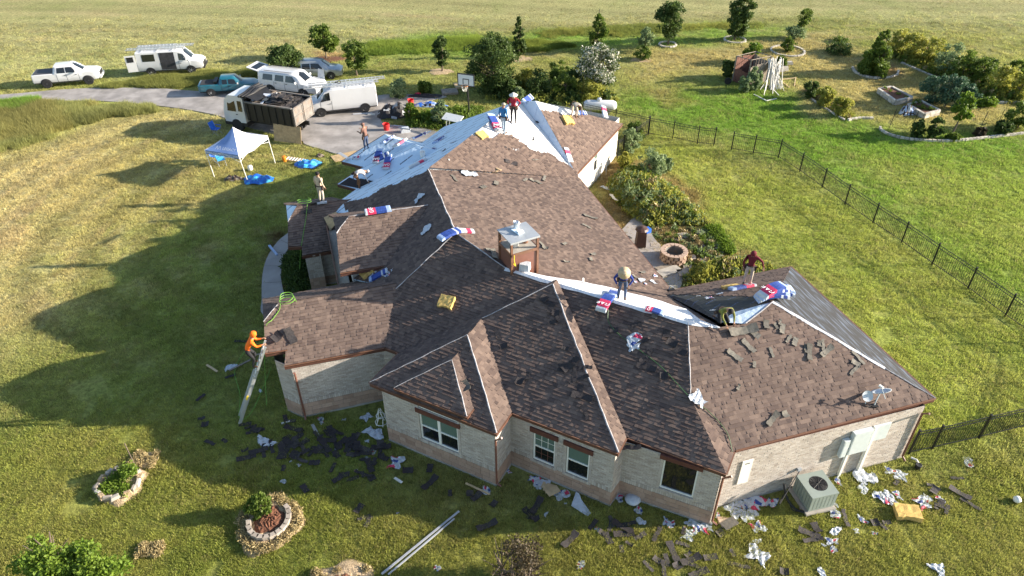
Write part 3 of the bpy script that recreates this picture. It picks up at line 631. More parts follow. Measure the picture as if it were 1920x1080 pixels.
# W3: low porch wing
pW3 = plane(Lj0, 107, .5, W3z); W3l = G(558, 386, W3z); W3h = hit(540, 417, pW3); W3a = hit(540, 462, pW3); W3b = hit(585, 466, pW3); W3c = hit(567, 480, pW3); W3d = hit(642, 466, pW3)+U(17)*1.4
W3d2 = onp(pW3, *W3d.to_2d())
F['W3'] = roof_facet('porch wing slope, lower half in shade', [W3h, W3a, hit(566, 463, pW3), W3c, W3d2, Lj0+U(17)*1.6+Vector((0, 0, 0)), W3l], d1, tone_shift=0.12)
W3hb = W3h+ridge_n*2*((W3l-W3h).dot(ridge_n)); W3hb.z = W3h.z
roof_facet('white bare clipped hip', [W3l, W3hb, W3h], 107, covers='under', under='underlayment')
W3ab = W3a+ridge_n*2*((W3l-W3a).dot(ridge_n)); W3ab.z = W3a.z
roof_facet(None, [W3hb, W3l, Lj0, W3ab+U(17)*2.6, W3ab], d1)
RH = raised_hip(); 
# ridge and hip caps: pale strips where the caps were torn off
mat('ridge_white', (0.66, 0.67, 0.70), 0.7, var=0.12, scale=8, bump=0.6, bscale=12)
mat('ridge_pale', (0.31, 0.30, 0.31), 0.8, var=.35, scale=5, bump=.6, bscale=12)
def cap_strip(a, b2, w, m='ridge_pale', off=0.035, wob=0.02, seg=None, label=None, nm='ridge_strip'):
    w = w*0.66; a, b2 = Vector(a), Vector(b2); d = (b2-a); L = d.length; d.normalize(); side = d.cross(Vector((0, 0, 1))).normalized(); n = side.cross(d); k = seg or max(2, int(L/0.35)); mb = MB()
    vs = []
    for i in range(k+1):
        p = a+(b2-a)*i/k; ww = w*random.uniform(0.72, 1.15); j = side*random.uniform(-wob, wob)
        vs += [p-side*ww/2+j-n*(0.22*ww)+n*off, p+j+n*(off+0.01), p+side*ww/2+j-n*(0.22*ww)+n*off]
    mb.add(vs, [(3*i+q, 3*i+q+1, 3*i+q+4, 3*i+q+3) for i in range(k) for q in (0, 1)], m); o = mb.build(nm, house)
    if label: o['label'] = label
    return o
for a_, b_, w_ in [(E1, Bap+(Bap-E1)*0.0, .07), (E2, Bap, .09), (Bbk, Cap, .08), (E4, Cap, .10), (K_, J_, .07), (T, tri(pD, pL, pW1), .08), (T, V803, .13), (T, QZM, .11), (W2h, W2l, .10), (W2l, W2r, .12), (W1b, W1l, .08), (W3h, W3l, .06), (V803, V968, .10)]:
    cap_strip(a_, b_, w_)
cap_strip(RH[0], RH[2], .05); cap_strip(RH[1], RH[2], .07); cap_strip(E8+(P_-E8)*0.30, P_, 0.24, 'ridge_white'); cap_strip(P_, L0, .10); cap_strip(E8, E8+(P_-E8)*0.3, 0.10)
# wide white strip along the main ridge
def band(px_top, px_bot, ptop, pbot, m, label):
    mb = MB(); a = [hit(u, v, ptop)+Vector((0, 0, .035)) for u, v in px_top]; b2 = [hit(u, v, pbot)+Vector((0, 0, .035)) for u, v in px_bot]
    k = len(a); mb.add(a+b2, [(i, i+k, i+k+1, i+1) for i in range(k-1)], m); o = mb.build('ridge_strip', house, label=label); return o
nb = 14; rg = [QZM+(J_-QZM)*i/nb for i in range(nb+1)]; upx = [(948, 500), (1000, 514), (1060, 524), (1110, 533), (1157, 544), (1230, 563), (1287, 581)]
mb = MB(); vs = []
for i, p in enumerate(rg):
    t = i/nb; wq = 0.15+0.85*sin(pi*min(1, t*1.05)**0.8)*0.9+random.uniform(-.05, .05); wd_ = 0.10+random.uniform(-.03, .05)
    kk = t*6; i0 = min(5, int(kk)); fr_ = kk-i0; uq = [upx[i0][q_]+(upx[i0+1][q_]-upx[i0][q_])*fr_+random.uniform(-1.2, 1.2) for q_ in (0, 1)]; hq = hit(uq[0], uq[1], pQ); vs += [hq+Vector((0, 0, .045)), p+Vector((0, 0, .05)), onp(pD, p.x-U(62).x*wd_, p.y-U(62).y*wd_)+Vector((0, 0, .04))]
for i in range(3):
    t = (i+1)/3; p = J_+(hit(1350, 615, pA)-J_)*t; vs += [p+U(62)*(0.4*(1-t))+Vector((0, 0, .03-.2*(1-t)*0)), p+Vector((0, 0, .04)), p-U(62)*(0.12*(1-t)+.03)+Vector((0, 0, .0))]
nbp = len(vs)//3
mb.add(vs, [(3*i+q, 3*i+q+3, 3*i+q+4, 3*i+q+1) for i in range(nbp-1) for q in (0, 1)], 'ridge_white'); mb.build('ridge_strip', house, label='wide white strip along the main ridge')

# single shingles: the 280 nearest whole tabs are parts of their own
SINGLES.sort(key=lambda q: q[0]); SH = {}
def shingle_proto(wd, tone, h1):
    key = (wd, round(tone*7), round(h1*100))
    if key in SH: return SH[key]
    me = bpy.data.meshes.new('shingle'); x = wd/2; y = EXPO/2; v = [(-x, -y, 0), (x, -y, 0), (x, y, 0), (-x, y, 0), (-x, -y, h1), (x, -y, h1), (x, y, .005), (-x, y, .005)]
    me.from_pydata(v, [], [(4, 5, 6, 7), (0, 1, 5, 4), (1, 2, 6, 5), (3, 0, 4, 7)]); me.materials.append(MAT['shingle'])
    at = me.attributes.new('tone', 'FLOAT', 'FACE'); at.data.foreach_set('value', [round(tone*7)/7]*4); me.update(); SH[key] = me; return me
drop = {}
for pr, fo, (u, v, n), wp, wd, tone, h1, fi in SINGLES[:280]:
    me = shingle_proto(wd, tone, h1); o = bpy.data.objects.new('shingle', me); COL.objects.link(o); o.parent = fo
    R3 = Matrix((u, v, n)).transposed(); o.matrix_local = Matrix.Translation(wp-Vector((0, 0, 0))) @ R3.to_4x4() if False else Matrix.Translation(wp) @ R3.to_4x4()
    drop.setdefault(fo.name, []).append(tuple(wp+n*0.012))
# the stuff object must not also hold those tabs: remove faces there
from mathutils.kdtree import KDTree
for fn, pts in drop.items():
    so = bpy.data.objects[bpy.data.objects[fn]['_c']]; kd = KDTree(len(pts))
    for i, p in enumerate(pts): kd.insert(p, i)
    kd.balance(); bm = bmesh.new(); bm.from_mesh(so.data); dead = []
    for f in bm.faces:
        c, i, d = kd.find(f.calc_center_median())
        if d < 0.02: dead.append(f)
    bmesh.ops.delete(bm, geom=dead, context='FACES_ONLY'); bm.to_mesh(so.data); bm.free()
for o in house.children:
    if '_c' in o.keys(): del o['_c']

# ------------------------------------------------------------------ walls
ZT = 2.80
class Wall:
    def __init__(s, p0, p1, zt=ZT, z0=0.0):
        s.p0 = Vector((p0[0], p0[1], 0)); s.p1 = Vector((p1[0], p1[1], 0)); s.d = (s.p1-s.p0); s.L = s.d.length; s.d.normalize(); s.n = Vector((s.d.y, -s.d.x, 0)); s.zt = zt; s.z0 = z0; s.holes = []; s.o = None
        s.a = atan2(s.d.y, s.d.x)
    def P(s, x, z, o=0.0): return s.p0+s.d*x+s.n*o+Vector((0, 0, z))
    def at(s, u, v, off=0.0):
        d = ray(u, v); O = Vector((0, 0, CAM_H)); q = s.p0+s.n*off; t = (q-O).dot(s.n)/d.dot(s.n); X = O+d*t; return (X-s.p0).dot(s.d), X.z
    def box(s, mb, x0, x1, z0, z1, o0, o1, m, tone=0.5):
        c = s.P((x0+x1)/2, (z0+z1)/2, (o0+o1)/2); mb.box(c, (x1-x0, abs(o1-o0), z1-z0), m, R=RZ(s.a), tone=tone)
    def backing(s, m='mortar', off=0.0, thick=0.12):
        """wall body with real openings"""
        xs = sorted({0, s.L}|{h[0] for h in s.holes}|{h[1] for h in s.holes}); zs = sorted({s.z0, s.zt}|{h[2] for h in s.holes}|{h[3] for h in s.holes}); mb = MB()
        for i in range(len(xs)-1):
            for j in range(len(zs)-1):
                cx, cz = (xs[i]+xs[i+1])/2, (zs[j]+zs[j+1])/2
                if any(h[0] < cx < h[1] and h[2] < cz < h[3] for h in s.holes): continue
                mb.add([s.P(xs[i], zs[j], off), s.P(xs[i+1], zs[j], off), s.P(xs[i+1], zs[j+1], off), s.P(xs[i], zs[j+1], off)], [(0, 1, 2, 3)], m)
        for h in s.holes:   # reveals
            for a, b2 in (((h[0], h[2]), (h[1], h[2])), ((h[1], h[2]), (h[1], h[3])), ((h[1], h[3]), (h[0], h[3])), ((h[0], h[3]), (h[0], h[2]))):
                mb.add([s.P(a[0], a[1], off), s.P(b2[0], b2[1], off), s.P(b2[0], b2[1], off-thick), s.P(a[0], a[1], off-thick)], [(0, 1, 2, 3)], m)
        s.o = mb.build('wall', house); return s.o
PIECES = []
def brickwork(W, singles=0, stone_top=0.74, label=None, base='stone'):
    """stone base, soldier course, running bond; each unit has its own edges"""
    o = W.backing()
    if label: o['label'] = label
    mb = MB(); hd = W.holes
    def unit(x0, x1, z0, z1, m, proud, tone, kind):
        x0, x1 = max(0.0, x0), min(W.L, x1)
        if x1-x0 < 0.03 or z1-z0 < 0.02: return
        parts = [(x0, x1)]
        for h in hd:
            if z1 > h[2]+0.005 and z0 < h[3]-0.005:
                nx_ = []
                for a, b2 in parts:
                    if b2 <= h[0] or a >= h[1]: nx_.append((a, b2)); continue
                    if h[0]-a > 0.03: nx_.append((a, h[0]-0.005))
                    if b2-h[1] > 0.03: nx_.append((h[1]+0.005, b2))
                parts = nx_
        for a, b2 in parts:
            if kind and singles and (b2-a) > 0.9*(x1-x0) and x0 > 0.03 and x1 < W.L-0.03: PIECES.append((W, o, kind, a, b2, z0, z1, m, proud, tone)); continue
            W.box(mb, a, b2, z0, z1, -0.02, proud, m, tone)
    # stone blocks
    z = 0.06 if base == 'stone' else 9; r = 0
    if base != 'stone': stone_top = -0.15
    while z < stone_top-0.01:
        z1 = min(stone_top, z+0.225); x = -random.random()*0.3; r += 1
        while x < W.L:
            wd = random.choice((0.30, 0.38, 0.44)); unit(x+0.006, x+wd-0.006, z+0.006, z1-0.006, 'stone_block', random.uniform(.010, .018), min(1, max(0, random.gauss(.5, .22))), 'stone_block'); x += wd
        z = z1
    # soldier course
    x = -0.02
    while x < W.L:
        unit(x+0.005, x+0.078-0.005, stone_top+0.006, stone_top+0.20, 'brick', random.uniform(.009, .02), min(1, max(0, random.gauss(.5, .28))), 'brick'); x += 0.078
    z = stone_top+0.21; r = 0
    while z < W.zt-0.02:
        x = -0.2*(0.5 if r % 2 else 0)-random.random()*0.02; r += 1; z1 = min(z+0.072, W.zt)
        while x < W.L:
            unit(x+0.004, x+0.202-0.004, z+0.004, z1-0.005, 'brick', random.uniform(.006, .014), min(1, max(0, random.gauss(.5, .2))), None); x += 0.202
        z = z1
    for h in hd:   # jamb bricks and sloping sill bricks round an opening
        for sx, x in ((-1, h[0]), (1, h[1])):
            zz = h[2]-0.12
            while zz < min(h[3]+0.02, W.zt-0.08):
                xa, xb = (x-0.105, x-0.003) if sx < 0 else (x+0.003, x+0.105); W.box(mb, xa, xb, zz, zz+0.19, 0.01, 0.028, 'brick', random.gauss(.5, .1)); zz += 0.20
        x = h[0]-0.1
        while x < h[1]+0.05:
            W.box(mb, x+.004, x+0.076, h[2]-0.13, h[2]-0.01, 0.0, 0.045, 'brick', min(1, max(0, random.gauss(.45, .2)))); x += 0.08
    mb.build('brickwork', o, kind='stuff')
    fb_ = MB(); W.box(fb_, 0, W.L, -0.1, 0.06, -0.05, 0.035, 'concrete'); fb_.build('footing', o)
    return o
def window(W, x0, x1, z0, z1, kind='sash', blind=True, label=None, grid=True):
    """frame with panes set back in the opening"""
    fr = MB(); f = 0.055; W.box(fr, x0, x1, z0, z0+f, -.10, -.02, 'white_frame'); W.box(fr, x0, x1, z1-f, z1, -.10, -.02, 'white_frame'); W.box(fr, x0, x0+f, z0+f, z1-f, -.10, -.02, 'white_frame'); W.box(fr, x1-f, x1, z0+f, z1-f, -.10, -.02, 'white_frame')
    zm = (z0+z1)/2; xm = (x0+x1)/2
    if kind in ('sash', 'double'): W.box(fr, x0+f, x1-f, zm-.025, zm+.025, -.09, -.03, 'white_frame')
    if kind in ('double', 'transom'): W.box(fr, xm-.05, xm+.05, z0+f, z1-f, -.095, -.018, 'white_frame')
    w_ = fr.build('window', house)
    if label: w_['label'] = label
    cols = [(x0+f, xm-.05), (xm+.05, x1-f)] if kind in ('double', 'transom') else [(x0+f, x1-f)]
    rows = [(z0+f, zm-.025, 'glass_dark'), (zm+.025, z1-f, 'glass_blind' if blind else 'glass_dark')] if kind in ('sash', 'double') else [(z0+f, z1-f, 'glass_blind' if (blind and kind != 'fixed') else 'glass_dark')]
    for a, b2 in cols:
        for c0, c1, g in rows:
            pm = MB(); W.box(pm, a, b2, c0, c1, -.075, -.065, g); pm.build('pane', w_)
            if grid and kind == 'sash':
                gm = MB()
                for k in (1, 2): W.box(gm, a+(b2-a)*k/3-.008, a+(b2-a)*k/3+.008, c0, c1, -.062, -.055, 'white_frame' if g == 'glass_blind' else 'brown_metal')
                W.box(gm, a, b2, (c0+c1)/2-.008, (c0+c1)/2+.008, -.0615, -.0555, 'white_frame' if g == 'glass_blind' else 'brown_metal'); gm.build('glazing_bar', w_)
    return w_
def lintel(W, x0, x1, z0, z1):
    mb = MB(); W.box(mb, x0, x1, z0, z1, -.02, 0.075, 'lintel'); mb.build('lintel', house)
gp = lambda u, v: G(u, v)
b0, b1, c0, c1 = gp(730, 824.4), gp(931, 910), gp(958, 869), gp(1142.7, 947.8)
dd0 = gp(1158.9, 925); dd1 = gp(1329, 984); a0 = gp(1344.4, 949); a1 = gp(1690, 856.7)
WB = Wall(b0, b1); WBr = Wall(b1, c0); WC = Wall(c0, c1); WCr = Wall(c1, dd0); WD = Wall(dd0, dd1); WDr = Wall(dd1, a0); WA = Wall(a0, a1)
f0, f1, f2_ = gp(540, 769), gp(569, 782), gp(569, 782)+U(17.3)*3.6
WF0 = Wall(f0, f1); WF = Wall(f1, f2_); WM = Wall(f2_, b0+U(62)*2.3)
# openings by where they stand on their wall
def rect(W, a, b2): 
    x0, z1 = W.at(*a, -.03); x1, z0 = W.at(*b2, -.03); return x0, x1, z0, z1
bw = rect(WB, (786.5, 775), (862, 849)); tw = rect(WB, (783, 749), (860, 802)); tw = (bw[0], bw[1], 2.42, ZT)
wtop = 2.35; WB.holes = [(bw[0], bw[1], bw[2], wtop), (bw[0], bw[1], wtop+.26, ZT)]; tw = WB.holes[1]; print('bw', bw)
cw1 = rect(WC, (1001, 809), (1040, 876)); cw2 = rect(WC, (1064, 832), (1103, 900)); dw = rect(WD, (1245.6, 859), (1299, 933))
zs_, zt_ = (cw1[2]+cw2[2])/2, (cw1[3]+cw2[3])/2
WC.holes = [(cw1[0], cw1[1], zs_, zt_), (cw2[0], cw2[1], zs_, zt_)]; WD.holes = [dw]
print('windows', [round(q, 2) for q in bw+cw1+cw2+dw])
for W_, sg, lb in ((WB, 1, None), (WBr, 0, None), (WC, 1, None), (WCr, 0, None), (WD, 1, None), (WDr, 0, None), (WA, 0, 'sunlit brick wall with the electric meter boxes'), (WF0, 0, None), (WF, 0, None), (WM, 0, None)): brickwork(W_, sg, label=lb, base='brick' if W_ in (WA, WDr) else 'stone')
window(WB, *WB.holes[0], kind='double', label='wide double sash window under a timber lintel'); window(WB, *tw, kind='transom', label='transom lights under the eave', grid=False); lintel(WB, bw[0]-.12, bw[1]+.12, wtop+.015, wtop+.235)
window(WC, *WC.holes[0], label='sash window with glazing bars'); window(WC, *WC.holes[1], label='sash window with pale blind', grid=False)
lintel(WC, cw1[0]-.12, cw1[1]+.12, zt_+.02, zt_+.24); lintel(WC, cw2[0]-.12, cw2[1]+.12, zt_+.02, zt_+.24)
window(WD, *dw, kind='fixed', blind=False, label='square dark picture window'); lintel(WD, dw[0]-.14, dw[1]+.14, dw[3]+.02, min(dw[3]+.24, ZT))
# single stone blocks and soldier bricks of the three window walls, nearest first
PIECES.sort(key=lambda p: (p[2] != 'stone_block', (p[0].P(p[3], p[5])-Vector((0, 0, CAM_H))).length)); PB = {}
rest = {}
for W_, wo_, kind, a, b2, z0, z1, m_, proud, tone in PIECES:
    n_done = PB.get('n', 0)
    if n_done < 290:
        PB['n'] = n_done+1; wdq = round(b2-a, 2); hq = round(z1-z0, 2); tq = round(tone*5)/5; key = (kind, wdq, hq, tq)
        if key not in PB:
            mb = MB(); mb.box((0, 0, 0), (b2-a, 0.035, z1-z0), m_, tone=tq); o_ = mb.build('tmp'); PB[key] = o_.data; bpy.data.objects.remove(o_)
        o_ = bpy.data.objects.new(kind, PB[key]); COL.objects.link(o_); o_.parent = wo_
        c = W_.P((a+b2)/2, (z0+z1)/2, proud-0.0175); o_.matrix_local = Matrix.Translation(c) @ RZ(W_.a).to_4x4()
    else: rest.setdefault(wo_.name, (wo_, []))[1].append((W_, a, b2, z0, z1, m_, proud, tone))
for wo_, lst in rest.values():
    mb = MB()
    for W_, a, b2, z0, z1, m_, proud, tone in lst: W_.box(mb, a, b2, z0, z1, -.02, proud, m_, tone)
    mb.build('brickwork', wo_, kind='stuff')
z0v = lambda p: Vector((p.x, p.y, 0))
# plain far and hidden walls
def plain(p, q, m='mortar', zt=ZT, label=None):
    W_ = Wall(p, q, zt); o = W_.backing(m); 
    if label: o['label'] = label
    return W_
gw0, gw1 = gp(1108, 349), gp(1155, 293)
WGW = Wall(gw0, gw1); x0_, z1_ = WGW.at(1105, 287); x1_, z1b = WGW.at(1115, 285); xa, za = WGW.at(1104, 341); WGW.holes = [(max(.3, x0_), max(.3, x0_)+.62, 0.75, 2.35)]
WGW.backing('stucco', thick=0.1)['label'] = 'bright cream wall of the rear wing'; window(WGW, *WGW.holes[0], label='tall narrow sash window', grid=False)
plain(gw1, gw1+U(152)*6.0, 'stucco'); plain(gw1+U(152)*6.0, z0v(V968+U(152)*4.7), 'mortar'); 
plain(a1, E9+Vector((-.5, -.3, -2.9)), 'mortar'); plain(E9+Vector((-.5, -.3, -2.9)), g1+Vector((-.6, .2, -2.9)), 'mortar'); plain(g1+Vector((-2.8, 0, -2.9)), G2+Vector((-2.6, 0, -2.9)), 'stucco')
plain(gw0-U(62)*2.5, gw0, 'stucco')
plain(b0+U(62)*2.3, b0, 'mortar'); plain(f0+U(107)*3.6, f0, 'mortar', zt=3.1)
b = MB(); b.poly([W1a+U(17)*.25, W1b+U(17)*.25, W1lb+U(17)*.25, n_e(W1a)+U(17)*.25], 'mortar'); b.build('gable_wall', house)
# courtyard: brick pillar, dark brick wall, entry wing wall
pq0 = gp(585, 545); WP = Wall(pq0-U(17)*0.0, pq0+U(17)*0.75, zt=2.1); brickwork(WP, 0); plain(pq0+U(107)*1.2, pq0, zt=2.1)
WP2 = Wall(pq0+U(17)*0.75+U(107)*.35, pq0+U(17)*4.2+U(107)*.35, zt=2.0); brickwork(WP2, 0, stone_top=.5)
e_ = Vector((W2a.x, W2a.y, 0)); WE = Wall(e_+U(17)*.5+U(107)*.45, e_+U(17)*3.2+U(107)*.45, zt=W2a.z-.18, z0=1.5); WE.backing('stucco')
plain(e_+U(17)*.5+U(107)*3.0, e_+U(17)*.5+U(107)*.45, 'stucco', zt=W2a.z-.1)
gc = [from_dots(f5+.5, e5-.5), from_dots(fb-.5, e5-.5), from_dots(f2+.5, e2-.5), from_dots(fb-.5, e2-.5)]
z0v = lambda p: Vector((p.x, p.y, 0))
WG1 = Wall(z0v(gc[0]), z0v(from_dots(f5+.5, dot(V803, 152)+3.4)), zt=ZT); brickwork(WG1, 0)
plain(z0v(gc[1]), z0v(gc[0])); plain(z0v(gc[3]), z0v(gc[2])); plain(z0v(gc[2]), z0v(from_dots(f2+.5, e5-.5)))
plain(z0v(Le+U(17)*.5), z0v(Le+U(17)*.5+U(287)*7)); plain(z0v(from_dots(fb-.5, dot(V803, 152)+4.7)), z0v(gc[3]))
# exposed plywood at the entry wing hip and the bare triangle below its eave
b = MB(); q = [hit(608, 412, pW3), hit(631, 401, pL), hit(640, 412, pL), hit(620, 437, pW3)]; b.poly([p+Vector((0, 0, .12)) for p in q], 'plywood', thick=0.02); b.build('sheathing_board', house, label='bare plywood triangle at the entry wing')
# eaves: fascia, soffit
def eave(a, b2, wall_in=0.5, m='fascia', h=0.17, nm='fascia'):
    a, b2 = Vector(a), Vector(b2); d = b2-a; L = d.length; an = atan2(d.y, d.x); n = Vector((d.y, -d.x, 0)).normalized(); mb = MB()
    mb.box((a+b2)/2+n*0.0-Vector((0, 0, h/2+0.012)), (L+0.02, 0.035, h), m, R=RZ(an)); o = mb.build(nm, house)
    mb = MB(); z = Vector((0, 0, -h)); mb.add([a+z-n*.0, b2+z, b2+z-n*wall_in, a+z-n*wall_in], [(0, 1, 2, 3)], 'soffit'); mb.build('soffit', house)
    mb = MB(); mb.box((a+b2)/2+n*0.03-Vector((0, 0, 0.006)), (L+.03, 0.06, 0.012), 'copper', R=RZ(an)); mb.build('drip_edge', house)
for a_, b_ in ((E1, E2), (E2, E3), (E3, E4), (E4, E5), (E5, E6), (E6, E7), (E7, E8), (E8, E9), (G2, G3)): eave(a_, b_)
eave(NMe, W1M) if False else eave(W1M, NMe); eave(E9, ZQ); eave(g1, YZe, 0.8); eave(W1e, W1M); eave(NMe, E1)
eave(W1a, hit(538, 656, pW1)); eave(W2a, W2b); eave(W3a, hit(566, 463, pW3)); eave(W3c, W3d2); eave(h5[0], from_dots(f5, dot(V803, 152)+3.2)); eave(h5[1], h5[0]); eave(h2[0], from_dots(f2, e5)); eave(h2[1], h2[0]); eave(Le, onp(pL, *(Le+U(287)*9.0).to_2d())); eave(G3, G3+U(152)*7)
eave(RH[0], RH[1], .35, h=.13); eave(RH[1], RH[3], .2, h=.13)
# down pipes
def downpipe(p, n, ztop=2.72):
    mb = MB(); q = Vector((p.x, p.y, 0))+n*0.07; mb.tube([q+n*.25+Vector((0, 0, ztop)), q+Vector((0, 0, ztop-.25)), q+Vector((0, 0, .15)), q+n*.18+Vector((0, 0, .05))], .042, 'brown_metal', n=6); mb.build('downpipe', house)
downpipe(b1-U(-28)*.06, WBr.n); downpipe(a1-U(17)*.06, WA.n); downpipe(f1+U(17)*.08, WF.n); downpipe(dd1+U(62)*.10, WDr.n)
# chimney
ch = MB()
cfl, cfr = Vector((-0.03, 24.08, 0)), Vector((1.10, 24.66, 0)); cd = (cfr-cfl).normalized(); cn = Vector((-cd.y, cd.x, 0)); cw_ = (cfr-cfl).length; ca = atan2(cd.y, cd.x); cdep = 1.15
def cbox(mb, x0, x1, y0, y1, z0, z1, m): mb.box(cfl+cd*((x0+x1)/2)+cn*((y0+y1)/2)+Vector((0, 0, (z0+z1)/2)), (x1-x0, y1-y0, z1-z0), m, R=RZ(ca))
cbox(ch, 0.05, cw_-.05, 0.05, cdep-.05, 3.8, 5.95, 'brown_metal'); co = ch.build('chimney', house, label='brown metal clad chimney with galvanised cap')
b = MB()
for x in (0.0, cw_-.09):
    for y in (0.0, cdep-.09): cbox(b, x, x+.09, y, y+.09, 3.8, 6.50, 'copper')
cbox(b, 0.0, cw_, 0.0, .03, 5.85, 5.98, 'copper'); cbox(b, 0.0, .03, 0.0, cdep, 5.85, 5.98, 'copper'); cbox(b, cw_-.03, cw_, 0, cdep, 5.85, 5.98, 'copper'); cbox(b, 0, cw_, cdep-.03, cdep, 5.85, 5.98, 'copper'); b.build('corner_trim', co)
b = MB(); cbox(b, -.03, cw_+.03, -.03, cdep+.03, 6.50, 6.54, 'galvanised'); cbox(b, -.035, cw_+.035, -.035, -.02, 6.46, 6.50, 'galvanised'); cbox(b, .02, cw_-.02, .02, cdep-.02, 5.95, 5.97, 'concrete'); b.build('chimney_cap', co)
b = MB(); b.lathe([(.16, 0), (.16, .32), (.20, .33), (.20, .38), (.02, .44)], cfl+cd*.45+cn*.55+Vector((0, 0, 5.98)), 'aluminium', 14); b.lathe([(.13, 0), (.13, .3), (.0, .34)], cfl+cd*.95+cn*.6+Vector((0, 0, 5.98)), 'copper', 14); b.build('flue', co)
b = MB(); c_ = cfl+cd*.62+cn*.62+Vector((0, 0, 6.56)); b.box(c_+Vector((0, 0, .02)), (.28, .5, .05), 'underlayment', R=RZ(ca+.2)); b.lathe([(.10, 0), (.13, .3), (.115, .31), (.1, .29)], c_+Vector((-.05, .25, 0)), 'aluminium', 12); b.box(c_+Vector((.12, -.12, .07)), (.22, .14, .10), 'white_frame', R=RZ(.3)); b.tube([c_+Vector((.1, .45, .1)), c_+Vector((.05, .2, .35)), c_+Vector((.0, -.2, .1))], .018, 'white_frame'); b.build('cap_vent', co)
b = MB(); pts = bez([cfl+cd*.12+cn*-.05+Vector((0, 0, 5.95)), cfl+cd*.1+cn*-.08+Vector((0, 0, 5.7)), cfl+cd*.16+cn*-.08+Vector((0, 0, 5.45)), cfl+cd*.06+cn*-.08+Vector((0, 0, 5.6))], 5); mat('yellow_cord', (0.75, 0.55, 0.03), .5); b.tube(pts, .018, 'yellow_cord', n=5); o = b.build('safety_strap'); tag(o, 'short yellow strap hanging from the front left corner of the chimney', 'strap')
# small roof fittings
def pipe_on(u, v, pl, h=.28, r=.04, m='white_frame', lab=None):
    p = hit(u, v, pl); b = MB(); b.tube([p-Vector((0, 0, .05)), p+Vector((0, 0, h))], r, m, n=8); b.lathe([(r*2.4, .0), (r*1.2, .05)], p+Vector((0, 0, .02)), 'black_rubber', 10); b.build('vent_pipe', house)
pipe_on(1093, 532, pQ); pipe_on(1330, 592, pQ); pipe_on(842, 305, pY, .2); pipe_on(1000, 262, pY, .2, .03, 'black_metal')
# meter boxes on the sunlit wall
def wbox(W, a, b2, depth, m, nm, z0z1=None, par=None):
    x0, z1 = W.at(*a); x1, z0 = W.at(*b2); mb = MB(); W.box(mb, min(x0, x1), max(x0, x1), min(z0, z1), max(z0, z1), 0.03, 0.03+depth, m); return mb.build(nm, par or house)
mat('box_grey', (0.55, 0.60, 0.60), .45, var=.05, spec=.5)
for nm, xc, wd, z0, z1, dp in (('meter_box', 4.78, .24, 1.25, 2.12, .16), ('breaker_panel', 5.38, .80, 1.30, 2.42, .17), ('breaker_panel', 6.30, .62, 1.62, 2.42, .07), ('conduit_pipe', 5.08, .09, 0.0, 1.30, .10), ('conduit_pipe', 5.93, .10, 0.0, 2.42, .12)):
    mb = MB(); W = WA; x0 = xc-wd/2; W.box(mb, x0, x0+wd, z0, z1, 0.025, 0.025+dp, 'box_grey' if 'pipe' not in nm else 'white_frame'); o = mb.build(nm, house)
    if 'pipe' not in nm:
        mb = MB(); W.box(mb, x0+.03, x0+wd-.03, z0+.03, z1-.03, 0.025+dp, 0.03+dp, 'box_grey'); mb.build('cover_plate', o)
vx0, vz1 = WA.at(1392, 864); vx1, _ = WA.at(1412, 859); _, vz0 = WA.at(1406, 900)
mb = MB(); WA.box(mb, vx0, vx1, vz0, vz1, .02, .05, 'white_frame'); vo = mb.build('access_panel', house); mb = MB(); WA.box(mb, vx0+.12, vx1-.12, vz1-.18, vz1-.14, .045, .055, 'black_metal'); mb.build('vent_slot', vo)
mb = MB(); WA.box(mb, 3.05, 3.2, 0.95, 1.08, .02, .10, 'galvanised'); mb.build('outlet_box', house)
# ------------------------------------------------------------------ vehicles
mat('car_white', (0.58, 0.58, 0.58), .28, var=.03, scale=1.5, spec=.5, coat=.6, dirt=(0.42, 0.39, 0.34), dirt_scale=.9, dirt_amt=.35)
mat('car_teal', (0.012, 0.115, 0.165), .3, var=.08, scale=1.5, coat=.6, dirt=(0.16, 0.19, 0.19), dirt_scale=1.2, dirt_amt=.5)
mat('car_silver', (0.36, 0.39, 0.41), .32, metal=.5, var=.05, coat=.5)
mat('truck_bed_black', (0.014, 0.013, 0.013), .55, var=.35, scale=2, dirt=(0.07, 0.065, 0.06), dirt_scale=1.3, dirt_amt=.2)
mat('rusty_grey', (0.17, 0.155, 0.14), .8, var=.25, scale=3, dirt=(0.24, 0.15, 0.10), dirt_scale=2, dirt_amt=.8)
mat('tyre', (0.022, 0.022, 0.023), .9); mat('rim', (0.45, 0.46, 0.47), .35, metal=.6); mat('rim_dark', (0.06, .06, .065), .4, metal=.4)
mat('lamp_red', (0.35, 0.012, 0.01), .3); mat('lamp_clear', (0.60, 0.62, 0.63), .15); mat('lamp_amber', (0.6, 0.2, 0.02), .3)
mat('tonneau', (0.05, 0.052, 0.06), .7); mat('interior', (0.03, 0.03, 0.033), .9, var=.4, scale=5); mat('chrome', (0.7, 0.7, 0.7), .2, metal=.9)
def lerp(T, x):
    for i in range(len(T)-1):
        if x <= T[i+1][0]:
            k = (x-T[i][0])/(T[i+1][0]-T[i][0]+1e-9); k = max(0, min(1, k)); return [a+(b-a)*k for a, b in zip(T[i][1:], T[i+1][1:])]
    return list(T[-1][1:])
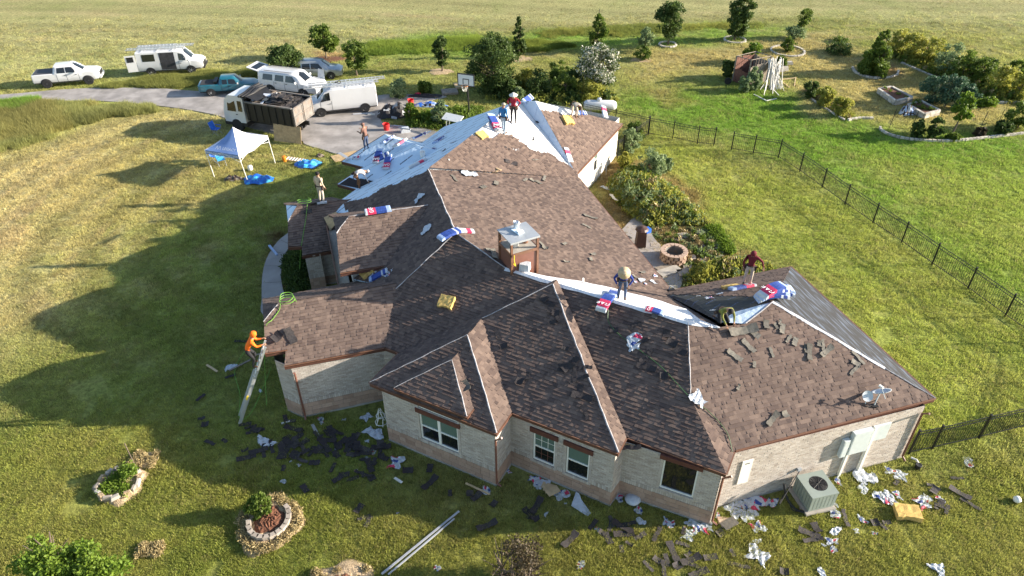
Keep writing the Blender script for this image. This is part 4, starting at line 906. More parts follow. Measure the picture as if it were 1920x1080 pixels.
class Car:
    """lofted body; stations: x, half width, top of lower body, roof height, half roof width, underside"""
    def __init__(s, root, T, paint, roof_paint=None): s.T = T; s.r = root; s.paint = paint
    def S(s, x, t):
        w_, zb, zt, wr, cl = lerp(s.T, x); has = zt > zb+0.02
        pts = [(w_*.90, cl), (w_*.985, cl+.12), (w_, (cl+zb)/2+.05), (w_*.975, zb), (wr, max(zt-.07, zb+.0)) if has else (w_*.93, zb+.02), (wr*.86, zt) if has else (w_*.75, zb+.04), (0, zt+.025) if has else (0, zb+.06)]
        i = min(5, int(t)); k = t-i; a, b = pts[i], pts[i+1]; return a[0]+(b[0]-a[0])*k, a[1]+(b[1]-a[1])*k
    def body(s, name='body'):
        xs = sorted({q[0] for q in s.T}); X_ = []
        for i in range(len(xs)-1):
            n = max(1, int((xs[i+1]-xs[i])/0.22)); X_ += [xs[i]+(xs[i+1]-xs[i])*k/n for k in range(n)]
        X_.append(xs[-1]); mb = MB(); vs = []; row = []
        for x in X_:
            r_ = []
            for sg in (1, -1):
                for t in (range(7) if sg == 1 else range(5, -1, -1)): y, z = s.S(x, t*0.99999); r_.append((x, sg*y, z))
            row.append(r_)
        n = len(row[0])
        for r_ in row: vs += r_
        fs = [(i*n+k, i*n+k+1, (i+1)*n+k+1, (i+1)*n+k) for i in range(len(row)-1) for k in range(n-1)]; fs += [tuple(range(n)), tuple(reversed(range((len(row)-1)*n, len(row)*n))), ]
        fs += [(i*n+n-1, i*n, (i+1)*n, (i+1)*n+n-1) for i in range(len(row)-1)]
        mb.add(vs, fs, s.paint); o = mb.build(name, s.r, smooth=True, world=False); s.b = o; s.patch('sill_trim', xs[0]+.1, xs[-1]-.25, .15, 1.0, 'black_plastic', off=.008, nx_=8)
        o.data.set_sharp_from_angle(angle=radians(38)); s.b = o; return o
    def patch(s, nm, x0, x1, t0, t1, m, sides=(1, -1), off=.012, skew0=0, skew1=0, nx_=3, par=None):
        for sg in sides:
            mb = MB(); vs = []; nt_ = 2
            for i in range(nx_+1):
                for j in range(nt_+1):
                    t = t0+(t1-t0)*j/nt_; xx0 = x0+skew0*j/nt_; xx1 = x1+skew1*j/nt_; x = xx0+(xx1-xx0)*i/nx_
                    y, z = s.S(x, t); vs.append((x, sg*(y+off), z+(off if t >= 4 else 0)))
            mb.add(vs, [(i*(nt_+1)+j, (i+1)*(nt_+1)+j, (i+1)*(nt_+1)+j+1, i*(nt_+1)+j+1) for i in range(nx_) for j in range(nt_)], m); mb.build(nm, par or s.r, world=False)
    def screen(s, nm, xa, xb, m, off=.015, ins=.06):
        """windscreen or rear glass between two stations"""
        mb = MB(); vs = []; k = 5
        for i in range(k+1):
            x = xa+(xb-xa)*i/k; w_, zb, zt, wr, cl = lerp(s.T, x)
            yh = wr-ins; vs += [(x, -yh, zt+off-.035), (x, 0, zt+off+.03), (x, yh, zt+off-.035)]
        mb.add(vs, [(3*i+j, 3*i+j+1, 3*i+j+4, 3*i+j+3) for i in range(k) for j in (0, 1)], m); mb.build(nm, s.r, world=False)
    def wheels(s, xr, xf, r, w_=.22, rim='rim', track=None):
        for x in (xr, xf):
            hw = lerp(s.T, x)[0]
            for sg in (1, -1):
                y = sg*(hw-.10); mb = MB(); mb.lathe([(r*.60, -w_/2), (r*.93, -w_/2), (r, -w_/2+.03), (r, w_/2-.03), (r*.93, w_/2), (r*.60, w_/2)], (x, y, r), 'tyre', 18, axis='Y'); wh = mb.build('wheel', s.r, smooth=False, world=False)
                mb = MB(); mb.lathe([(.02, w_/2+.01), (r*.18, w_/2+.015), (r*.22, w_/2-.02), (r*.5, w_/2-.03), (r*.60, w_/2+.004), (r*.60, -w_/2)], (x, y, r), rim, 14, axis='Y', R=None if sg > 0 else Matrix.Scale(-1, 3, (0, 1, 0)))
                for q in range(5): a = q*2*pi/5; mb.box((x+cos(a)*r*.38, y+sg*(w_/2-.01), r+sin(a)*r*.38), (r*.42, .02, r*.13), rim, R=Matrix.Rotation(-a, 3, 'Y'))
                mb.build('rim', wh, world=False)
                mb = MB(); R_2 = r*1.17; k = 12; ctr = (x, sg*(hw+.012), r*1.02); vs = [(ctr[0]+R_2*cos(pi*i/k), sg*(lerp(s.T, ctr[0]+R_2*cos(pi*i/k))[0]+.010), ctr[2]+R_2*sin(pi*i/k)) for i in range(k+1)]+[(ctr[0]-R_2, sg*(hw+.01), lerp(s.T, x)[4]-.02), (ctr[0]+R_2, sg*(hw+.01), lerp(s.T, x)[4]-.02)]
                mb.add(vs, [tuple(range(len(vs)))], 'black_plastic'); mb.build('wheel_arch', s.r, world=False)
    def mirrors(s, x, z, m):
        for sg in (1, -1):
            mb = MB(); hw = lerp(s.T, x)[0]; mb.box((x, sg*(hw+.12), z), (.10, .20, .15), m, taper=.85); mb.tube([(x, sg*(hw-.03), z-.03), (x, sg*(hw+.08), z-.03)], .02, 'black_plastic'); mb.build('door_mirror', s.r, world=False)
WBASE = [3.6]
def place_vehicle(name, label, rear_px, front_px, halfw, wb_mid, group=None):
    """root at the vehicle's centre; local +x points to its nose"""
    a, b = G(*rear_px), G(*front_px); d = (b-a).normalized(); rz = atan2(d.y, d.x); n = Vector((-d.y, d.x, 0))
    if n.y < 0: n = -n
    c = (a+b)/2+n*halfw; loc = c-d*wb_mid
    sc_ = max(.78, min(1.04, (b-a).length/WBASE[0])); c = (a+b)/2+n*halfw*sc_; loc = c-d*wb_mid*sc_
    cat = {'pickup_truck': 'pickup', 'cargo_van': 'van', 'family_suv': 'car', 'crossover_car': 'car'}[name]
    return thing(name, label, cat, loc, rz, group, scale=sc_)
def lamps(c, L, zf, zr, hw, front='lamp_clear', rear='lamp_red'):
    for sg in (1, -1):
        mb = MB(); mb.box((L-.10, sg*(hw-.22), zf), (.18, .34, .17), front); mb.build('headlight', c.r, world=False)
        mb = MB(); mb.box((.04, sg*(hw-.10), zr), (.10, .16, .34), rear); mb.build('tail_light', c.r, world=False)
def handle(c, xs, z):
    for x in xs:
        for sg in (1, -1):
            mb = MB(); mb.box((x, sg*(lerp(c.T, x)[0]+.015), z), (.16, .03, .035), 'black_plastic'); mb.build('door_handle', c.r, world=False)
def seam(c, xs, t0=1, t1=3):
    for x in xs: c.patch('door_seam', x-.012, x+.012, t0, t1, 'black_plastic', off=.006, nx_=1)
VG = 'vehicles parked along the drive'
# white crew cab pickup
WBASE[0] = 3.7; r = place_vehicle('pickup_truck', 'white crew cab pickup with dark bed cover, alone at the far left beside the drive', (88, 166), (166, 159), .98, 2.85, VG)
c = Car(r, [(0, .90, 1.22, 1.22, .80, .55), (.08, .97, 1.28, 1.28, .85, .45), (1.86, .99, 1.28, 1.28, .85, .42), (1.90, .99, 1.28, 1.34, .80, .42), (2.10, .99, 1.27, 1.92, .76, .42), (3.55, .99, 1.25, 1.95, .76, .42), (3.75, .99, 1.25, 1.90, .75, .42), (4.55, .98, 1.27, 1.30, .82, .42), (5.5, .96, 1.20, 1.20, .8, .45), (5.80, .90, 1.10, 1.10, .7, .50), (5.92, .80, .95, .95, .6, .55)], 'car_white')
c.body(); c.patch('side_window', 2.30, 3.05, 3.12, 3.9, 'glass_dark', skew0=.08); c.patch('side_window', 3.12, 4.10, 3.12, 3.9, 'glass_dark', skew1=-.40); c.screen('windscreen', 3.72, 4.52, 'glass_dark'); c.screen('rear_window', 1.93, 2.08, 'glass_dark')
mb = MB(); mb.box((1.0, 0, 1.345), (1.72, 1.60, .03), 'tonneau'); mb.build('bed_cover', r, world=False); c.wheels(1.15, 4.85, .43, .28, 'rim_dark'); c.mirrors(4.0, 1.42, 'car_white'); lamps(c, 5.92, .95, 1.02, .86); handle(c, (2.95, 3.95), 1.12); seam(c, (2.22, 3.08, 4.15))
mb = MB(); mb.box((5.93, 0, .90), (.06, 1.0, .30), 'black_plastic'); mb.build('grille', r, world=False); mb = MB(); mb.box((5.95, 0, .62), (.16, 1.7, .2), 'car_white'); mb.build('bumper', r, world=False)
def van(r, paint, facing_door_open=False, dx=0):
    c = Car(r, [(0, .92, 1.25, 2.02, .80, .42), (.06, .98, 1.25, 2.12, .84, .38), (3.6, .99, 1.25, 2.14, .84, .38), (4.05, .99, 1.22, 2.02, .80, .38), (4.72, .99, 1.20, 1.28, .82, .38), (5.35, .95, 1.10, 1.10, .7, .42), (5.62, .88, .92, .92, .6, .46)], paint); c.body()
    c.patch('side_window', 3.70, 4.52, 3.10, 3.85, 'glass_dark', skew1=-.42); c.screen('windscreen', 4.0, 4.70, 'glass_dark', off=.02); c.wheels(1.05, 4.55, .37, .22, 'rim_dark' if dx else 'rim'); c.mirrors(4.35, 1.40, 'black_plastic' if dx else paint); seam(c, (3.62, 4.5), 1, 3.0); handle(c, (3.75,), 1.05)
    mb = MB(); mb.box((5.63, 0, .78), (.06, 1.1, .28), 'black_plastic'); mb.build('grille', r, world=False); mb = MB(); mb.box((5.66, 0, .52), (.14, 1.7, .16), 'black_plastic'); mb.build('bumper', r, world=False); lamps(c, 5.62, .85, 1.3, .86); return c
def ladder_pair(root, x0, x1, y, z, w_=.42, nm='ladder', n=None):
    mb = MB(); L = x1-x0
    for sg in (-1, 1): mb.box(((x0+x1)/2, y+sg*w_/2, z), (L, .03, .08), 'aluminium')
    k = int(L/.30)
    for i in range(k): mb.tube([(x0+.15+i*.30, y-w_/2, z), (x0+.15+i*.30, y+w_/2, z)], .017, 'aluminium', n=5)
    return mb
def free_ladder(mb, root, label, group='ladders on the van roofs'):
    o = mb.build('extension_ladder'); o.location = root.location; o.rotation_euler = root.rotation_euler; o.scale = root.scale; tag(o, label, 'ladder', group); return o
def rack(r, xs, z=2.22):
    for x in xs:
        mb = MB(); mb.tube([(x, -.8, 2.10), (x, -.8, z), (x, .8, z), (x, .8, 2.10)], .022, 'aluminium', n=5); mb.build('roof_rack', r, world=False)
WBASE[0] = 3.5; r = place_vehicle('cargo_van', 'white van with side door slid open and ladders on its roof, behind the white pickup', (286, 143), (361, 138.5), .98, 2.8, VG); c = van(r, 'car_white')
c.patch('side_window', .55, 1.65, 3.10, 3.85, 'glass_dark'); c.patch('door_opening', 2.05, 3.35, 1.1, 3.95, 'interior', sides=(-1,), off=.016); rack(r, (.7, 2.0, 3.3)); 
mb = MB(); mb.box((2.7, -.62, .62), (1.1, .6, .35), 'old_wood'); mb.box((2.4, -.70, .90), (.35, .4, .25), 'car_white', R=RZ(.4)); mb.build('cargo', r, world=False)
mb = MB(); mb.box((-.42, -1.0, 1.22), (.85, .05, 1.45), 'car_white', R=RZ(.12)); mb.box((-.42, -1.03, 1.6), (.55, .05, .45), 'glass_dark', R=RZ(.12)); mb.build('rear_door', r, world=False)
free_ladder(ladder_pair(r, -.75, 4.3, -.30, 2.30), r, 'aluminium ladder on the far van roof, nearer the open side door'); free_ladder(ladder_pair(r, .1, 5.0, .30, 2.30), r, 'aluminium ladder on the far van roof, far side'); free_ladder(ladder_pair(r, .2, 3.6, -.05, 2.45), r, 'short aluminium ladder lying across the top of the far van ladders')
r = place_vehicle('cargo_van', 'white van with long ladders on its roof, facing left beside the dump truck', (686, 211), (604, 220), .98, 2.8, VG); c = van(r, 'car_white', dx=1); rack(r, (.7, 2.2, 3.4))
c.patch('rear_window', .02, .04, 3.2, 3.8, 'glass_dark')
free_ladder(ladder_pair(r, -.3, 5.6, .32, 2.30), r, 'long aluminium ladder on the near van roof, camera side'); free_ladder(ladder_pair(r, -.9, 5.2, -.28, 2.32), r, 'longest aluminium ladder on the near van roof, far side')
mb = MB(); q = [Vector((2.9+.22*cos(a), .1+.16*sin(a), 2.42+.08*sin(a*2))) for a in [i*pi/5 for i in range(11)]]; mb.tube(q, .03, 'black_rubber', n=5); o = mb.build('cable_coil'); o.scale = r.scale; o.location = r.location; o.rotation_euler = r.rotation_euler; tag(o, 'small black coil on top of the near van ladders', 'coil')
# teal extended cab pickup
WBASE[0] = 3.35; r = place_vehicle('pickup_truck', 'teal extended cab pickup with open bed, on the drive beside the dump truck', (397, 181.5), (463, 177), .93, 2.75, VG)
c = Car(r, [(0, .86, 1.08, 1.08, .75, .50), (.08, .92, 1.10, 1.10, .8, .42), (1.92, .93, 1.10, 1.10, .8, .40), (1.97, .93, 1.10, 1.16, .76, .40), (2.15, .93, 1.09, 1.68, .70, .40), (3.35, .93, 1.07, 1.70, .70, .40), (3.5, .93, 1.07, 1.66, .69, .40), (4.15, .92, 1.08, 1.12, .76, .40), (5.2, .90, .98, .98, .7, .42), (5.55, .82, .82, .82, .6, .46)], 'car_teal'); c.body()
c.patch('side_window', 2.32, 2.80, 3.12, 3.88, 'glass_dark'); c.patch('side_window', 2.92, 3.85, 3.12, 3.88, 'glass_dark', skew1=-.38); c.screen('windscreen', 3.48, 4.13, 'glass_dark'); c.screen('rear_window', 2.0, 2.12, 'glass_dark'); c.wheels(1.10, 4.45, .38, .24); c.mirrors(3.8, 1.22, 'car_white'); lamps(c, 5.55, .82, .9, .8); seam(c, (2.2, 2.85, 3.95)); handle(c, (2.98,), .95)
mb = MB(); mb.box((1.0, 0, 1.165), (1.65, 1.45, .02), 'interior'); mb.box((1.65, 0, 1.28), (.35, 1.3, .22), 'black_plastic'); mb.build('open_bed', r, world=False); mb = MB(); mb.box((5.56, 0, .58), (.14, 1.6, .2), 'chrome'); mb.build('bumper', r, world=False)
# white SUV with tailgate up
WBASE[0] = 2.95; r = place_vehicle('family_suv', 'white full size SUV with raised tailgate, between the teal pickup and the near van', (509, 178), (570, 186), .98, 2.5, VG)
c = Car(r, [(0, .92, 1.18, 1.75, .74, .45), (.25, .98, 1.15, 1.76, .78, .40), (3.0, .99, 1.12, 1.79, .78, .40), (3.35, .99, 1.12, 1.73, .76, .40), (4.0, .98, 1.15, 1.20, .80, .40), (4.85, .95, 1.05, 1.05, .75, .42), (5.12, .86, .88, .88, .6, .46)], 'car_white'); c.body()
for a_, b_, k_ in ((.45, 1.35, 0), (1.55, 2.35, 0), (2.5, 3.55, -.42)): c.patch('side_window', a_, b_, 3.12, 3.88, 'glass_dark', skew1=k_, skew0=.06)
c.screen('windscreen', 3.32, 3.98, 'glass_dark'); c.wheels(1.05, 4.0, .40, .26); c.mirrors(3.5, 1.28, 'car_white'); lamps(c, 5.12, .85, 1.2, .86); seam(c, (1.45, 2.42, 3.6)); handle(c, (1.65, 2.6), 1.05)
mb = MB(); mb.add([(.05, -.78, 1.76), (.05, .78, 1.76), (-1.0, .74, 1.96), (-1.0, -.74, 1.96), (.05, -.78, 1.70), (.05, .78, 1.70), (-1.0, .74, 1.90), (-1.0, -.74, 1.90)], [(0, 1, 2, 3), (7, 6, 5, 4), (0, 3, 7, 4), (1, 5, 6, 2), (2, 6, 7, 3)], 'car_white'); tg = mb.build('tailgate', r, world=False); mb = MB(); mb.add([(-.15, -.6, 1.81), (-.15, .6, 1.81), (-.7, .58, 1.915), (-.7, -.58, 1.915)], [(0, 1, 2, 3)], 'glass_dark'); mb.build('rear_window', tg, world=False)
mb = MB(); mb.tube([(.5, -.62, 1.83), (3.0, -.62, 1.86)], .02, 'black_plastic'); mb.tube([(.5, .62, 1.83), (3.0, .62, 1.86)], .02, 'black_plastic'); mb.build('roof_rail', r, world=False)
mb = MB(); mb.add([(4.3, .90, 1.15), (4.95, .88, 1.05), (4.9, 1.0, 1.75), (4.4, 1.0, 1.85)], [(0, 1, 2, 3)], 'car_white'); mb.build('far_mirror_panel', r, world=False)
# silver crossover
WBASE[0] = 2.65; r = place_vehicle('crossover_car', 'silver crossover parked behind the dark bush', (568, 151), (621, 149.5), .92, 2.25, VG)
c = Car(r, [(0, .80, .95, 1.25, .6, .40), (.35, .90, 1.02, 1.55, .68, .32), (.9, .92, 1.02, 1.66, .70, .30), (2.3, .93, .98, 1.68, .70, .30), (2.75, .93, .98, 1.60, .68, .30), (3.5, .92, .98, 1.02, .74, .30), (4.3, .88, .88, .88, .7, .32), (4.62, .74, .70, .70, .5, .36)], 'car_silver'); c.body()
c.patch('side_window', 1.0, 1.75, 3.12, 3.88, 'glass_dark', skew0=.05); c.patch('side_window', 1.85, 3.0, 3.12, 3.88, 'glass_dark', skew1=-.45); c.patch('side_window', .50, .92, 3.15, 3.7, 'glass_dark', skew0=.15); c.screen('windscreen', 2.72, 3.48, 'glass_dark'); c.wheels(.95, 3.6, .36, .22); c.mirrors(2.95, 1.08, 'car_silver'); lamps(c, 4.58, .72, 1.0, .78); seam(c, (1.8, 3.05)); handle(c, (1.95, 1.2), .88)
# dump truck
ta, tb = G(545, 264), G(441, 247); d_ = (tb-ta).normalized(); nn = Vector((-d_.y, d_.x, 0)); nn = nn if nn.y > 0 else -nn
r = thing('dump_truck', 'cab-over dump truck with white cab and tall black bed heaped with torn-off roofing', 'truck', (ta+tb)/2+nn*1.2-d_*2.95, atan2(d_.y, d_.x), VG)
mb = MB()   # cab: x 5.3..7.0
prof = [(5.35, .75), (5.35, 2.55), (5.55, 2.72), (6.55, 2.70), (6.95, 2.35), (7.15, 1.45), (7.15, .70)]; hw = 1.08
vs = [(x, -hw*(1 if z < 1.6 else .93), z) for x, z in prof]+[(x, hw*(1 if z < 1.6 else .93), z) for x, z in prof]; k = len(prof)
mb.add(vs, [tuple(reversed(range(k))), tuple(range(k, 2*k))]+[(i, (i+1) % k, (i+1) % k+k, i+k) for i in range(k)], 'car_white'); cabo = mb.build('cab', r, world=False)
for sg in (1, -1):
    mb = MB(); mb.add([(6.05, sg*1.075, 1.55), (6.78, sg*1.085, 1.55), (6.68, sg*1.025, 2.30), (6.05, sg*1.02, 2.36)], [(0, 1, 2, 3)], 'glass_dark'); mb.build('side_window', cabo, world=False)
    mb = MB(); mb.add([(5.50, sg*1.075, 1.60), (5.85, sg*1.075, 1.60), (5.85, sg*1.02, 2.36), (5.50, sg*1.02, 2.36)], [(0, 1, 2, 3)], 'glass_dark'); mb.build('side_window', cabo, world=False)
    mb = MB(); mb.box((6.02, sg*1.10, 1.35), (.14, .03, .05), 'black_plastic'); mb.build('door_handle', cabo, world=False)
mb = MB(); mb.add([(7.165, -.95, 1.5), (7.165, .95, 1.5), (6.98, .88, 2.32), (6.98, -.88, 2.32)], [(0, 1, 2, 3)], 'glass_dark'); mb.build('windscreen', cabo, world=False); cabo.location.x = -1.15
mb = MB(); mb.box((5.15, 0, .62), (1.9, 2.1, .35), 'black_plastic'); mb.build('bumper', r, world=False)
mb = MB(); mb.box((2.7, .45, .75), (5.5, .12, .28), 'black_metal'); mb.box((2.7, -.45, .75), (5.5, .12, .28), 'black_metal'); mb.box((3.3, -.85, .65), (.9, .5, .5), 'rusty_grey'); mb.box((2.4, -.90, .6), (.6, .4, .4), 'black_plastic'); mb.build('chassis', r, world=False)
bx0, bx1, bz0, bz1, bh = .0, 3.85, 1.15, 2.45, 1.22
mb = MB()
for sg in (1, -1): mb.box(((bx0+bx1)/2, sg*bh, (bz0+bz1)/2), (bx1-bx0, .07, bz1-bz0), 'truck_bed_black')
mb.box((bx1, 0, (bz0+bz1)/2+.15), (.07, 2*bh, bz1-bz0+.3), 'truck_bed_black'); mb.box(((bx0+bx1)/2, 0, bz0), (bx1-bx0, 2*bh, .1), 'truck_bed_black'); bed = mb.build('dump_bed', r, world=False)
for sg in (1, -1):
    for i in range(7): mb = MB(); mb.box((bx0+.2+i*.575, sg*(bh+.06), (bz0+bz1)/2), (.08, .07, bz1-bz0-.05), 'truck_bed_black'); mb.build('stake', bed, world=False)
    mb = MB(); mb.box(((bx0+bx1)/2, sg*bh, bz1+.02), (bx1-bx0, .13, .09), 'rusty_grey'); mb.build('top_rail', bed, world=False)
for sg in (1, -1):
    mb = MB(); mb.box((bx0-.02, sg*bh*.5, (bz0+bz1)/2), (.08, bh-.04, bz1-bz0), 'rusty_grey')
    for z in (bz0+.05, (bz0+bz1)/2, bz1-.05): mb.box((bx0-.07, sg*bh*.5, z), (.05, bh-.06, .07), 'rusty_grey')
    for y in (.08, bh-.08): mb.box((bx0-.07, sg*y, (bz0+bz1)/2), (.05, .07, bz1-bz0), 'rusty_grey')
    mb.build('tailgate', bed, world=False)
mb = MB()   # rolled tarp over the headboard
for i in range(3): mb.tube([(bx1-.15+i*.28, -1.2, bz1+.32+.06*i), (bx1-.1+i*.28, -.4, bz1+.40), (bx1-.18+i*.28, .4, bz1+.36), (bx1-.12+i*.28, 1.2, bz1+.34)], [.10, .15, .13, .09], 'black_plastic', n=7)
mb.add([(bx1-.2, -1.2, bz1+.35), (bx1-.2, 1.2, bz1+.4), (bx1-1.0, 1.15, bz1+.18), (bx1-1.15, -.5, bz1+.15)], [(0, 1, 2, 3)], 'truck_bed_black'); mb.build('tarp_roll', r, world=False)
for x in (5.05, 1.05):
    for sg in (1, -1):
        mb = MB(); mb.lathe([(.28, -.14), (.46, -.14), (.49, -.10), (.49, .10), (.46, .14), (.28, .14)], (x, sg*.95, .49), 'tyre', 18, axis='Y'); wh = mb.build('wheel', r, world=False)
        mb = MB(); mb.lathe([(.05, .10), (.10, .13), (.20, .02), (.28, .10), (.28, -.1)], (x, sg*.95, .49), 'rim', 12, axis='Y', R=None if sg > 0 else Matrix.Scale(-1, 3, (0, 1, 0))); mb.build('rim', wh, world=False)
# heap of torn roofing in the bed
mat('tan_felt', (0.42, 0.33, 0.24), .9, var=.2); mat('pale_film', (0.66, 0.68, 0.72), .55, var=.1)
mb = MB(); rn = random.Random(5)
gxn, gyn = 22, 12; vs = []; 
for i in range(gxn+1):
    for j in range(gyn+1):
        x = bx0+.1+(bx1-bx0-.2)*i/gxn; y = -bh+.06+(2*bh-.12)*j/gyn; hgt = .45*math.exp(-((x-1.5)/.9)**2-((y-.1)/.8)**2)+.30*math.exp(-((x-3.2)/1.2)**2-(y/.9)**2)
        vs.append((x+rn.uniform(-.06, .06), y+rn.uniform(-.04, .04) if 0 < j < gyn else y, bz1-.22+hgt+rn.uniform(-.06, .08)))
fs = [(i*(gyn+1)+j, (i+1)*(gyn+1)+j, (i+1)*(gyn+1)+j+1, i*(gyn+1)+j+1) for i in range(gxn) for j in range(gyn)]
for f in fs: 
    cx = vs[f[0]][0]; m_ = rn.choice(['shingle_new']*5+['truck_bed_black']*2+(['tan_felt']*3+['pale_film']*2 if 2.6 < cx < 4.2 else []))
    mb.add([vs[q] for q in f], [(0, 1, 2, 3)], m_)
for i in range(110):
    x = rn.uniform(.2, 3.6); y = rn.uniform(-1.0, 1.0); hgt = .45*math.exp(-((x-1.5)/.9)**2-((y-.1)/.8)**2)+.30*math.exp(-((x-3.2)/1.2)**2-(y/.9)**2)
    mb.box((x, y, bz1-.14+hgt+rn.uniform(0, .06)), (rn.uniform(.25, .8), rn.uniform(.15, .32), .012), rn.choice(['shingle_new', 'shingle_new', 'shingle_new', 'shingle_dark', 'truck_bed_black']+(['tan_felt', 'pale_film'] if x > 2.4 else [])), R=Matrix.Rotation(rn.random()*6, 3, 'Z') @ Matrix.Rotation(rn.uniform(-.4, .4), 3, 'X'))
o = mb.build('roofing_debris'); o.location = r.location; o.rotation_euler = r.rotation_euler; tag(o, 'heap of torn shingles, felt and film piled in the dump truck bed', 'debris', kind='stuff')
TRUCK = r
def free(mb, nm, label, cat, group=None, smooth=False, kind=None):
    o = mb.build(nm, smooth=smooth); tag(o, label, cat, group, kind); return o
# plywood leaning on the truck's rear corner
a, b2 = G(514, 264), G(565, 271); u_ = (b2-a); L_ = u_.length; u_.normalize(); back = Vector((-u_.y, u_.x, 0)); back = back if back.y > 0 else -back
mb = MB(); mb.poly([a, b2, b2+back*.30+Vector((0, 0, 1.18)), a+back*.30+Vector((0, 0, 1.18))], 'plywood', thick=.02); free(mb, 'plywood_sheet', 'plywood sheet leaning against the rear corner of the dump truck', 'plywood')

# ------------------------------------------------------------------ people
CLOTH = {}
def cm(name, c, **k):
    if name not in MAT: mat(name, c, k.pop('rough', .85), var=.18, scale=9, bump=.4, bscale=25, **k)
    return name
cm('skin', (0.33, 0.18, 0.11), rough=.6); cm('skin_dark', (0.20, 0.10, 0.06), rough=.6); cm('boot', (0.07, 0.04, 0.025)); cm('hair_black', (0.012, 0.010, 0.010)); cm('leather', (0.05, 0.03, 0.022))
def person(label, loc, heading, pose, shirt, pants, skin='skin', sleeve='long', hat=None, belt=True, hatm='hair_black', scale=1.0, shoes='boot'):
    """one skinned body grown from a posed skeleton; +x is where the person faces"""
    root = thing('person', label, 'person', loc, heading, scale=scale); J = dict(pose); V = []; Rr = []; Eg = []; ids = {}
    rad = dict(pelvis=(.155, .12), waist=(.135, .105), chest=(.175, .125), neck0=(.075, .07), neck=(.06, .06), head0=(.085, .095), head=(.088, .102), top=(.05, .06))
    def v(n, p, r_): ids[n] = len(V); V.append(tuple(p)); Rr.append(r_ if isinstance(r_, tuple) else (r_, r_)); return ids[n]
    def e(a, b): Eg.append((ids[a], ids[b]))
    for n in ('pelvis', 'waist', 'chest', 'neck', 'head', 'top'): v(n, J[n], rad[n])
    for a, b in (('pelvis', 'waist'), ('waist', 'chest'), ('chest', 'neck'), ('neck', 'head'), ('head', 'top')): e(a, b)
    fingers = []
    for s_ in 'LR':
        v('sh'+s_, J['sh'+s_], .072); v('el'+s_, J['el'+s_], .048); v('wr'+s_, J['wr'+s_], .030); e('chest', 'sh'+s_); e('sh'+s_, 'el'+s_); e('el'+s_, 'wr'+s_)
        w0 = Vector(J['wr'+s_]); d = (w0-Vector(J['el'+s_])).normalized(); side = d.cross(Vector((0, 0, 1))); side = side.normalized() if side.length > .1 else Vector((0, 1, 0)); cu = side.cross(d)
        v('pa'+s_, w0+d*.065, (.042, .022)); e('wr'+s_, 'pa'+s_)
        fingers.append((w0+d*.065, d, side, cu, s_))
        v('hi'+s_, J['hi'+s_], .098); v('kn'+s_, J['kn'+s_], .066); v('an'+s_, J['an'+s_], .048); e('pelvis', 'hi'+s_); e('hi'+s_, 'kn'+s_); e('kn'+s_, 'an'+s_)
        an = Vector(J['an'+s_]); toe = Vector(J['to'+s_]) if 'to'+s_ in J else an+Vector((.17, 0, -.05)); v('to'+s_, toe, (.045, .035)); e('an'+s_, 'to'+s_)
    me = bpy.data.meshes.new('body'); me.from_pydata(V, Eg, []); o = bpy.data.objects.new('body', me); COL.objects.link(o)
    sk = o.modifiers.new('Skin', 'SKIN'); 
    for i, q in enumerate(me.skin_vertices[0].data): q.radius = Rr[i]; q.use_root = (i == 0)
    sb = o.modifiers.new('Sub', 'SUBSURF'); sb.levels = 2; sb.render_levels = 2
    dg = bpy.context.evaluated_depsgraph_get(); m2 = bpy.data.meshes.new_from_object(o.evaluated_get(dg)); bpy.data.objects.remove(o)
    names = [shirt, pants, skin, shoes]
    for n in names: m2.materials.append(MAT[n])
    segs = [(Vector(V[a]), Vector(V[b]), a, b) for a, b in Eg]; inv = {k: n for n, k in ids.items()}
    co = np.array([p.center for p in m2.polygons]); best = np.full(len(co), 1e9); mi = np.zeros(len(co), int)
    for a, b, ia, ib in segs:
        ab = np.array(b-a); A0 = np.array(a); t = np.clip(((co-A0) @ ab)/(ab @ ab+1e-9), 0, 1); d = np.linalg.norm(co-A0-t[:, None]*ab, axis=1)-0.5*(Rr[ia][0]*(1-t)+Rr[ib][0]*t)
        na, nb_ = inv[ia], inv[ib]; k = np.zeros(len(co), int)
        if nb_[:2] in ('kn', 'an') : k[:] = 1
        elif nb_[:2] == 'hi': k[:] = 1
        elif nb_[:2] == 'to': k[:] = 3
        elif nb_[:2] == 'pa': k[:] = 2
        elif nb_ in ('head', 'top'): k[:] = 2
        elif nb_ == 'neck': k = np.where(t > .7, 2, 0)
        elif nb_ == 'waist': k = np.where(t < .35, 1, 0)
        elif nb_[:2] == 'wr': k = np.where((t > .9) if sleeve == 'long' else (t > -1), 2, 0)
        elif nb_[:2] == 'el' and sleeve == 'short': k = np.where(t > .55, 2, 0)
        up_ = d < best; best = np.where(up_, d, best); mi = np.where(up_, k, mi)
    m2.polygons.foreach_set('material_index', mi.tolist()); m2.polygons.foreach_set('use_smooth', [True]*len(co)); m2.update(); m2.name = 'body'
    body = bpy.data.objects.new('body', m2); COL.objects.link(body); body.parent = root
    for p0, d, side, cu, s_ in fingers:
        mb = MB(); sg = 1 if s_ == 'L' else -1
        for q, (off, ln) in enumerate(((-.030, .075), (-.010, .088), (.010, .082), (.029, .066))):
            a = p0+side*off+d*.01; mb.tube([a, a+d*ln*.5-cu*.006, a+d*ln*.8-cu*.028, a+d*ln*.9-cu*.045], [.011, .0105, .010, .008], skin, n=5)
        a = p0-d*.03+side*(-.035*sg); mb.tube([a, a+d*.03-side*.03*sg-cu*.01, a+d*.065-side*.025*sg-cu*.03], [.013, .012, .009], skin, n=5); h_ = mb.build('hand', root, smooth=True, world=False)
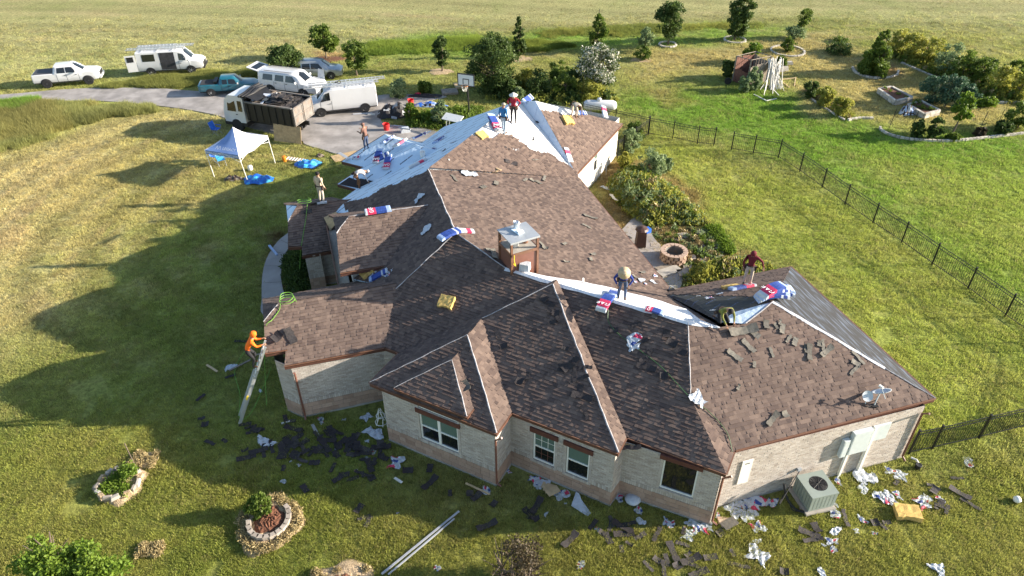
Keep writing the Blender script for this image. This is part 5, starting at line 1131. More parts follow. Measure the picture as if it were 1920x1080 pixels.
    hd = Vector(J['head']); up_ = (Vector(J['top'])-hd).normalized(); f_ = Vector(J.get('face', (1, 0, 0))).normalized(); f_ = (f_-up_*f_.dot(up_)).normalized(); sd_ = up_.cross(f_)
    mb = MB(); mb.box(hd+f_*.098-up_*.0, (.03, .026, .04), skin, R=Matrix((f_, sd_, up_)).transposed())
    for q in (-1, 1):
        mb.lathe([(.003, -.006), (.011, 0), (.003, .006)], hd+f_*.088+sd_*.033*q+up_*.03, 'hair_black', 6); mb.box(hd+sd_*.092*q, (.035, .02, .055), skin, R=Matrix((f_, sd_, up_)).transposed())
    mb.box(hd+f_*.088-up_*.045, (.012, .045, .010), 'leather', R=Matrix((f_, sd_, up_)).transposed()); mb.build('face', root, world=False)
    R3 = Matrix((f_, sd_, up_)).transposed(); mb = MB(); top = hd+up_*.045
    if hat == 'straw': mb.lathe([(.0, -.03), (.24, -.035), (.245, -.02), (.115, .0), (.105, .075), (.075, .105), (.0, .10)], top, hatm, 20, R=R3)
    elif hat == 'cap': mb.lathe([(.108, -.03), (.108, .02), (.085, .07), (.03, .09), (.0, .09)], top, hatm, 12, R=R3); mb.box(top+f_*.14-up_*.02, (.10, .14, .015), hatm, R=R3)
    elif hat == 'hood': mb.lathe([(.06, -.16), (.115, -.10), (.125, -.0), (.11, .06), (.06, .095), (.0, .10)], top-f_*.02, hatm, 12, R=R3)
    else: mb.lathe([(.085, -.07), (.103, -.03), (.104, .03), (.08, .07), (.03, .088), (.0, .088)], top-f_*.018, hatm, 12, R=R3)
    mb.build({'straw': 'straw_hat', 'cap': 'cap', 'hood': 'hood'}.get(hat, 'hair'), root, smooth=True, world=False)
    if belt:
        pv = Vector(J['pelvis']); mb = MB(); ax = (Vector(J['waist'])-pv).normalized(); q = (Vector(J['hiL'])-Vector(J['hiR'])).normalized(); fwd = q.cross(ax)
        mb.tube([pv+ax*.07+q*.17*cos(a)+fwd*.14*sin(a) for a in [i*pi/6 for i in range(13)]], .025, 'leather', n=5, cap=False)
        for sg in (-1, 1): mb.box(pv+q*.20*sg-ax*.04, (.09, .10, .20), 'leather', R=Matrix((fwd, q, ax)).transposed())
        mb.build('tool_belt', root, world=False)
    return root
def pose(**k):
    P = dict(pelvis=(0, 0, .93), waist=(0, 0, 1.10), chest=(.01, 0, 1.36), neck=(.02, 0, 1.50), head=(.04, 0, 1.63), top=(.045, 0, 1.73), shL=(0, .19, 1.42), shR=(0, -.19, 1.42), elL=(-.02, .25, 1.14), elR=(-.02, -.25, 1.14), wrL=(.10, .26, .90), wrR=(.10, -.26, .90), hiL=(0, .10, .88), hiR=(0, -.10, .88), knL=(.03, .12, .48), knR=(.02, -.12, .48), anL=(0, .13, .09), anR=(-.02, -.13, .09), toL=(.17, .15, .04), toR=(.15, -.15, .04))
    P.update(k); return P
BEND = dict(pelvis=(-.22, 0, .84), waist=(-.06, 0, .93), chest=(.20, 0, .93), neck=(.34, 0, .90), head=(.46, 0, .86), top=(.55, 0, .84), face=(.2, 0, -1), shL=(.24, .18, .90), shR=(.24, -.18, .90), elL=(.32, .24, .62), elR=(.32, -.24, .62), wrL=(.42, .20, .36), wrR=(.42, -.20, .36), hiL=(-.20, .10, .80), hiR=(-.20, -.10, .80), knL=(-.02, .17, .45), knR=(-.06, -.17, .45), anL=(-.10, .20, .09), anR=(-.12, -.20, .09), toL=(.07, .23, .04), toR=(.05, -.23, .04))
def foot(u, v, pl=None, z=0): return hit(u, v, pl) if pl else G(u, v, z)
cm('shirt_brown', (0.19, 0.10, 0.075)); cm('jeans', (0.045, 0.07, 0.13)); cm('jeans_light', (0.28, 0.36, 0.45)); cm('shirt_white', (0.70, 0.64, 0.60)); cm('pants_brown', (0.19, 0.085, 0.035)); cm('shirt_beige', (0.52, 0.40, 0.28)); cm('pants_tan', (0.50, 0.42, 0.34)); cm('shirt_blue', (0.03, 0.16, 0.38)); cm('shirt_red', (0.28, 0.012, 0.03)); cm('shirt_grey', (0.30, 0.27, 0.23)); cm('shirt_navy', (0.02, 0.04, 0.22)); cm('shirt_maroon', (0.13, 0.010, 0.018)); cm('shirt_olive', (0.16, 0.17, 0.035)); cm('pants_black', (0.015, 0.015, 0.018)); cm('hi_vis_orange', (0.95, 0.16, 0.01)); cm('straw', (0.50, 0.38, 0.24)); cm('cap_white', (0.62, .60, .58))
pYBg = plane(from_dots(f2, e2), -28)
top5 = 2.9+.5*.4
person('worker in brown shirt standing on the garage roof edge above the drive', Vector((G(688, 281, 3.35).x, G(688, 281, 3.35).y, 3.28)), radians(150), pose(head=(.06, .02, 1.62), elL=(.10, .22, 1.16), wrL=(.28, .18, 1.20), elR=(.10, -.22, 1.16), wrR=(.30, -.12, 1.28)), 'shirt_brown', 'jeans', hat='cap', hatm='shirt_brown')
person('worker in white shirt and brown trousers bending over the garage corner', hit(676, 352, pF)+Vector((0, 0, .02)), radians(25), pose(**BEND), 'shirt_white', 'pants_brown', hat='cap', hatm='cap_white')
person('worker in beige shirt with tool belt, standing on the porch roof seen from behind', G(604, 380, W3z+.02), radians(60), pose(), 'shirt_beige', 'pants_tan', hat=None)
person('worker in blue shirt and pale jeans on the white underlayment', hit(944, 250, pY), radians(60), pose(anL=(.12, .10, .14), knL=(.12, .11, .52), anR=(-.12, -.10, .05), knR=(-.02, -.11, .45)), 'shirt_blue', 'jeans_light', hat='cap', hatm='shirt_grey')
person('worker in red shirt with hands on hips near the ridge', hit(963, 230, pY), radians(-100), pose(elL=(-.10, .38, 1.18), wrL=(.05, .22, 1.02), elR=(-.10, -.38, 1.18), wrR=(.05, -.22, 1.02)), 'shirt_red', 'pants_black', hat='straw', hatm='cap_white')
person('worker in grey shirt bent down on the rear wing roof', hit(1078, 222, pGW)+Vector((0, 0, .0)), radians(-60), pose(**BEND), 'shirt_grey', 'pants_tan', hat='cap', hatm='leather')
SH_ = dict(head=(.38, 0, 1.50), top=(.47, 0, 1.57), neck=(.29, 0, 1.40), face=(.7, 0, -.8), waist=(.05, 0, 1.08), chest=(.18, 0, 1.28), shL=(.20, .19, 1.33), shR=(.20, -.19, 1.33), elL=(.20, .36, 1.10), wrL=(.34, .22, .90), elR=(.20, -.36, 1.10), wrR=(.34, -.22, .90))
person('worker in blue shirt and wide straw hat standing behind the main ridge', hit(1165, 562, pQ)+Vector((0, 0, .04)), radians(-100), pose(**SH_), 'shirt_navy', 'jeans', hat='straw', hatm='straw')
person('worker in maroon hooded top and pale trousers on the back slope', hit(1399, 537, pAB)+Vector((0, 0, .1)), radians(-110), pose(head=(.10, 0, 1.60), top=(.16, 0, 1.69), elR=(.05, .42, 1.28), wrR=(.12, .50, 1.05), shR=(0, .19, 1.42), shL=(0, -.19, 1.42), elL=(0, -.30, 1.15), wrL=(.12, -.28, .90), hiL=(0, -.10, .88), hiR=(0, .10, .88), knL=(.03, -.12, .48), knR=(.02, .12, .48), anL=(0, -.13, .09), anR=(-.02, .13, .09), toL=(.17, -.15, .04), toR=(.15, .15, .04)), 'shirt_maroon', 'pants_tan', hat='hood', hatm='shirt_maroon')
KN = dict(pelvis=(-.10, 0, .38), waist=(.02, 0, .52), chest=(.20, 0, .68), neck=(.32, 0, .76), head=(.43, 0, .78), top=(.52, 0, .80), face=(.4, 0, -1), shL=(.22, .19, .70), shR=(.22, -.19, .70), elL=(.40, .24, .50), elR=(.38, -.24, .48), wrL=(.58, .16, .32), wrR=(.60, -.16, .28), hiL=(-.08, .10, .34), hiR=(-.08, -.10, .34), knL=(.28, .16, .10), knR=(.24, -.18, .10), anL=(-.14, .17, .08), anR=(-.17, -.17, .08), toL=(-.30, .18, .03), toR=(-.33, -.18, .03))
person('worker in olive shirt kneeling in the black valley', Vector((L0.x-.85, L0.y+.25, L0.z-.05)), radians(-75), pose(**KN), 'shirt_olive', 'pants_black', hat=None)
lad_top = W1a+Vector((-.05, -.05, .1)); lad_base = G(451, 788)
lt = Vector((lad_top.x, lad_top.y, 3.35)); ld = (lt-lad_base)
op = lad_base+ld*.82
LP = dict(pelvis=(-.28, 0, .90), chest=(.0, 0, 1.30), waist=(-.18, 0, 1.06), neck=(.08, 0, 1.43), head=(.14, 0, 1.55), top=(.17, 0, 1.65), shL=(0, .19, 1.34), shR=(0, -.19, 1.34), elL=(.16, .24, 1.12), elR=(.16, -.24, 1.12), wrL=(.36, .20, 1.14), wrR=(.36, -.20, 1.14), hiL=(-.26, .1, .86), hiR=(-.26, -.1, .86), knL=(-.02, .12, .55), knR=(-.06, -.12, .48), anL=(-.14, .12, .16), anR=(-.18, -.12, .09), toL=(.02, .13, .12), toR=(.0, -.13, .05))
person('worker in bright orange hooded jacket at the top of the long ladder', op+Vector((-.02, 0, -.05)), atan2(ld.y, ld.x), pose(**LP), 'hi_vis_orange', 'pants_black', hat='hood', hatm='hi_vis_orange', belt=False)
# the long ladder he stands on
mb = MB(); D3 = ld.normalized(); sd3 = D3.cross(Vector((0, 0, 1))).normalized(); nn3 = sd3.cross(D3); L_ = ld.length+.4
R3 = Matrix((D3, sd3, nn3)).transposed()
for sg in (-1, 1): mb.box(lad_base+D3*L_/2+sd3*.20*sg, (L_, .03, .08), 'aluminium', R=R3)
for sg in (-1, 1): mb.box(lad_base+D3*(L_*.32)+sd3*.235*sg+nn3*.06, (L_*.62, .03, .08), 'aluminium', R=R3)
mb.box(lad_base+D3*(L_*.36)+sd3*.25+nn3*.075, (.22, .02, .07), 'yellow_cord', R=R3)
for i in range(int(L_/.3)): mb.tube([lad_base+D3*(.2+.3*i)-sd3*.2, lad_base+D3*(.2+.3*i)+sd3*.2], .018, 'aluminium', n=5)
free(mb, 'extension_ladder', 'long aluminium ladder leaning on the front wing eave', 'ladder')
# ------------------------------------------------------------------ things lying on the roof
mat('film_white', (0.47, 0.50, 0.54), .5, var=.08, scale=12, bump=.8, bscale=14); mat('film_pink', (0.55, 0.035, 0.10), .5, var=.15, scale=12, bump=.5); mat('film_blue', (0.025, 0.06, 0.26), .5, var=.3, scale=14, bump=.5); mat('film_pale', (0.32, 0.42, 0.62), .5, var=.2, scale=16); mat('white_ink', (0.75, 0.75, 0.76), .6); mat('wrap_red', (0.45, 0.02, 0.06), .5)
BM = {}
def bundle_mesh(seq, bend, L=.95, W_=.34, h=.09):
    key = (tuple(seq), bend)
    if key in BM: return BM[key]
    mb = MB(); xs = [-L/2]
    for m_, f in seq: 
        n = 3
        for i in range(n): xs.append(xs[-1]+L*f/n)
    mm = [m_ for m_, f in seq for _ in range(3)]
    zf = lambda x: -bend*x*x
    for i, m_ in enumerate(mm):
        a, b2 = xs[i], xs[i+1]; e0 = .012 if i == 0 else 0; e1 = .012 if i == len(mm)-1 else 0
        vs = [(a, -W_/2, zf(a)), (b2, -W_/2, zf(b2)), (b2, W_/2, zf(b2)), (a, W_/2, zf(a)), (a+e0, -W_/2+.01, zf(a)+h-e0), (b2-e1, -W_/2+.01, zf(b2)+h-e1), (b2-e1, W_/2-.01, zf(b2)+h-e1), (a+e0, W_/2-.01, zf(a)+h-e0)]
        fs = [(4, 5, 6, 7), (0, 1, 5, 4), (2, 3, 7, 6)]
        if i == 0: fs.append((3, 0, 4, 7))
        if i == len(mm)-1: fs.append((1, 2, 6, 5))
        mb.add(vs, fs, m_)
    # printed bands across
    o = mb.build('tmp'); me = o.data; bpy.data.objects.remove(o); me.name = 'shingle_bundle'; BM[key] = me; return me
GAF = textmesh('GAF', .24); GAF.materials.append(MAT['white_ink'])
S1_ = (('film_white', .10), ('film_pink', .32), ('film_blue', .40), ('film_pale', .18)); S2_ = (('film_pale', .16), ('film_blue', .52), ('film_white', .08), ('film_blue', .14), ('film_white', .10)); S3_ = (('film_white', .2), ('film_pink', .5), ('film_white', .3)); S4_ = (('film_white', .55), ('film_pink', .25), ('film_white', .2))
def on_plane_matrix(p, pl, head, tilt=0):
    n = Vector((-pl[0], -pl[1], 1)).normalized() if pl else Vector((0, 0, 1)); u = U(head); u = (u-n*u.dot(n)).normalized(); v = n.cross(u); return Matrix.Translation(p) @ Matrix((u, v, n)).transposed().to_4x4()
def bundle(u, v, pl, head, label, seq=S1_, bend=0.0, up=.03, group='wrapped shingle bundles', text=True, p=None, sc=1.0):
    p = p if p is not None else hit(u, v, pl); n = Vector((-pl[0], -pl[1], 1)).normalized() if pl else Vector((0, 0, 1))
    o = bpy.data.objects.new('shingle_bundle', bundle_mesh(seq, bend)); COL.objects.link(o); o.matrix_world = on_plane_matrix(p+n*up, pl, head) @ Matrix.Scale(sc*1.1, 4); tag(o, label, 'bundle', group)
    pk = {0: 'film_white'}; x = -.475; 
    for m_, f in seq:
        if m_ == 'film_pink' and f > .3 and text:
            t_ = bpy.data.objects.new('lettering', GAF); COL.objects.link(t_); t_.parent = o; xc = x+.95*f/2; t_.location = (xc, 0, .094-bend*xc*xc); t_.rotation_euler = (0, 0, pi/2)
            if m_ == 'film_pink': t_.scale = (.9, .9, 1)
        x += .95*f
    return o
pGF = pF; h2p = plane(from_dots(f2, e2), 62); pH5e = plane(from_dots(f5, e5), -28)
for (u, v, pl, hd, sq, lb) in [
    (683, 285, pH5e, 55, S2_, 'blue bundle at the feet of the worker in the brown shirt'), (727, 264, pYBg, 60, S2_, 'long blue bundle highest on the garage slope'), (751, 270, pYBg, 70, S3_, 'pink bundle with white ends near the top of the garage slope'),
    (709, 294, pF, 75, S1_, 'pink and blue bundle just above the worker in the white shirt'), (727, 305, pF, 80, S1_, 'brightest pink bundle in the middle of the garage slope'), (774, 298, pYB, 50, S1_, 'pink and blue bundle left of the white pail'),
    (803, 287, pYB, 15, S2_, 'blue bundle lying lengthwise right of the white pail'), (785, 308, pYB, 20, S4_, 'white and pink wrapper pack below the white pail'), (823, 264, pYB, 70, S2_, 'blue and white bundle beside the ridge, farthest right of the garage ones'),
    (788, 256, pYB, 10, S2_, 'blue bundle at the rear edge of the garage roof'), (714, 297, pF, 20, S2_, 'blue bundle partly under the pink one on the garage slope')]:
    bundle(u, v, pl, hd, lb, sq)
b = MB(); p = hit(793, 295, pYB)+Vector((0, 0, .05)); b.lathe([(.13, 0), (.15, .3), (.145, .31), (.02, .25)], p, 'white_frame', 14); b.tube([p+Vector((-.15, 0, .28)), p+Vector((0, -.12, .33)), p+Vector((.15, 0, .28))], .008, 'black_metal', n=4); free(b, 'pail', 'white plastic pail among the bundles on the garage slope', 'pail', smooth=False)
bundle(0, 0, None, 17, 'blue and pink bundle lying along the entry wing ridge', S1_, p=W2l+(W2r-W2l)*.36+Vector((0, 0, .03)), sc=1.15)
bundle(0, 0, None, 40, 'blue bundle bent over the ridge where three slopes meet', S2_, bend=.25, p=T+U(219)*.3+Vector((0, 0, .05)), sc=1.1); bundle(0, 0, pZ, 20, 'pale wrapper pack on the brown side of the same ridge joint', S4_, p=hit(872, 435, pZ), sc=.8, text=False)
bundle(0, 0, None, 62, 'pink lettered bundle draped over the main ridge by the straw hat', S1_, bend=.45, p=J_+(QZM-J_)*.41+U(242)*.22+Vector((0, 0, .05)), sc=1.15)
bundle(0, 0, pQ, 75, 'blue bundle behind the pink lettered one under the man in the straw hat', S2_, bend=.1, p=J_+(QZM-J_)*.42+U(62)*.75+Vector((0, 0, -.30)), sc=1.05)
bundle(0, 0, None, -28, 'bundle with a pink end bent across the main ridge right of centre', S1_, bend=.2, p=J_+(QZM-J_)*.17+Vector((0, 0, .06)), sc=.75)
for i in range(4): bundle(0, 0, None, 10+i*7, ['lowest', 'second', 'third', 'topmost'][i]+' bundle of the curved pile beside the hip apex', (S2_, S1_, S2_, S1_)[i], bend=.55, p=P_+Vector((.12, .42, .02+i*.10)), up=.0, sc=1.25, group='curved pile of bundles at the apex', text=i == 3)
for i in range(2): bundle(0, 0, None, 0+i*6, ['lower', 'upper'][i]+' bundle of the smaller pile behind the curved pile', (S2_, S1_)[i], bend=.45, p=P_+Vector((.55, .95, -.22+i*.10)), up=.0, sc=1.2, group='curved pile of bundles at the apex', text=False)
bundle(1392, 541, pAB, 15, 'bundle with a pink end at the feet of the worker in maroon', S1_[::-1], sc=1.1)
bundle(926, 231, pY, 120, 'opened pink and blue bundle behind the worker in the blue shirt', S1_, sc=1.3); bundle(997, 190, pGW, 60, 'blue bundle on the very top of the rear ridge', S2_, p=V975+Vector((.4, .2, .05))); bundle(1132, 211, pGW, 110, 'small purple and white bundle near the rear wing eave corner', S4_); bundle(1064, 292, pGW, 120, 'white wrapped pack in the valley of the rear wing', S4_, text=False); bundle(1090, 213, pGW, 30, 'pale blue wrapper pack beside the worker in grey', S2_, sc=.8)
bundle(711, 518, pL, 12, 'blue wrapper pack in the shaded gap under the entry wing eave', S2_, sc=.9)
# foam cushions
def foam(p, pl, head, label, sz=(.62, .55, .16)):
    bm = bmesh.new(); bmesh.ops.create_cube(bm, size=1); bmesh.ops.subdivide_edges(bm, edges=bm.edges, cuts=5, use_grid_fill=True)
    for v in bm.verts:
        v.co = Vector((v.co.x*sz[0], v.co.y*sz[1], (v.co.z+.5)*sz[2])); v.co += Vector((random.uniform(-.012, .012), random.uniform(-.012, .012), random.uniform(-.01, .014)))
        if v.co.y < -sz[1]*.3 and abs(v.co.x) < sz[0]*.2: v.co.y += .05
    me = bpy.data.meshes.new('foam_cushion'); bm.to_mesh(me); bm.free(); me.materials.append(MAT['foam']); o = bpy.data.objects.new('foam_cushion', me); COL.objects.link(o); o.matrix_world = on_plane_matrix(p, pl, head); return tag(o, label, 'foam pad', 'worn yellow foam pads')
foam(hit(838, 568, pD), pD, -20, 'yellow foam pad alone on the dark slope left of the chimney'); foam(hit(903, 256, pY), pY, 50, 'yellow foam pad at the edge of the white underlayment'); foam(hit(1063, 228, pGW), pGW, 30, 'pale yellow foam pad in front of the worker in grey', (.75, .6, .2)); foam(hit(690, 514, pL)+Vector((0, 0, .05)), pL, 30, 'foam pad in the shaded gap under the entry wing'); foam(G(1700, 965), None, -8, 'yellow foam pad on the grass right of the air conditioner', (.85, .6, .22)); foam(hit(1370, 540, pAB), pAB, 10, 'foam board under the bundle near the worker in maroon', (.7, .35, .12))
# loose shingles
SV = {}
def shingle_variant(k, m='shingle_new', ln=None):
    if (k, m) in SV: return SV[(k, m)]
    rn = random.Random(k*31+7); L = ln or rn.choice((.35, .5, .6, .9, .95)); W_ = rn.choice((.18, .30, .33)); n = 6; vs = []; c1, c2 = rn.uniform(-.05, .14), rn.uniform(-.04, .10)
    for i in range(n+1):
        x = -L/2+L*i/n; j0 = rn.uniform(-.03, .03); j1 = rn.uniform(-.04, .02); z = c1*(x/L*2)**2*.5+c2*max(0, x)
        vs += [(x, -W_/2+j0, z), (x, W_/2+j1, z+rn.uniform(0, .02)), (x, -W_/2+j0, z+.012), (x, W_/2+j1, z+.014+rn.uniform(0, .02))]
    fs = []
    for i in range(n): a = 4*i; fs += [(a+2, a+6, a+7, a+3), (a+0, a+4, a+6, a+2), (a+1, a+3, a+7, a+5), (a, a+1, a+5, a+4)]
    fs += [(0, 2, 3, 1), (4*n, 4*n+1, 4*n+3, 4*n+2)]
    me = bpy.data.meshes.new('loose_shingle'); me.from_pydata(vs, [], fs); me.materials.append(MAT[m]); me.update(); SV[(k, m)] = me; return me
def loose(p, pl, head, m, label, group, k=None):
    o = bpy.data.objects.new('loose_shingle', shingle_variant(k if k is not None else random.randrange(14), m)); COL.objects.link(o); o.matrix_world = on_plane_matrix(p, pl, head) @ Matrix.Rotation(random.uniform(-.05, .05), 4, 'X'); o.scale = (.82,)*3; return tag(o, label, 'shingle', group)
up3 = lambda p, z=.035: p+Vector((0, 0, z))
for u, v in [(866, 318), (884, 322), (852, 335), (906, 352), (985, 338), (1000, 340), (1010, 343), (1020, 336), (1107, 408), (1100, 425), (1017, 460), (1022, 466), (1112, 478), (1108, 488), (1062, 492), (1058, 458), (926, 478), (920, 470), (1185, 590), (1190, 520), (1205, 512), (1192, 586), (930, 345), (1150, 372), (1004, 300)]:
    loose(up3(hit(u, v, pZ if v > 322 else pY)), pZ, random.uniform(0, 180), 'shingle_back', 'grey-green backed shingle lying face down on the big brown slope', 'loose shingles on the big brown slope')
for u, v in [(1455, 613), (1466, 618), (1478, 636), (1490, 642), (1512, 655), (1517, 662), (1543, 652), (1549, 660), (1536, 646), (1604, 682), (1609, 672), (1602, 694), (1446, 662), (1377, 668), (1414, 685), (1384, 728), (1448, 787), (1436, 610), (1462, 606), (1403, 650), (1472, 778)]:
    zz = 'near the top of the dish slope' if v < 640 else ('halfway up the dish slope' if v < 700 else 'low on the dish slope')
    loose(up3(hit(u, v, pA)), pA, random.uniform(40, 150), 'shingle_back', 'grey-green backed shingle '+zz, 'loose shingles '+zz).scale = (.7, .7, .8)
for u, v in [(1020, 562), (1030, 570), (1042, 588), (1036, 606), (1046, 598), (1033, 580), (932, 628), (945, 650), (1060, 655), (1052, 684), (1064, 690), (1077, 700), (1086, 712), (1092, 745), (1096, 772), (1070, 684), (1098, 690), (1086, 735), (1100, 782), (1052, 695), (975, 716), (990, 706)]:
    zz = 'near the top of the front hip' if v < 640 else ('halfway down the front hip' if v < 708 else 'low on the front hip')
    loose(up3(hit(u, v, pC)), pC, random.uniform(0, 180), 'shingle_dark', 'dark loose shingle '+zz, 'dark loose shingles '+zz)
for u, v in [(1190, 625), (1198, 632), (1208, 640), (1260, 645), (1250, 628), (1215, 668), (1205, 680), (1212, 690), (1150, 620), (1245, 706), (1130, 790), (1182, 840), (1190, 610), (1275, 660), (1120, 745)]:
    loose(up3(hit(u, v, pD)), pD, random.uniform(0, 180), 'shingle_dark', 'dark loose shingle on the slope above the corner window', 'loose shingles above the corner window')
for (u, v, pl, hd, m_, lb, k) in [(872, 293, pY, 10, 'shingle_dark', 'small black scrap near the ridge left of the wrappers', 0), (951, 280, pY, -20, 'shingle_dark', 'black curled scrap above the white wrapper', 2), (958, 307, pY, 0, 'shingle_dark', 'long black curled strip below the wrappers', 4), (872, 727, pB, -75, 'shingle_back', 'bent shingle standing on the small tan hip', 5), (1011, 231, pY, 10, 'shingle_dark', 'black square scrap in the blue valley', 0), (832, 224+60, pYB, 30, 'shingle_dark', 'black strip on the pale ridge slope', 2), (546, 632, pW1, -60, 'shingle_new', 'long torn ridge shingle on the front wing hip', 4), (520, 634, pW1, 55, 'shingle_dark', 'curled black ridge shingle at the front wing end', 5), (578, 398, pW3, 10, 'shingle_new', 'square shingle patch on the porch slope by its white hip', 3), (1392, 622, pA, 15, 'shingle_back', 'wide bent shingle flap in front of the kneeling worker', 6), (1415, 628, pA, -45, 'shingle_back', 'lower end of the bent flap before the kneeling worker', 3), (1229, 590, pD, 60, 'shingle_back', 'tan shingles draped over the main ridge', 3)]:
    o = loose(up3(hit(u, v, pl), .05), pl, hd, m_, lb, None, k)
    if k in (4, 5, 6): o.scale = (1.2, 1.1, 1.4)
# crumpled wrappers
CV = {}
def crumple(k, kind='mix'):
    if (k, kind) in CV: return CV[(k, kind)]
    rn = random.Random(k*17+3); n = 12; asp = rn.uniform(.35, .8); tw = rn.uniform(-.6, .6); amp = rn.uniform(.07, .12); ph = [rn.random()*6 for _ in range(8)]; vs = []
    for i in range(n+1):
        for j in range(n+1):
            x = i/n-.5; y = (j/n-.5)*asp*(.6+.8*abs(sin(3*x+ph[0]))); e = 1+.25*sin(5*y+ph[1])
            X = x*e+tw*y*x; Y = y+.25*sin(3.2*x+ph[2])*.4; Z = amp*(abs(sin(9*x+4*y+ph[3]))+.8*abs(sin(7*y-8*x+ph[4]))+rn.uniform(-.25, .35))*.5+.01; vs.append((X, Y, max(.012, Z)))
    fs = []; mt = []
    for i in range(n):
        for j in range(n):
            if hypot(i-n/2+.5, j-n/2+.5) > n*.60 or (rn.random() < .12 and (i in (0, n-1) or j in (0, n-1))): continue
            fs.append((i*(n+1)+j, (i+1)*(n+1)+j, (i+1)*(n+1)+j+1, i*(n+1)+j+1)); q = sin(2.2*i/n*3+ph[5])*cos(1.6*j/n*2+ph[6])
            mt.append(0 if kind == 'white' or abs(q) < .62 else (1 if q > 0 else 2))
    me = bpy.data.meshes.new('torn_wrapper'); me.from_pydata(vs, [], fs); [me.materials.append(MAT[q]) for q in ('film_white', 'film_pink', 'film_blue')]; me.polygons.foreach_set('material_index', mt); me.polygons.foreach_set('use_smooth', [k % 2 == 0]*len(fs)); me.update(); CV[(k, kind)] = me; return me
def wrapper(p, sz, label, group, kind='mix', pl=None, k=None, head=None):
    o = bpy.data.objects.new('torn_wrapper', crumple(k if k is not None else random.randrange(12), kind)); COL.objects.link(o); o.matrix_world = on_plane_matrix(p, pl, head if head is not None else random.uniform(0, 360)) @ Matrix.Scale(sz*.60, 4); return tag(o, label, 'wrapper', group)
def wset(lst, label, group, kind='mix', pl=None):
    for q in lst: wrapper(hit(q[0], q[1], pl)+Vector((0, 0, .03)) if pl else G(q[0], q[1]), q[2], label, group, q[3] if len(q) > 3 else kind, pl)
wset([(1376, 957, 1.0, 'white'), (1392, 966, .9, 'white'), (1405, 938, .9), (1420, 945, 1.0), (1436, 940, .8), (1452, 944, .8), (1411, 966, .7, 'white'), (1400, 950, .8), (1385, 948, .7, 'white')], 'crumpled white and pink wrapper heaped at the foot of the sunlit wall', 'wrappers at the foot of the sunlit wall')
wset([(1300, 984, 1.0, 'white'), (1290, 1003, .8, 'white'), (1312, 991, .9), (1248, 978, .6), (1258, 984, .6), (1330, 988, .7, 'white'), (1283, 992, .5), (1345, 966, .5)], 'torn white and blue wrapper by the corner of the house', 'wrappers by the house corner')
wset([(1500, 935, .6), (1506, 950, .6), (1497, 922, .5), (1562, 962, .7), (1552, 904, .6), (1572, 903, .8), (1568, 948, .35, 'white')], 'crumpled wrapper pressed against the air conditioner', 'wrappers round the air conditioner')
wset([(1622, 893, 1.2, 'white'), (1618, 911, .9, 'white'), (1622, 922, .6, 'white'), (1672, 884, .9), (1690, 893, .8, 'white'), (1653, 933, .9), (1668, 938, 1.0, 'white'), (1683, 929, .7), (1728, 944, .9), (1738, 936, .6), (1618, 975, .8), (1605, 996, .35, 'white'), (1640, 1000, .4), (1568, 997, .8, 'white'), (1560, 1015, .8), (1562, 1030, .5), (1545, 1022, .35, 'white'), (1762, 938, .5), (1733, 930, .4, 'white'), (1755, 1062, 1.0, 'white'), (1762, 1074, .7, 'white'), (1540, 1076, .7, 'white'), (1818, 868, .7), (1812, 862, .4, 'white')], 'crumpled wrapper blown across the sunlit grass on the right', 'wrappers on the sunlit grass')
wset([(1420, 988, .8), (1421, 1016, .45, 'white'), (1090, 1057, .5), (1087, 1064, .3), (820, 1066, .35), (1120, 992, .3)], 'small torn wrapper on the sunlit grass at the bottom', 'wrappers on the grass at the bottom')
wrapper(G(1420, 1043), 1.2, 'flat white wrapper sheet lying on the grass below the air conditioner', None, 'white', k=3)
wset([(1001, 901, .8), (1017, 909, .9, 'white'), (1055, 924, .8), (1047, 932, .5, 'white'), (1162, 935, .5), (1024, 965, .45, 'white'), (1198, 958, .6), (1202, 978, .5, 'white'), (953, 884, .5), (1060, 944, .2, 'white')], 'torn wrapper in the shade along the foot of the window walls', 'wrappers below the windows')
b = MB(); b.lathe([(.05, 0), (.26, .03), (.30, .12), (.22, .22), (.05, .25)], G(1186, 939), 'film_white', 12); free(b, 'filled_bag', 'rounded white plastic bag below the corner window', 'bag', smooth=True)
b = MB(); b.poly([G(1071, 948, .06), G(1108, 962, .02), (G(1102, 968, .01)), G(1086, 926, .15), G(1080, 922, .12)], 'film_white', thick=.01); free(b, 'paper_sheet', 'large stiff triangle of white underlayment on the shaded grass', 'sheet')
wset([(601, 787, .6), (688, 783, .7, 'white'), (742, 868, 1.0), (688, 828, .35, 'white'), (659, 836, .3, 'white'), (489, 733, .4, 'white'), (531, 903, .35, 'white'), (700, 848, .45), (664, 835, .3, 'white'), (631, 842, .25, 'white'), (687, 860, .3), (544, 852, .25, 'white'), (597, 866, .25, 'white'), (603, 793, .25, 'white'), (645, 787, .35, 'white'), (698, 843, .3), (667, 882, .3), (560, 872, .35), (746, 962, .2), (545, 865, .2, 'white')], 'scrap of torn wrapper among the dark shingles in the shade', 'scraps among the dark shingles')
wrapper(G(702, 811), 1.3, 'long white crumpled wrapper by the left corner of the window bay', None, 'white', k=5, head=-15); wrapper(G(500, 829), 1.6, 'large pale blue wrapper sheet near the foot of the ladder', None, 'white', k=8, head=-10); wrapper(G(912, 921), .7, 'rolled white and blue wrapper at the end of a lath', None, k=2, head=-15)
wset([(895, 287, .5), (905, 300, .9), (920, 303, .8, 'white'), (968, 282, .7, 'white'), (890, 290, .35)], 'crumpled wrapper on the upper brown slope', 'wrappers on the upper slope', pl=pY)
wrapper(up3(hit(880, 327, pZ)), 1.2, 'long flat white strip on the brown slope below the ridge', None, 'white', pZ, 6, 10)
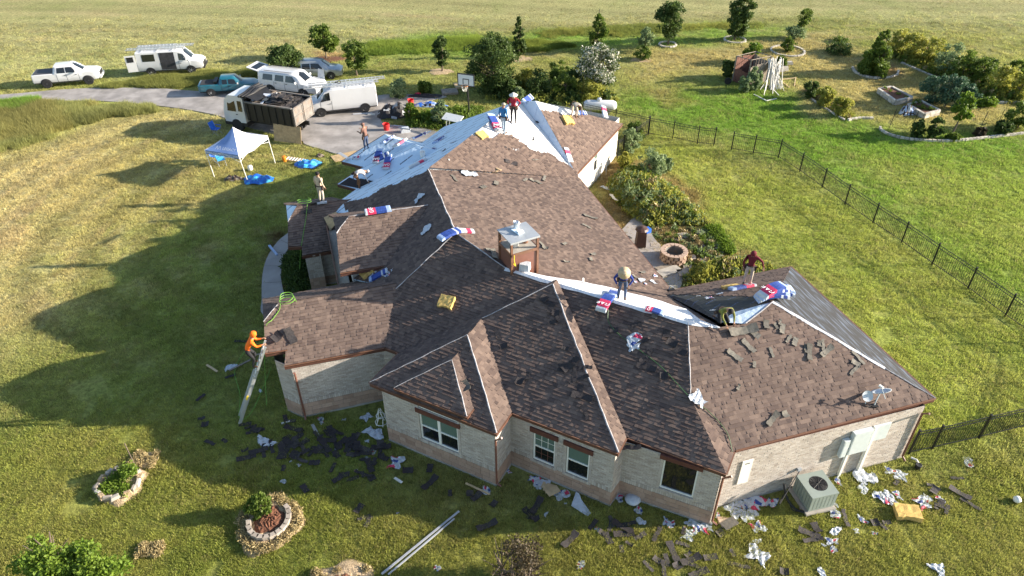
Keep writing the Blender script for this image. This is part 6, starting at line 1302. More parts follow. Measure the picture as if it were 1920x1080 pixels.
wset([(1203, 527, .7, 'white'), (1225, 530, .6, 'white'), (1228, 518, .5), (1192, 530, .3), (1210, 533, .3)], 'small crumpled wrapper right of the man in the straw hat', 'wrappers by the straw hat man', pl=pZ)
wrapper(up3(hit(1188, 640, pD)), .9, 'pink and white ball of wrapper caught on the green hose', None, 'mix', pD, 1); wrapper(up3(hit(1189, 652, pD)), .8, 'white lower half of the wrapper on the green hose', None, 'white', pD, 4)
wrapper(up3(hit(1310, 750, pA), .06), 1.1, 'long white rag wrapped over the hip of the dish slope', None, 'white', pA, 7, -50)
wrapper(up3(hit(798, 432, pL)), .9, 'white crumpled rag on the dark slope facing the lawn', None, 'white', pL, 9); wrapper(up3(hit(786, 373, pL)), 1.1, 'white strip with a red corner on the dark slope', None, 'white', pL, 0, 35)
wset([(733, 510, .4, 'white'), (700, 513, .8), (727, 517, .6), (644, 516, .3, 'white')], 'wrapper scrap in the shaded gap under the entry wing', 'scraps under the entry wing', pl=pL)
wset([(840, 250, .9, 'white'), (832, 262, .8), (850, 268, .8, 'white'), (772, 260, .7), (760, 266, .6, 'white'), (800, 252, 1.2, 'mix'), (815, 258, 1.0, 'white'), (696, 262, .5)], 'crumpled wrapper along the rear edge of the garage roof', 'wrappers on the garage roof', pl=pYB)
wset([(652, 300, .6, 'white'), (668, 296, .7)], 'wrapper on the far garage hip', 'wrappers on the far garage hip', pl=h2p)
wset([(1330, 612, .4, 'white'), (1335, 583, .3, 'white'), (1310, 556, .3, 'white'), (1330, 560, .6), (1350, 552, .7, 'white')], 'scrap on the black underlayment left of the kneeling man', 'scraps on the black underlayment', pl=pAB)
b = MB(); p = hit(928, 324, pZ)
for i in range(3): b.box(p+Vector((.1*i, .05*i, .06+.05*i)), (.35, .09, .04), 'pine_wood', R=RZ(.4+i))
free(b, 'wood_offcuts', 'three pine offcuts stacked on the brown slope', 'offcuts')
b = MB(); p = QZM+(J_-QZM)*.10+U(62)*.25; b.box(p+Vector((0, 0, .2)), (.42, .34, .32), 'film_white', R=RZ(-.3), taper=.9); free(b, 'nail_box', 'white paper sack at the foot of the chimney', 'sack')
b = MB(); p = hit(1258, 546, pZ); b.box(p+Vector((0, 0, .08)), (.3, .12, .08), 'black_plastic', R=RZ(.4)); b.tube([p+Vector((-.1, 0, .1)), p+Vector((-.05, .05, .25)), p+Vector((.1, 0, .2))], .03, 'galvanised'); free(b, 'nail_gun', 'black and silver nail gun at the eave of the brown slope', 'nail gun')
b = MB(); p = hit(1316, 603, pA)+Vector((.7, .3, .1)); b.lathe([(.03, 0), (.05, .1), (.02, .12)], p, 'white_frame', 8)
# satellite dish
mat('dish_grey', (0.50, .54, .57), .4, var=.04, spec=.5)
p = hit(1639, 760, pA); root = thing('satellite_dish', 'grey satellite dish on a bent mast near the eave of the sunlit slope', 'satellite dish', p)
b = MB(); b.tube([(0, 0, 0), (0, 0, .35), (.12, .12, .62)], .035, 'dish_grey', n=8); b.box((0, 0, .03), (.3, .3, .04), 'black_metal'); b.tube([(-.3, .1, .02), (0, 0, .35)], .02, 'black_metal', n=5); b.tube([(.3, .1, .05), (0, 0, .35)], .02, 'black_metal', n=5); b.build('mast', root, world=False)
root.scale = (.76,)*3; R3 = Matrix.Rotation(radians(-14), 3, 'Y') @ Matrix.Rotation(radians(-33), 3, 'X'); b = MB(); b.lathe([(0, -.01), (.2, .01), (.36, .055), (.45, .10), (.455, .115), (.36, .08), (.2, .035), (0, .01)], Vector((.22, .15, .66)), 'dish_grey', 24, R=R3); b.build('reflector', root, smooth=True, world=False)
b = MB(); b.tube([(.22, -.25, .68), (.05, -.10, 1.05), (.0, .0, 1.2)], .02, 'dish_grey', n=6); b.box((-.02, 0, 1.22), (.10, .22, .09), 'white_frame', R=RZ(.5)); b.build('feed_arm', root, world=False)
p = hit(1622, 757, pA); root = thing('satellite_dish', 'small white oval dish left of the large grey one', 'satellite dish', p); b = MB(); b.tube([(0, 0, 0), (0, 0, .3)], .02, 'white_frame', n=6); b.build('mast', root, world=False); b = MB(); b.lathe([(0, 0), (.14, .015), (.2, .05), (.14, .03), (0, .015)], Vector((0, .05, .34)), 'dish_grey', 14, R=Matrix.Rotation(radians(50), 3, 'X')); b.build('reflector', root, world=False)
b = MB(); b.tube(bez([hit(1618, 761, pA)+Vector((0, 0, .03)), hit(1626, 764, pA)+Vector((0, 0, .05)), hit(1635, 762, pA)+Vector((0, 0, .03)), hit(1646, 768, pA)+Vector((0, 0, .02))], 4), .02, 'black_rubber', n=4); free(b, 'antenna_cable', 'black cable lying at the foot of the satellite dishes', 'cable')
# hoses
mat('hose_green', (0.04, 0.10, 0.035), .5); mat('hose_lime', (0.14, 0.32, 0.04), .6)
def hose(pts, m, r_, label, nm='air_hose'):
    b = MB(); r_ = r_*.62; b.tube(bez(pts, 7), r_, m, n=5); return free(b, nm, label, 'hose', 'air hoses')
hose([hit(1140, 582, pD)+Vector((0, 0, .04)), hit(1141, 605, pD)+Vector((0, 0, .04)), hit(1160, 628, pD)+Vector((0, 0, .04)), hit(1195, 655, pD)+Vector((0, 0, .04)), hit(1240, 690, pD)+Vector((0, 0, .04)), K_+Vector((-.05, 0, .06)), hit(1330, 775, pA)+Vector((0, 0, .05)), hit(1362, 812, pA)+Vector((0, 0, .05)), E7+Vector((-.1, -.1, .06))], 'hose_green', .022, 'dark green air hose running down over the window slope')
cz = hit(540, 568, pW1)
hose([cz+Vector((.35*cos(a)*(1-.12*i/6), .28*sin(a), .06+.02*i)) for i, a in enumerate([k*pi/3 for k in range(16)])]+[hit(525, 580, pW1)+Vector((0, 0, .05)), hit(512, 600, pW1)+Vector((0, 0, .05)), hit(499, 612, pW1)+Vector((-.1, 0, -.2)), G(497, 700, .8), G(500, 760, .05)], 'hose_lime', .022, 'lime green hose coiled on the front wing ridge')
hose([G(497, 640, 1.0), G(470, 650, .4), G(450, 672, .04), G(440, 700, .04), G(450, 740, .04), G(449, 785, .04), G(470, 775, .04), G(490, 735, .04), G(508, 690, .05)], 'hose_lime', .022, 'lime green hose looping on the shaded grass by the ladder')
hose([hit(577, 385, pW3)+Vector((0, 0, .1)), hit(574, 410, pW3)+Vector((0, 0, .05)), hit(569, 440, pW3)+Vector((0, 0, .05)), hit(565, 462, pW3)+Vector((0, 0, .0)), G(563, 480, 1.0), G(560, 510, .1), G(545, 520, .04)], 'hose_lime', .024, 'lime green hose hanging over the porch slope')
cz = hit(572, 384, pW3)+Vector((0, 0, .08)); hose([cz+Vector((.35*cos(a), .15*sin(a), .02*i)) for i, a in enumerate([k*pi/3 for k in range(14)])], 'hose_lime', .022, 'lime green hose coil on the porch ridge beside the standing worker')
b = MB(); b.box(hit(590, 383, pW3)+Vector((0, 0, .1)), (.6, .15, .1), 'black_plastic', R=RZ(.3)); b.box(hit(597, 383, pW3)+Vector((.2, 0, .1)), (.5, .14, .08), 'film_white', R=RZ(.25)); free(b, 'tool_bag', 'black and white tools on the porch ridge left of the beige worker', 'tools')

# ------------------------------------------------------------------ on the lawn
for i in range(150):
    t = random.random()
    if i < 85: u, v = random.gauss(600, 75), random.gauss(835, 32)
    else: u = random.uniform(640, 1290); v = 880+(u-640)*.16+random.gauss(0, 30)
    p = G(u, v)
    if sdist(np.array([p.x]), np.array([p.y]), HOUSEP)[0] > -.5: continue
    zone = ('below the front wing wall' if u < 560 else 'in the thick litter left of the window bay') if v < 850 and u < 700 else ('in a loose band below the litter heap' if u < 760 else ('below the wide window bay' if u < 960 else ('below the pair of sash windows' if u < 1130 else 'below the corner window')))
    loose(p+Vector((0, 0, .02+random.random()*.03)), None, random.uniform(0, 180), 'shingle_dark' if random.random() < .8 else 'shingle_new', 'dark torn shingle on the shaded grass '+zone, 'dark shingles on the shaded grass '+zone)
for u, v in [(1517, 1000), (1524, 1012), (1530, 990), (1640, 980), (1652, 984), (1662, 980), (1745, 910), (1752, 920), (1765, 945), (1755, 950), (1775, 955), (1795, 897), (1800, 925), (1820, 945), (1280, 1020), (1262, 1035), (1250, 1050), (1232, 1050), (1295, 1050), (1300, 1060), (1270, 1062), (1215, 1062), (1332, 1045), (1374, 1037), (1130, 1000), (1140, 1010), (1470, 1072), (1385, 1060), (1350, 1000), (1362, 985), (1585, 972), (1680, 905), (1145, 985), (1180, 1020), (1200, 1005), (1232, 1000), (1245, 1070), (1310, 1075), (1165, 1030), (683, 970), (690, 978), (1290, 1040)]:
    zz = 'right of the foam pad' if u > 1730 else ('between the air conditioner and the foam pad' if u > 1560 else ('just below the air conditioner' if u > 1440 else ('below the flat white sheet' if u > 1320 else ('in the cluster at the bottom edge' if v > 1030 else 'along the shadow edge'))))
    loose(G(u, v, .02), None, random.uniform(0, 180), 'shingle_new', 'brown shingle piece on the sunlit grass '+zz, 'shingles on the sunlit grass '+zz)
for u, v, hd in [(378, 785, 20), (385, 796, 10), (455, 640, 0), (432, 705, 30), (376, 745, 60), (470, 800, 20), (460, 795, 10), (480, 806, -10), (462, 858, 20)]:
    loose(G(u, v, .02), None, hd, 'shingle_dark', 'black shingle piece on the shaded grass near the ladder', 'shingles near the ladder')
def stick(a, b2, w_, h_, m, label, nm='timber_lath', z0=0.02, z1=0.02, cat='board'):
    p, q = G(a[0], a[1]), G(b2[0], b2[1]); p.z = z0; q.z = z1; d = q-p; b = MB(); R = d.to_track_quat('X', 'Z').to_matrix(); b.box((p+q)/2+Vector((0, 0, h_/2)), (d.length, w_, h_), m, R=R); return free(b, nm, label, cat, None)
stick((388, 685), (408, 698), .10, .03, 'pine_wood', 'short pale board alone on the shaded lawn left of the ladder'); stick((586, 797), (605, 833), .12, .03, 'galvanised', 'pale metal strip among the dark shingles'); stick((740, 897), (754, 906), .10, .03, 'white_wood', 'short white board in the shade below the window bay'); stick((873, 907), (918, 928), .08, .03, 'pine_wood', 'thin pine lath near the corner of the window bay'); stick((528, 795), (547, 790), .08, .03, 'white_wood', 'short white lath near the foot of the front wing'); stick((430, 696), (470, 676), .09, .04, 'old_wood', 'grey plank behind the ladder'); stick((484, 682), (518, 676), .07, .04, 'old_wood', 'grey batten propped between ladder and wall', z0=.5, z1=.6)
stick((716, 1078), (861, 960), .07, .05, 'galvanised', 'long metal gutter pole lying on the sunlit grass', 'gutter_pole'); stick((728, 1079), (852, 974), .05, .05, 'galvanised', 'second thinner pole beside the long one', 'gutter_pole')
stick((505, 462), (520, 480), .12, .08, 'film_pale', 'rolled pale blue wrapper on the curved walkway', 'wrapper_roll', cat='wrapper')
wrapper(G(432, 690), .9, 'pale blue strip of wrapper behind the ladder', None, 'white', k=10, head=60)
mat('grey_cloth', (0.34, 0.35, 0.36), .8)
b = MB(); p = G(716, 795)
for k in range(5): a = k*1.25; b.tube([p+Vector((.25*cos(a), .2*sin(a), .02)), p+Vector((.15*cos(a+.5), .15*sin(a+.5), .45)), p+Vector((.05*cos(a), .05*sin(a), .85))], .018, 'white_frame', n=5)
for z, rr in ((.15, .25), (.5, .18)): b.tube([p+Vector((rr*cos(a), rr*sin(a), z)) for a in [i*pi/5 for i in range(11)]], .015, 'white_frame', n=5, cap=False)
free(b, 'plant_cage', 'tangled white wire frame at the left corner of the window bay', 'wire frame')
# air conditioner
a_, b_ = G(1512, 967), G(1565, 955); d_ = (b_-a_).normalized(); n_ = Vector((-d_.y, d_.x, 0)); W_ = (b_-a_).length; an = atan2(d_.y, d_.x); ctr = (a_+b_)/2+n_*W_*.5
root = thing('air_conditioner', 'grey-green outdoor air conditioner with round fan grille beside the sunlit wall', 'air conditioner', ctr, an, scale=.93)
mat('ac_green', (0.235, 0.275, 0.245), .5, var=.08, scale=2, spec=.5)
b = MB(); b.box((0, 0, .05), (W_+.15, W_+.15, .10), 'concrete'); b.build('pad', root, world=False); hA = .86
b = MB(); b.box((0, 0, .10+hA/2), (W_-.06, W_-.06, hA-.04), 'ac_green'); bo = b.build('cabinet', root, world=False)
for sg in (-1, 1):
    for k in range(7):
        b = MB(); b.box((-W_/2+.09+k*(W_-.18)/6, sg*(W_/2-.025), .12+hA/2), ((W_-.18)/6-.02, .03, hA-.18), 'ac_green'); b.build('louvre_panel', bo, world=False); b = MB(); b.box((sg*(W_/2-.025), -W_/2+.09+k*(W_-.18)/6, .12+hA/2), (.03, (W_-.18)/6-.02, hA-.18), 'ac_green'); b.build('louvre_panel', bo, world=False)
b = MB(); n = 24; R0 = W_*.31; hw_ = W_/2; vs = [(R0*cos(2*pi*i/n)+.04, R0*sin(2*pi*i/n)+.02, .10+hA) for i in range(n)]; sq = []
for i in range(n): a = 2*pi*i/n; m_ = max(abs(cos(a)), abs(sin(a))); sq.append((hw_*cos(a)/m_, hw_*sin(a)/m_, .10+hA))
b.add(vs+sq, [(i, n+i, n+(i+1) % n, (i+1) % n) for i in range(n)], 'ac_green'); b.add([(q[0], q[1], q[2]) for q in sq]+[(q[0], q[1], q[2]-.06) for q in sq], [(i, i+n, (i+1) % n+n, (i+1) % n) for i in range(n)], 'ac_green'); b.build('top_cover', root, world=False)
b = MB(); b.lathe([(R0, 0), (R0, -.35)], (.04, .02, .10+hA), 'black_metal', 24); b.add([(R0*1.0*cos(2*pi*i/n)+.04, R0*sin(2*pi*i/n)+.02, .10+hA-.3) for i in range(n)], [tuple(range(n))], 'black_metal'); b.build('fan_well', root, world=False)
b = MB()
for k in range(3): a = k*2*pi/3+.4; b.box((.04+cos(a)*R0*.5, .02+sin(a)*R0*.5, hA-.08), (R0*.8, R0*.5, .015), 'rusty_grey', R=RZ(a) @ Matrix.Rotation(.35, 3, 'X'))
b.lathe([(.05, -.08), (.06, .0), (.02, .02)], (.04, .02, hA-.02), 'white_frame', 10); b.build('fan', root, world=False)
b = MB()
for k in range(1, 7): rr = R0*k/7; b.tube([(.04+rr*cos(q), .02+rr*sin(q), .105+hA) for q in [i*pi/10 for i in range(21)]], .004, 'black_metal', n=4, cap=False)
for k in range(6): a = k*pi/6; b.tube([(.04-R0*cos(a), .02-R0*sin(a), .11+hA), (.04+R0*cos(a), .02+R0*sin(a), .11+hA)], .005, 'black_metal', n=4)
b.build('fan_grille', root, world=False)
b = MB(); q = lambda u, v, z=0: G(u, v, z); b.tube(bez([WA.P(3.12, .95, .1), q(1462, 945, .6), q(1473, 925, .55), q(1485, 955, .08), q(1500, 958, .15)], 6), .018, 'black_rubber', n=5); b.tube(bez([q(1470, 908, .9), q(1476, 935, .4), q(1492, 955, .1), q(1508, 960, .12)], 6), .045, 'black_rubber', n=6); free(b, 'refrigerant_line', 'black insulated lines running from the wall to the air conditioner', 'pipes')
b = MB(); b.lathe([(.02, 0), (.12, .04), (.14, .13), (.08, .22), (.01, .24)], G(1905, 940), 'white_frame', 14); free(b, 'ball', 'small white ball on the grass at the right edge', 'ball', smooth=True)
b = MB(); b.lathe([(.10, 0), (.12, .2), (.11, .21), (.02, .2)], G(1720, 878), 'black_plastic', 12); free(b, 'flower_pot', 'dark plant pot in the grass by the right corner of the house', 'pot')
b = MB(); b.tube([G(1708, 858, .05), G(1718, 862, .05), G(1724, 872, .03)], .04, 'white_frame'); free(b, 'drain_pipe', 'short white drain pipe at the right corner of the house', 'pipe')
b = MB(); 
for k in range(4): b.box(G(1028+k*3, 912+k*3, .03+.02*k), (.5, .28, .02), 'pine_wood', R=RZ(-.4+k*.3))
free(b, 'cardboard', 'torn brown cardboard below the sash windows', 'cardboard')
b = MB(); 
for k in range(3): b.box(G(1362+k*3, 977+k*2, .03+.03*k), (.6, .33, .02), ('stone_block', 'tan_felt', 'shingle_back')[k], R=RZ(-.1+k*.3), tone=.8)
free(b, 'shingle_samples', 'tan shingle stack on the grass by the house corner', 'shingles')

# canopy tent
fp = [G(402, 332), G(465, 341), G(516, 306)]; c0 = fp[0]+fp[2]-fp[1]; ctr = (fp[0]+fp[2])/2; 
root = thing('canopy_tent', 'pop-up canopy tent with white roof and blue lettered side', 'tent', (ctr.x, ctr.y, 0))
lo = [G(384, 281, 2.05), G(447, 291, 2.05), G(501, 254, 2.10)]; lo.append(lo[0]+lo[2]-lo[1]); lc = (lo[0]+lo[2])/2; apex = G(436, 243, 3.05); apex = Vector((lc.x, lc.y, 3.15))
mat('tent_white', (0.66, 0.66, 0.70), .7, var=.04, bump=.3, bscale=6); mat('tent_blue', (0.15, 0.24, 0.46), .7, var=.06)
sides = [(0, 1, 'tent_blue'), (1, 2, 'tent_white'), (2, 3, 'tent_white'), (3, 0, 'tent_white')]
for i, j, m_ in sides:
    b = MB(); n = 8; vs = []
    for r_ in range(n+1):
        t = r_/n
        for k in range(n+1):
            s_ = k/n; e_ = lo[i]+(lo[j]-lo[i])*s_; p = apex+(e_-apex)*t; sag = (-.42*t*(1-t)*2.2)*(.6+.4*abs(2*s_-1))-.05*t*(1-abs(2*s_-1)); p.z += sag; vs.append(p)
    b.add(vs, [(r_*(n+1)+k, r_*(n+1)+k+1, (r_+1)*(n+1)+k+1, (r_+1)*(n+1)+k) for r_ in range(n) for k in range(n)], m_); b.build('roof_panel', root, smooth=True)
    b = MB(); a, c = lo[i], lo[j]; b.poly([a-Vector((0, 0, .26)), c-Vector((0, 0, .26)), c, a], m_, thick=.01); vo = b.build('valance', root)
    if m_ == 'tent_blue':
        d = (c-a).normalized(); n_ = Vector((d.y, -d.x, 0)).normalized()
        if n_.y > 0: n_ = -n_
        for body, sx, sz, ofs in (('ROOFING  SIDING  FENCING  WINDOWS  DOORS', .5, -.13, .02),):
            me = textmesh(body, .17); me.materials.append(MAT['white_ink']); o = bpy.data.objects.new('lettering', me); COL.objects.link(o); o.parent = vo
            wd = max(v_.co.x for v_ in me.vertices)-min(v_.co.x for v_ in me.vertices); R3 = Matrix((d, Vector((0, 0, 1)), n_)).transposed().to_4x4(); o.matrix_local = Matrix.Translation((a+c)/2+Vector((0, 0, sz))+n_*ofs) @ R3 @ Matrix.Scale((c-a).length*.92/wd, 4, (1, 0, 0))
        for body, t, s_, size in (('LEGACY', .80, .70, .26), ('/\\/\\', .80, .30, .34)):
            me = textmesh(body, size); me.materials.append(MAT['white_ink']); o = bpy.data.objects.new('lettering', me); COL.objects.link(o); o.parent = root; o.location = -wloc(root)
            mid = apex+(lo[i]+(lo[j]-lo[i])*s_-apex)*t; e_mid = lo[i]+(lo[j]-lo[i])*s_; up_ = (apex-e_mid); up_ = (up_-d*up_.dot(d)).normalized(); nn_ = d.cross(up_); mid.z += -.42*t*(1-t)*2.2*(.6+.4*abs(2*s_-1))-.02
            o.matrix_local = Matrix.Translation(-wloc(root)) @ Matrix.Translation(mid+nn_*.07) @ Matrix((d, up_, nn_)).transposed().to_4x4()
for f, l in zip(fp+[c0], lo): b = MB(); b.tube([f, l], .028, 'white_frame', n=6); b.build('leg', root)
b = MB()
for i in range(4): a, c = lo[i], lo[(i+1) % 4]; z = Vector((0, 0, .12)); m_ = (a+c)/2-Vector((0, 0, .35)); b.tube([a-z, m_, c-z], .015, 'white_frame', n=4); b.tube([a-z*4, (a+c)/2-z*.2, c-z*4], .015, 'white_frame', n=4)
b.build('scissor_frame', root)
# camp chairs
mat('chair_blue', (0.02, 0.13, 0.55), .7); mat('chair_sky', (0.05, 0.34, 0.62), .7)
def camp_chair(p, rz, m_, label):
    root = thing('camp_chair', label, 'chair', p, rz, 'folding camp chairs'); b = MB(); b.add([(-.25, -.25, .42), (.25, -.25, .45), (.25, .25, .45), (-.25, .25, .42), (0, 0, .36)], [(0, 1, 4), (1, 2, 4), (2, 3, 4), (3, 0, 4)], m_); b.build('seat', root, world=False)
    b = MB(); b.poly([(-.25, .26, .42), (-.25, -.26, .42), (-.42, -.27, .92), (-.42, .27, .92)], m_, thick=.015); b.build('backrest', root, world=False)
    for sg in (-1, 1):
        b = MB(); b.tube([(-.40, sg*.27, .92), (-.25, sg*.26, .44), (.26, sg*.22, .02)], .012, 'galvanised', n=5); b.build('leg', root, world=False); b = MB(); b.tube([(-.28, sg*.22, .02), (.26, sg*.27, .62)], .012, 'galvanised', n=5); b.build('leg', root, world=False)
        b = MB(); b.box((.0, sg*.28, .63), (.5, .06, .02), m_); b.build('armrest', root, world=False)
camp_chair(G(417, 310), radians(-60), 'chair_sky', 'sky blue camp chair in front under the canopy'); camp_chair(G(407, 303), radians(-30), 'chair_blue', 'royal blue camp chair behind the sky blue one'); camp_chair(G(408, 252), radians(-20), 'chair_blue', 'royal blue camp chair beside the dump truck cab')
b = MB(); b.lathe([(.13, 0), (.16, .05), (.16, .28), (.13, .33), (.02, .34)], G(470, 319), 'white_frame', 14); free(b, 'water_jug', 'white jug on the grass right of the canopy leg', 'jug', smooth=True)
mat('tarp_blue', (0.02, 0.13, 0.50), .45, var=.3, scale=5, bump=.8, bscale=8); mat('tarp_sky', (0.05, 0.32, 0.62), .45, var=.3, scale=5)
def pile(px, sz, mats_, label, nm, cat, seed, hgt=.4, n=16):
    rn = random.Random(seed); b = MB(); c = G(*px); vs = []; ph = [rn.random()*6 for _ in range(6)]
    for i in range(n+1):
        for j in range(n+1):
            x, y = (i/n-.5)*2, (j/n-.5)*2; rr = hypot(x, y); k = 1+.15*sin(3*atan2(y, x)+ph[0]); e = max(0, 1-(rr/k)**2.2); z = hgt*e*(.55+.45*abs(sin(5*x+ph[1])*cos(4*y+ph[2]))+rn.uniform(-.12, .12)); 
            q = min(1.0, 1.05*k/max(rr, 1e-3)); vs.append(c+Vector((x*q*sz[0], y*q*sz[1], max(0, z)+.01)))
    for i in range(n):
        for j in range(n): a = i*(n+1)+j; b.add([vs[a], vs[a+n+1], vs[a+n+2], vs[a+1]], [(0, 1, 2, 3)], mats_[int((sin(i*.9+ph[3])*cos(j*.8+ph[4])+1)*.5*len(mats_)*.999)])
    return free(b, nm, label, cat)
pile((484, 338), (1.0, .6), ['tarp_blue', 'tarp_blue', 'tarp_sky'], 'crumpled blue tarp at the foot of the canopy leg', 'tarp', 'tarp', 1); pile((577, 309), (.9, .6), ['tarp_blue', 'tarp_sky'], 'folded blue tarp beside the short ladder', 'tarp', 'tarp', 2); pile((437, 336), (.65, .3), ['black_plastic', 'leather', 'rusty_grey'], 'dark bag lying on the grass under the canopy', 'duffel_bag', 'bag', 3, .3)
pile((742, 214), (1.6, 1.0), ['black_plastic', 'black_plastic', 'shingle_dark', 'grey_cloth'], 'black tarp heap with boards on the drive', 'tarp_heap', 'tarp', 4, .9); pile((805, 198), (1.5, .4), ['black_plastic', 'film_pale', 'chair_blue', 'leather', 'film_white'], 'pile of clothes and bags along the bed edge', 'clothes_pile', 'clothes', 5, .35); pile((800, 181), (1.5, .4), ['black_plastic', 'shingle_dark'], 'dark flattened bags behind the drive', 'refuse_bags', 'bags', 6, .25); pile((783, 179), (.35, .25), ['wrap_red'], 'small red bag at the rear of the drive', 'red_bag', 'bag', 7, .3); pile((600, 293), (.3, .2), ['old_wood', 'leather'], 'brown lump on the grass near the drive corner', 'work_bag', 'bag', 8, .25); pile((850, 252), (.9, .5), ['film_white', 'film_pale'], 'white plastic bags behind the garage roof', 'plastic_bags', 'bags', 9, .4)
b = MB(); b.lathe([(.12, 0), (.16, .3), (.13, .4), (.02, .42)], G(534, 303), 'lamp_amber', 12); free(b, 'water_cooler', 'orange and red jug at the end of the short ladder', 'jug')
a, c = G(536, 298), G(570, 303); d = (c-a).normalized(); sd = Vector((-d.y, d.x, 0)); b = MB(); L_ = (c-a).length
for sg in (-1, 1): b.box((a+c)/2+sd*.22*sg+Vector((0, 0, .06)), (L_, .05, .06), 'pine_wood', R=RZ(atan2(d.y, d.x)))
for k in range(6): b.box(a+d*(.15+k*(L_-.3)/5)+Vector((0, 0, .08)), (.08, .42, .03), 'white_frame', R=RZ(atan2(d.y, d.x)))
free(b, 'step_ladder', 'short step ladder lying on the grass by the blue tarp', 'ladder')
mat('bucket_red', (0.70, 0.03, 0.03), .45)
def bucket(p, label):
    root = thing('bucket', label, 'bucket', p, 0, 'red buckets'); b = MB(); b.lathe([(.15, 0), (.18, .38), (.19, .39), (.175, .37), (.14, .03), (.0, .02)], (0, 0, 0), 'bucket_red', 16); b.build('shell', root, world=False); b = MB(); b.tube([(.18*cos(q), .02, .36-.18*sin(q)*.6) for q in [i*pi/8 for i in range(9)]], .006, 'galvanised', n=4); b.build('handle', root, world=False); root.scale = (1.3,)*3
bucket(G(725, 244), 'red bucket on the drive in front of the black tarp heap'); bucket(G(771, 198), 'red bucket at the rear edge of the drive')
stick((703, 216), (690, 216), .15, .08, 'white_wood', 'white board standing beside the near van wheel', 'white_board'); stick((662, 215), (698, 213), .12, .05, 'film_white', 'white gutter piece on the drive below the van', 'gutter_piece'); stick((738, 237), (768, 240), .16, .07, 'galvanised', 'grey metal length on the drive beside the red bucket', 'metal_length')
b = MB(); b.box(G(760, 243, .2), (.7, .4, .35), 'film_white', R=RZ(.3), taper=.7); b.tube([G(748, 240, .35), G(770, 243, .4)], .05, 'galvanised'); free(b, 'air_compressor', 'white compressor on the drive by the garage', 'compressor')
b = MB(); p = G(850, 245)
b.box(p+Vector((0, 0, 1.0)), (1.5, .7, .05), 'white_frame', R=RZ(-.5) @ Matrix.Rotation(.35, 3, 'X'))
for sx in (-.5, .5):
    for sy in (-.25, .25): b.tube([p+RZ(-.5) @ Vector((sx, sy, 0)), p+RZ(-.5) @ Vector((sx*.8, sy*.6, .98))], .03, 'galvanised', n=5)
free(b, 'work_table', 'tilted white topped work stand behind the ridge', 'work stand')
b = MB(); b.box(G(843, 172, .1), (1.3, 1.0, .18), 'old_wood', R=RZ(.2)); free(b, 'pallet', 'weathered wooden pallet farther back behind the drive', 'pallet', 'wooden pallets'); b = MB(); b.box(G(866, 160, .1), (1.2, 1.0, .18), 'pine_wood', R=RZ(.3)); free(b, 'pallet', 'paler wooden pallet nearest the big dark bush', 'pallet', 'wooden pallets')
b = MB(); b.box(G(648, 293, .05), (1.8, 1.0, .05), 'plywood', R=RZ(.5)); free(b, 'plywood_sheet', 'bare plywood sheet on the ground behind the garage corner', 'plywood')
stick((636, 288), (650, 297), .25, .06, 'galvanised', 'pale flashing strips left of the garage corner', 'flashing_strip')
# basketball hoop
root = thing('basketball_hoop', 'basketball hoop with white backboard on a black pole', 'basketball hoop', G(881, 224)); b = MB(); b.tube([(0, 0, 0), (-.1, -.1, 2.9)], .06, 'black_metal', n=8); b.build('pole', root, world=False)
Rb = RZ(radians(-20)); b = MB(); b.box(Vector((-.15, -.3, 3.15)), (1.25, .05, .85), 'white_frame', R=Rb); bb = b.build('backboard', root, world=False)
b = MB()
for q in ((0, .42, 1.3, .05), (0, -.42, 1.3, .05)): b.box(Vector((-.15, -.3, 3.15))+Rb @ Vector((0, 0, q[1])), (1.3, .07, .06), 'black_metal', R=Rb)
for sx in (-.63, .63): b.box(Vector((-.15, -.3, 3.15))+Rb @ Vector((sx, 0, 0)), (.06, .07, .9), 'black_metal', R=Rb)
for sx in (-.22, .22): b.box(Vector((-.15, -.3, 3.02))+Rb @ Vector((sx, -.03, 0)), (.05, .02, .4), 'black_metal', R=Rb)
b.box(Vector((-.15, -.3, 3.22))+Rb @ Vector((0, -.03, 0)), (.48, .02, .05), 'black_metal', R=Rb); b.build('frame', bb, world=False)
b = MB(); c_ = Vector((-.15, -.3, 2.82))+Rb @ Vector((0, -.28, 0)); b.tube([c_+Vector((.23*cos(q), .23*sin(q), 0)) for q in [i*pi/8 for i in range(17)]], .012, 'lamp_amber', n=5, cap=False); b.build('rim', root, world=False)
b = MB(); 
for k in range(10): a = k*2*pi/10; b.tube([c_+Vector((.23*cos(a), .23*sin(a), 0)), c_+Vector((.13*cos(a+.4), .13*sin(a+.4), -.4))], .012, 'white_frame', n=3)
b.build('net', root, world=False)
# propane tank
p = G(1124, 211); root = thing('propane_tank', 'white horizontal propane tank behind the rear wing', 'tank', p, radians(-3), scale=.78); b = MB(); mat('tank_white', (.56, .57, .58), .35, var=.04)
b.lathe([(0, -1.65), (.25, -1.60), (.42, -1.45), (.50, -1.2), (.50, 1.2), (.42, 1.45), (.25, 1.60), (0, 1.65)], (0, 0, .75), 'tank_white', 20, axis='X'); b.build('shell', root, smooth=True, world=False); b = MB(); b.lathe([(.22, 0), (.22, .16), (.15, .26), (0, .29)], (-.1, 0, 1.22), 'tank_white', 14); b.build('dome', root, smooth=True, world=False)
for sx in (-.9, .9): b = MB(); b.box((sx, 0, .15), (.2, .7, .3), 'concrete'); b.build('leg', root, world=False)
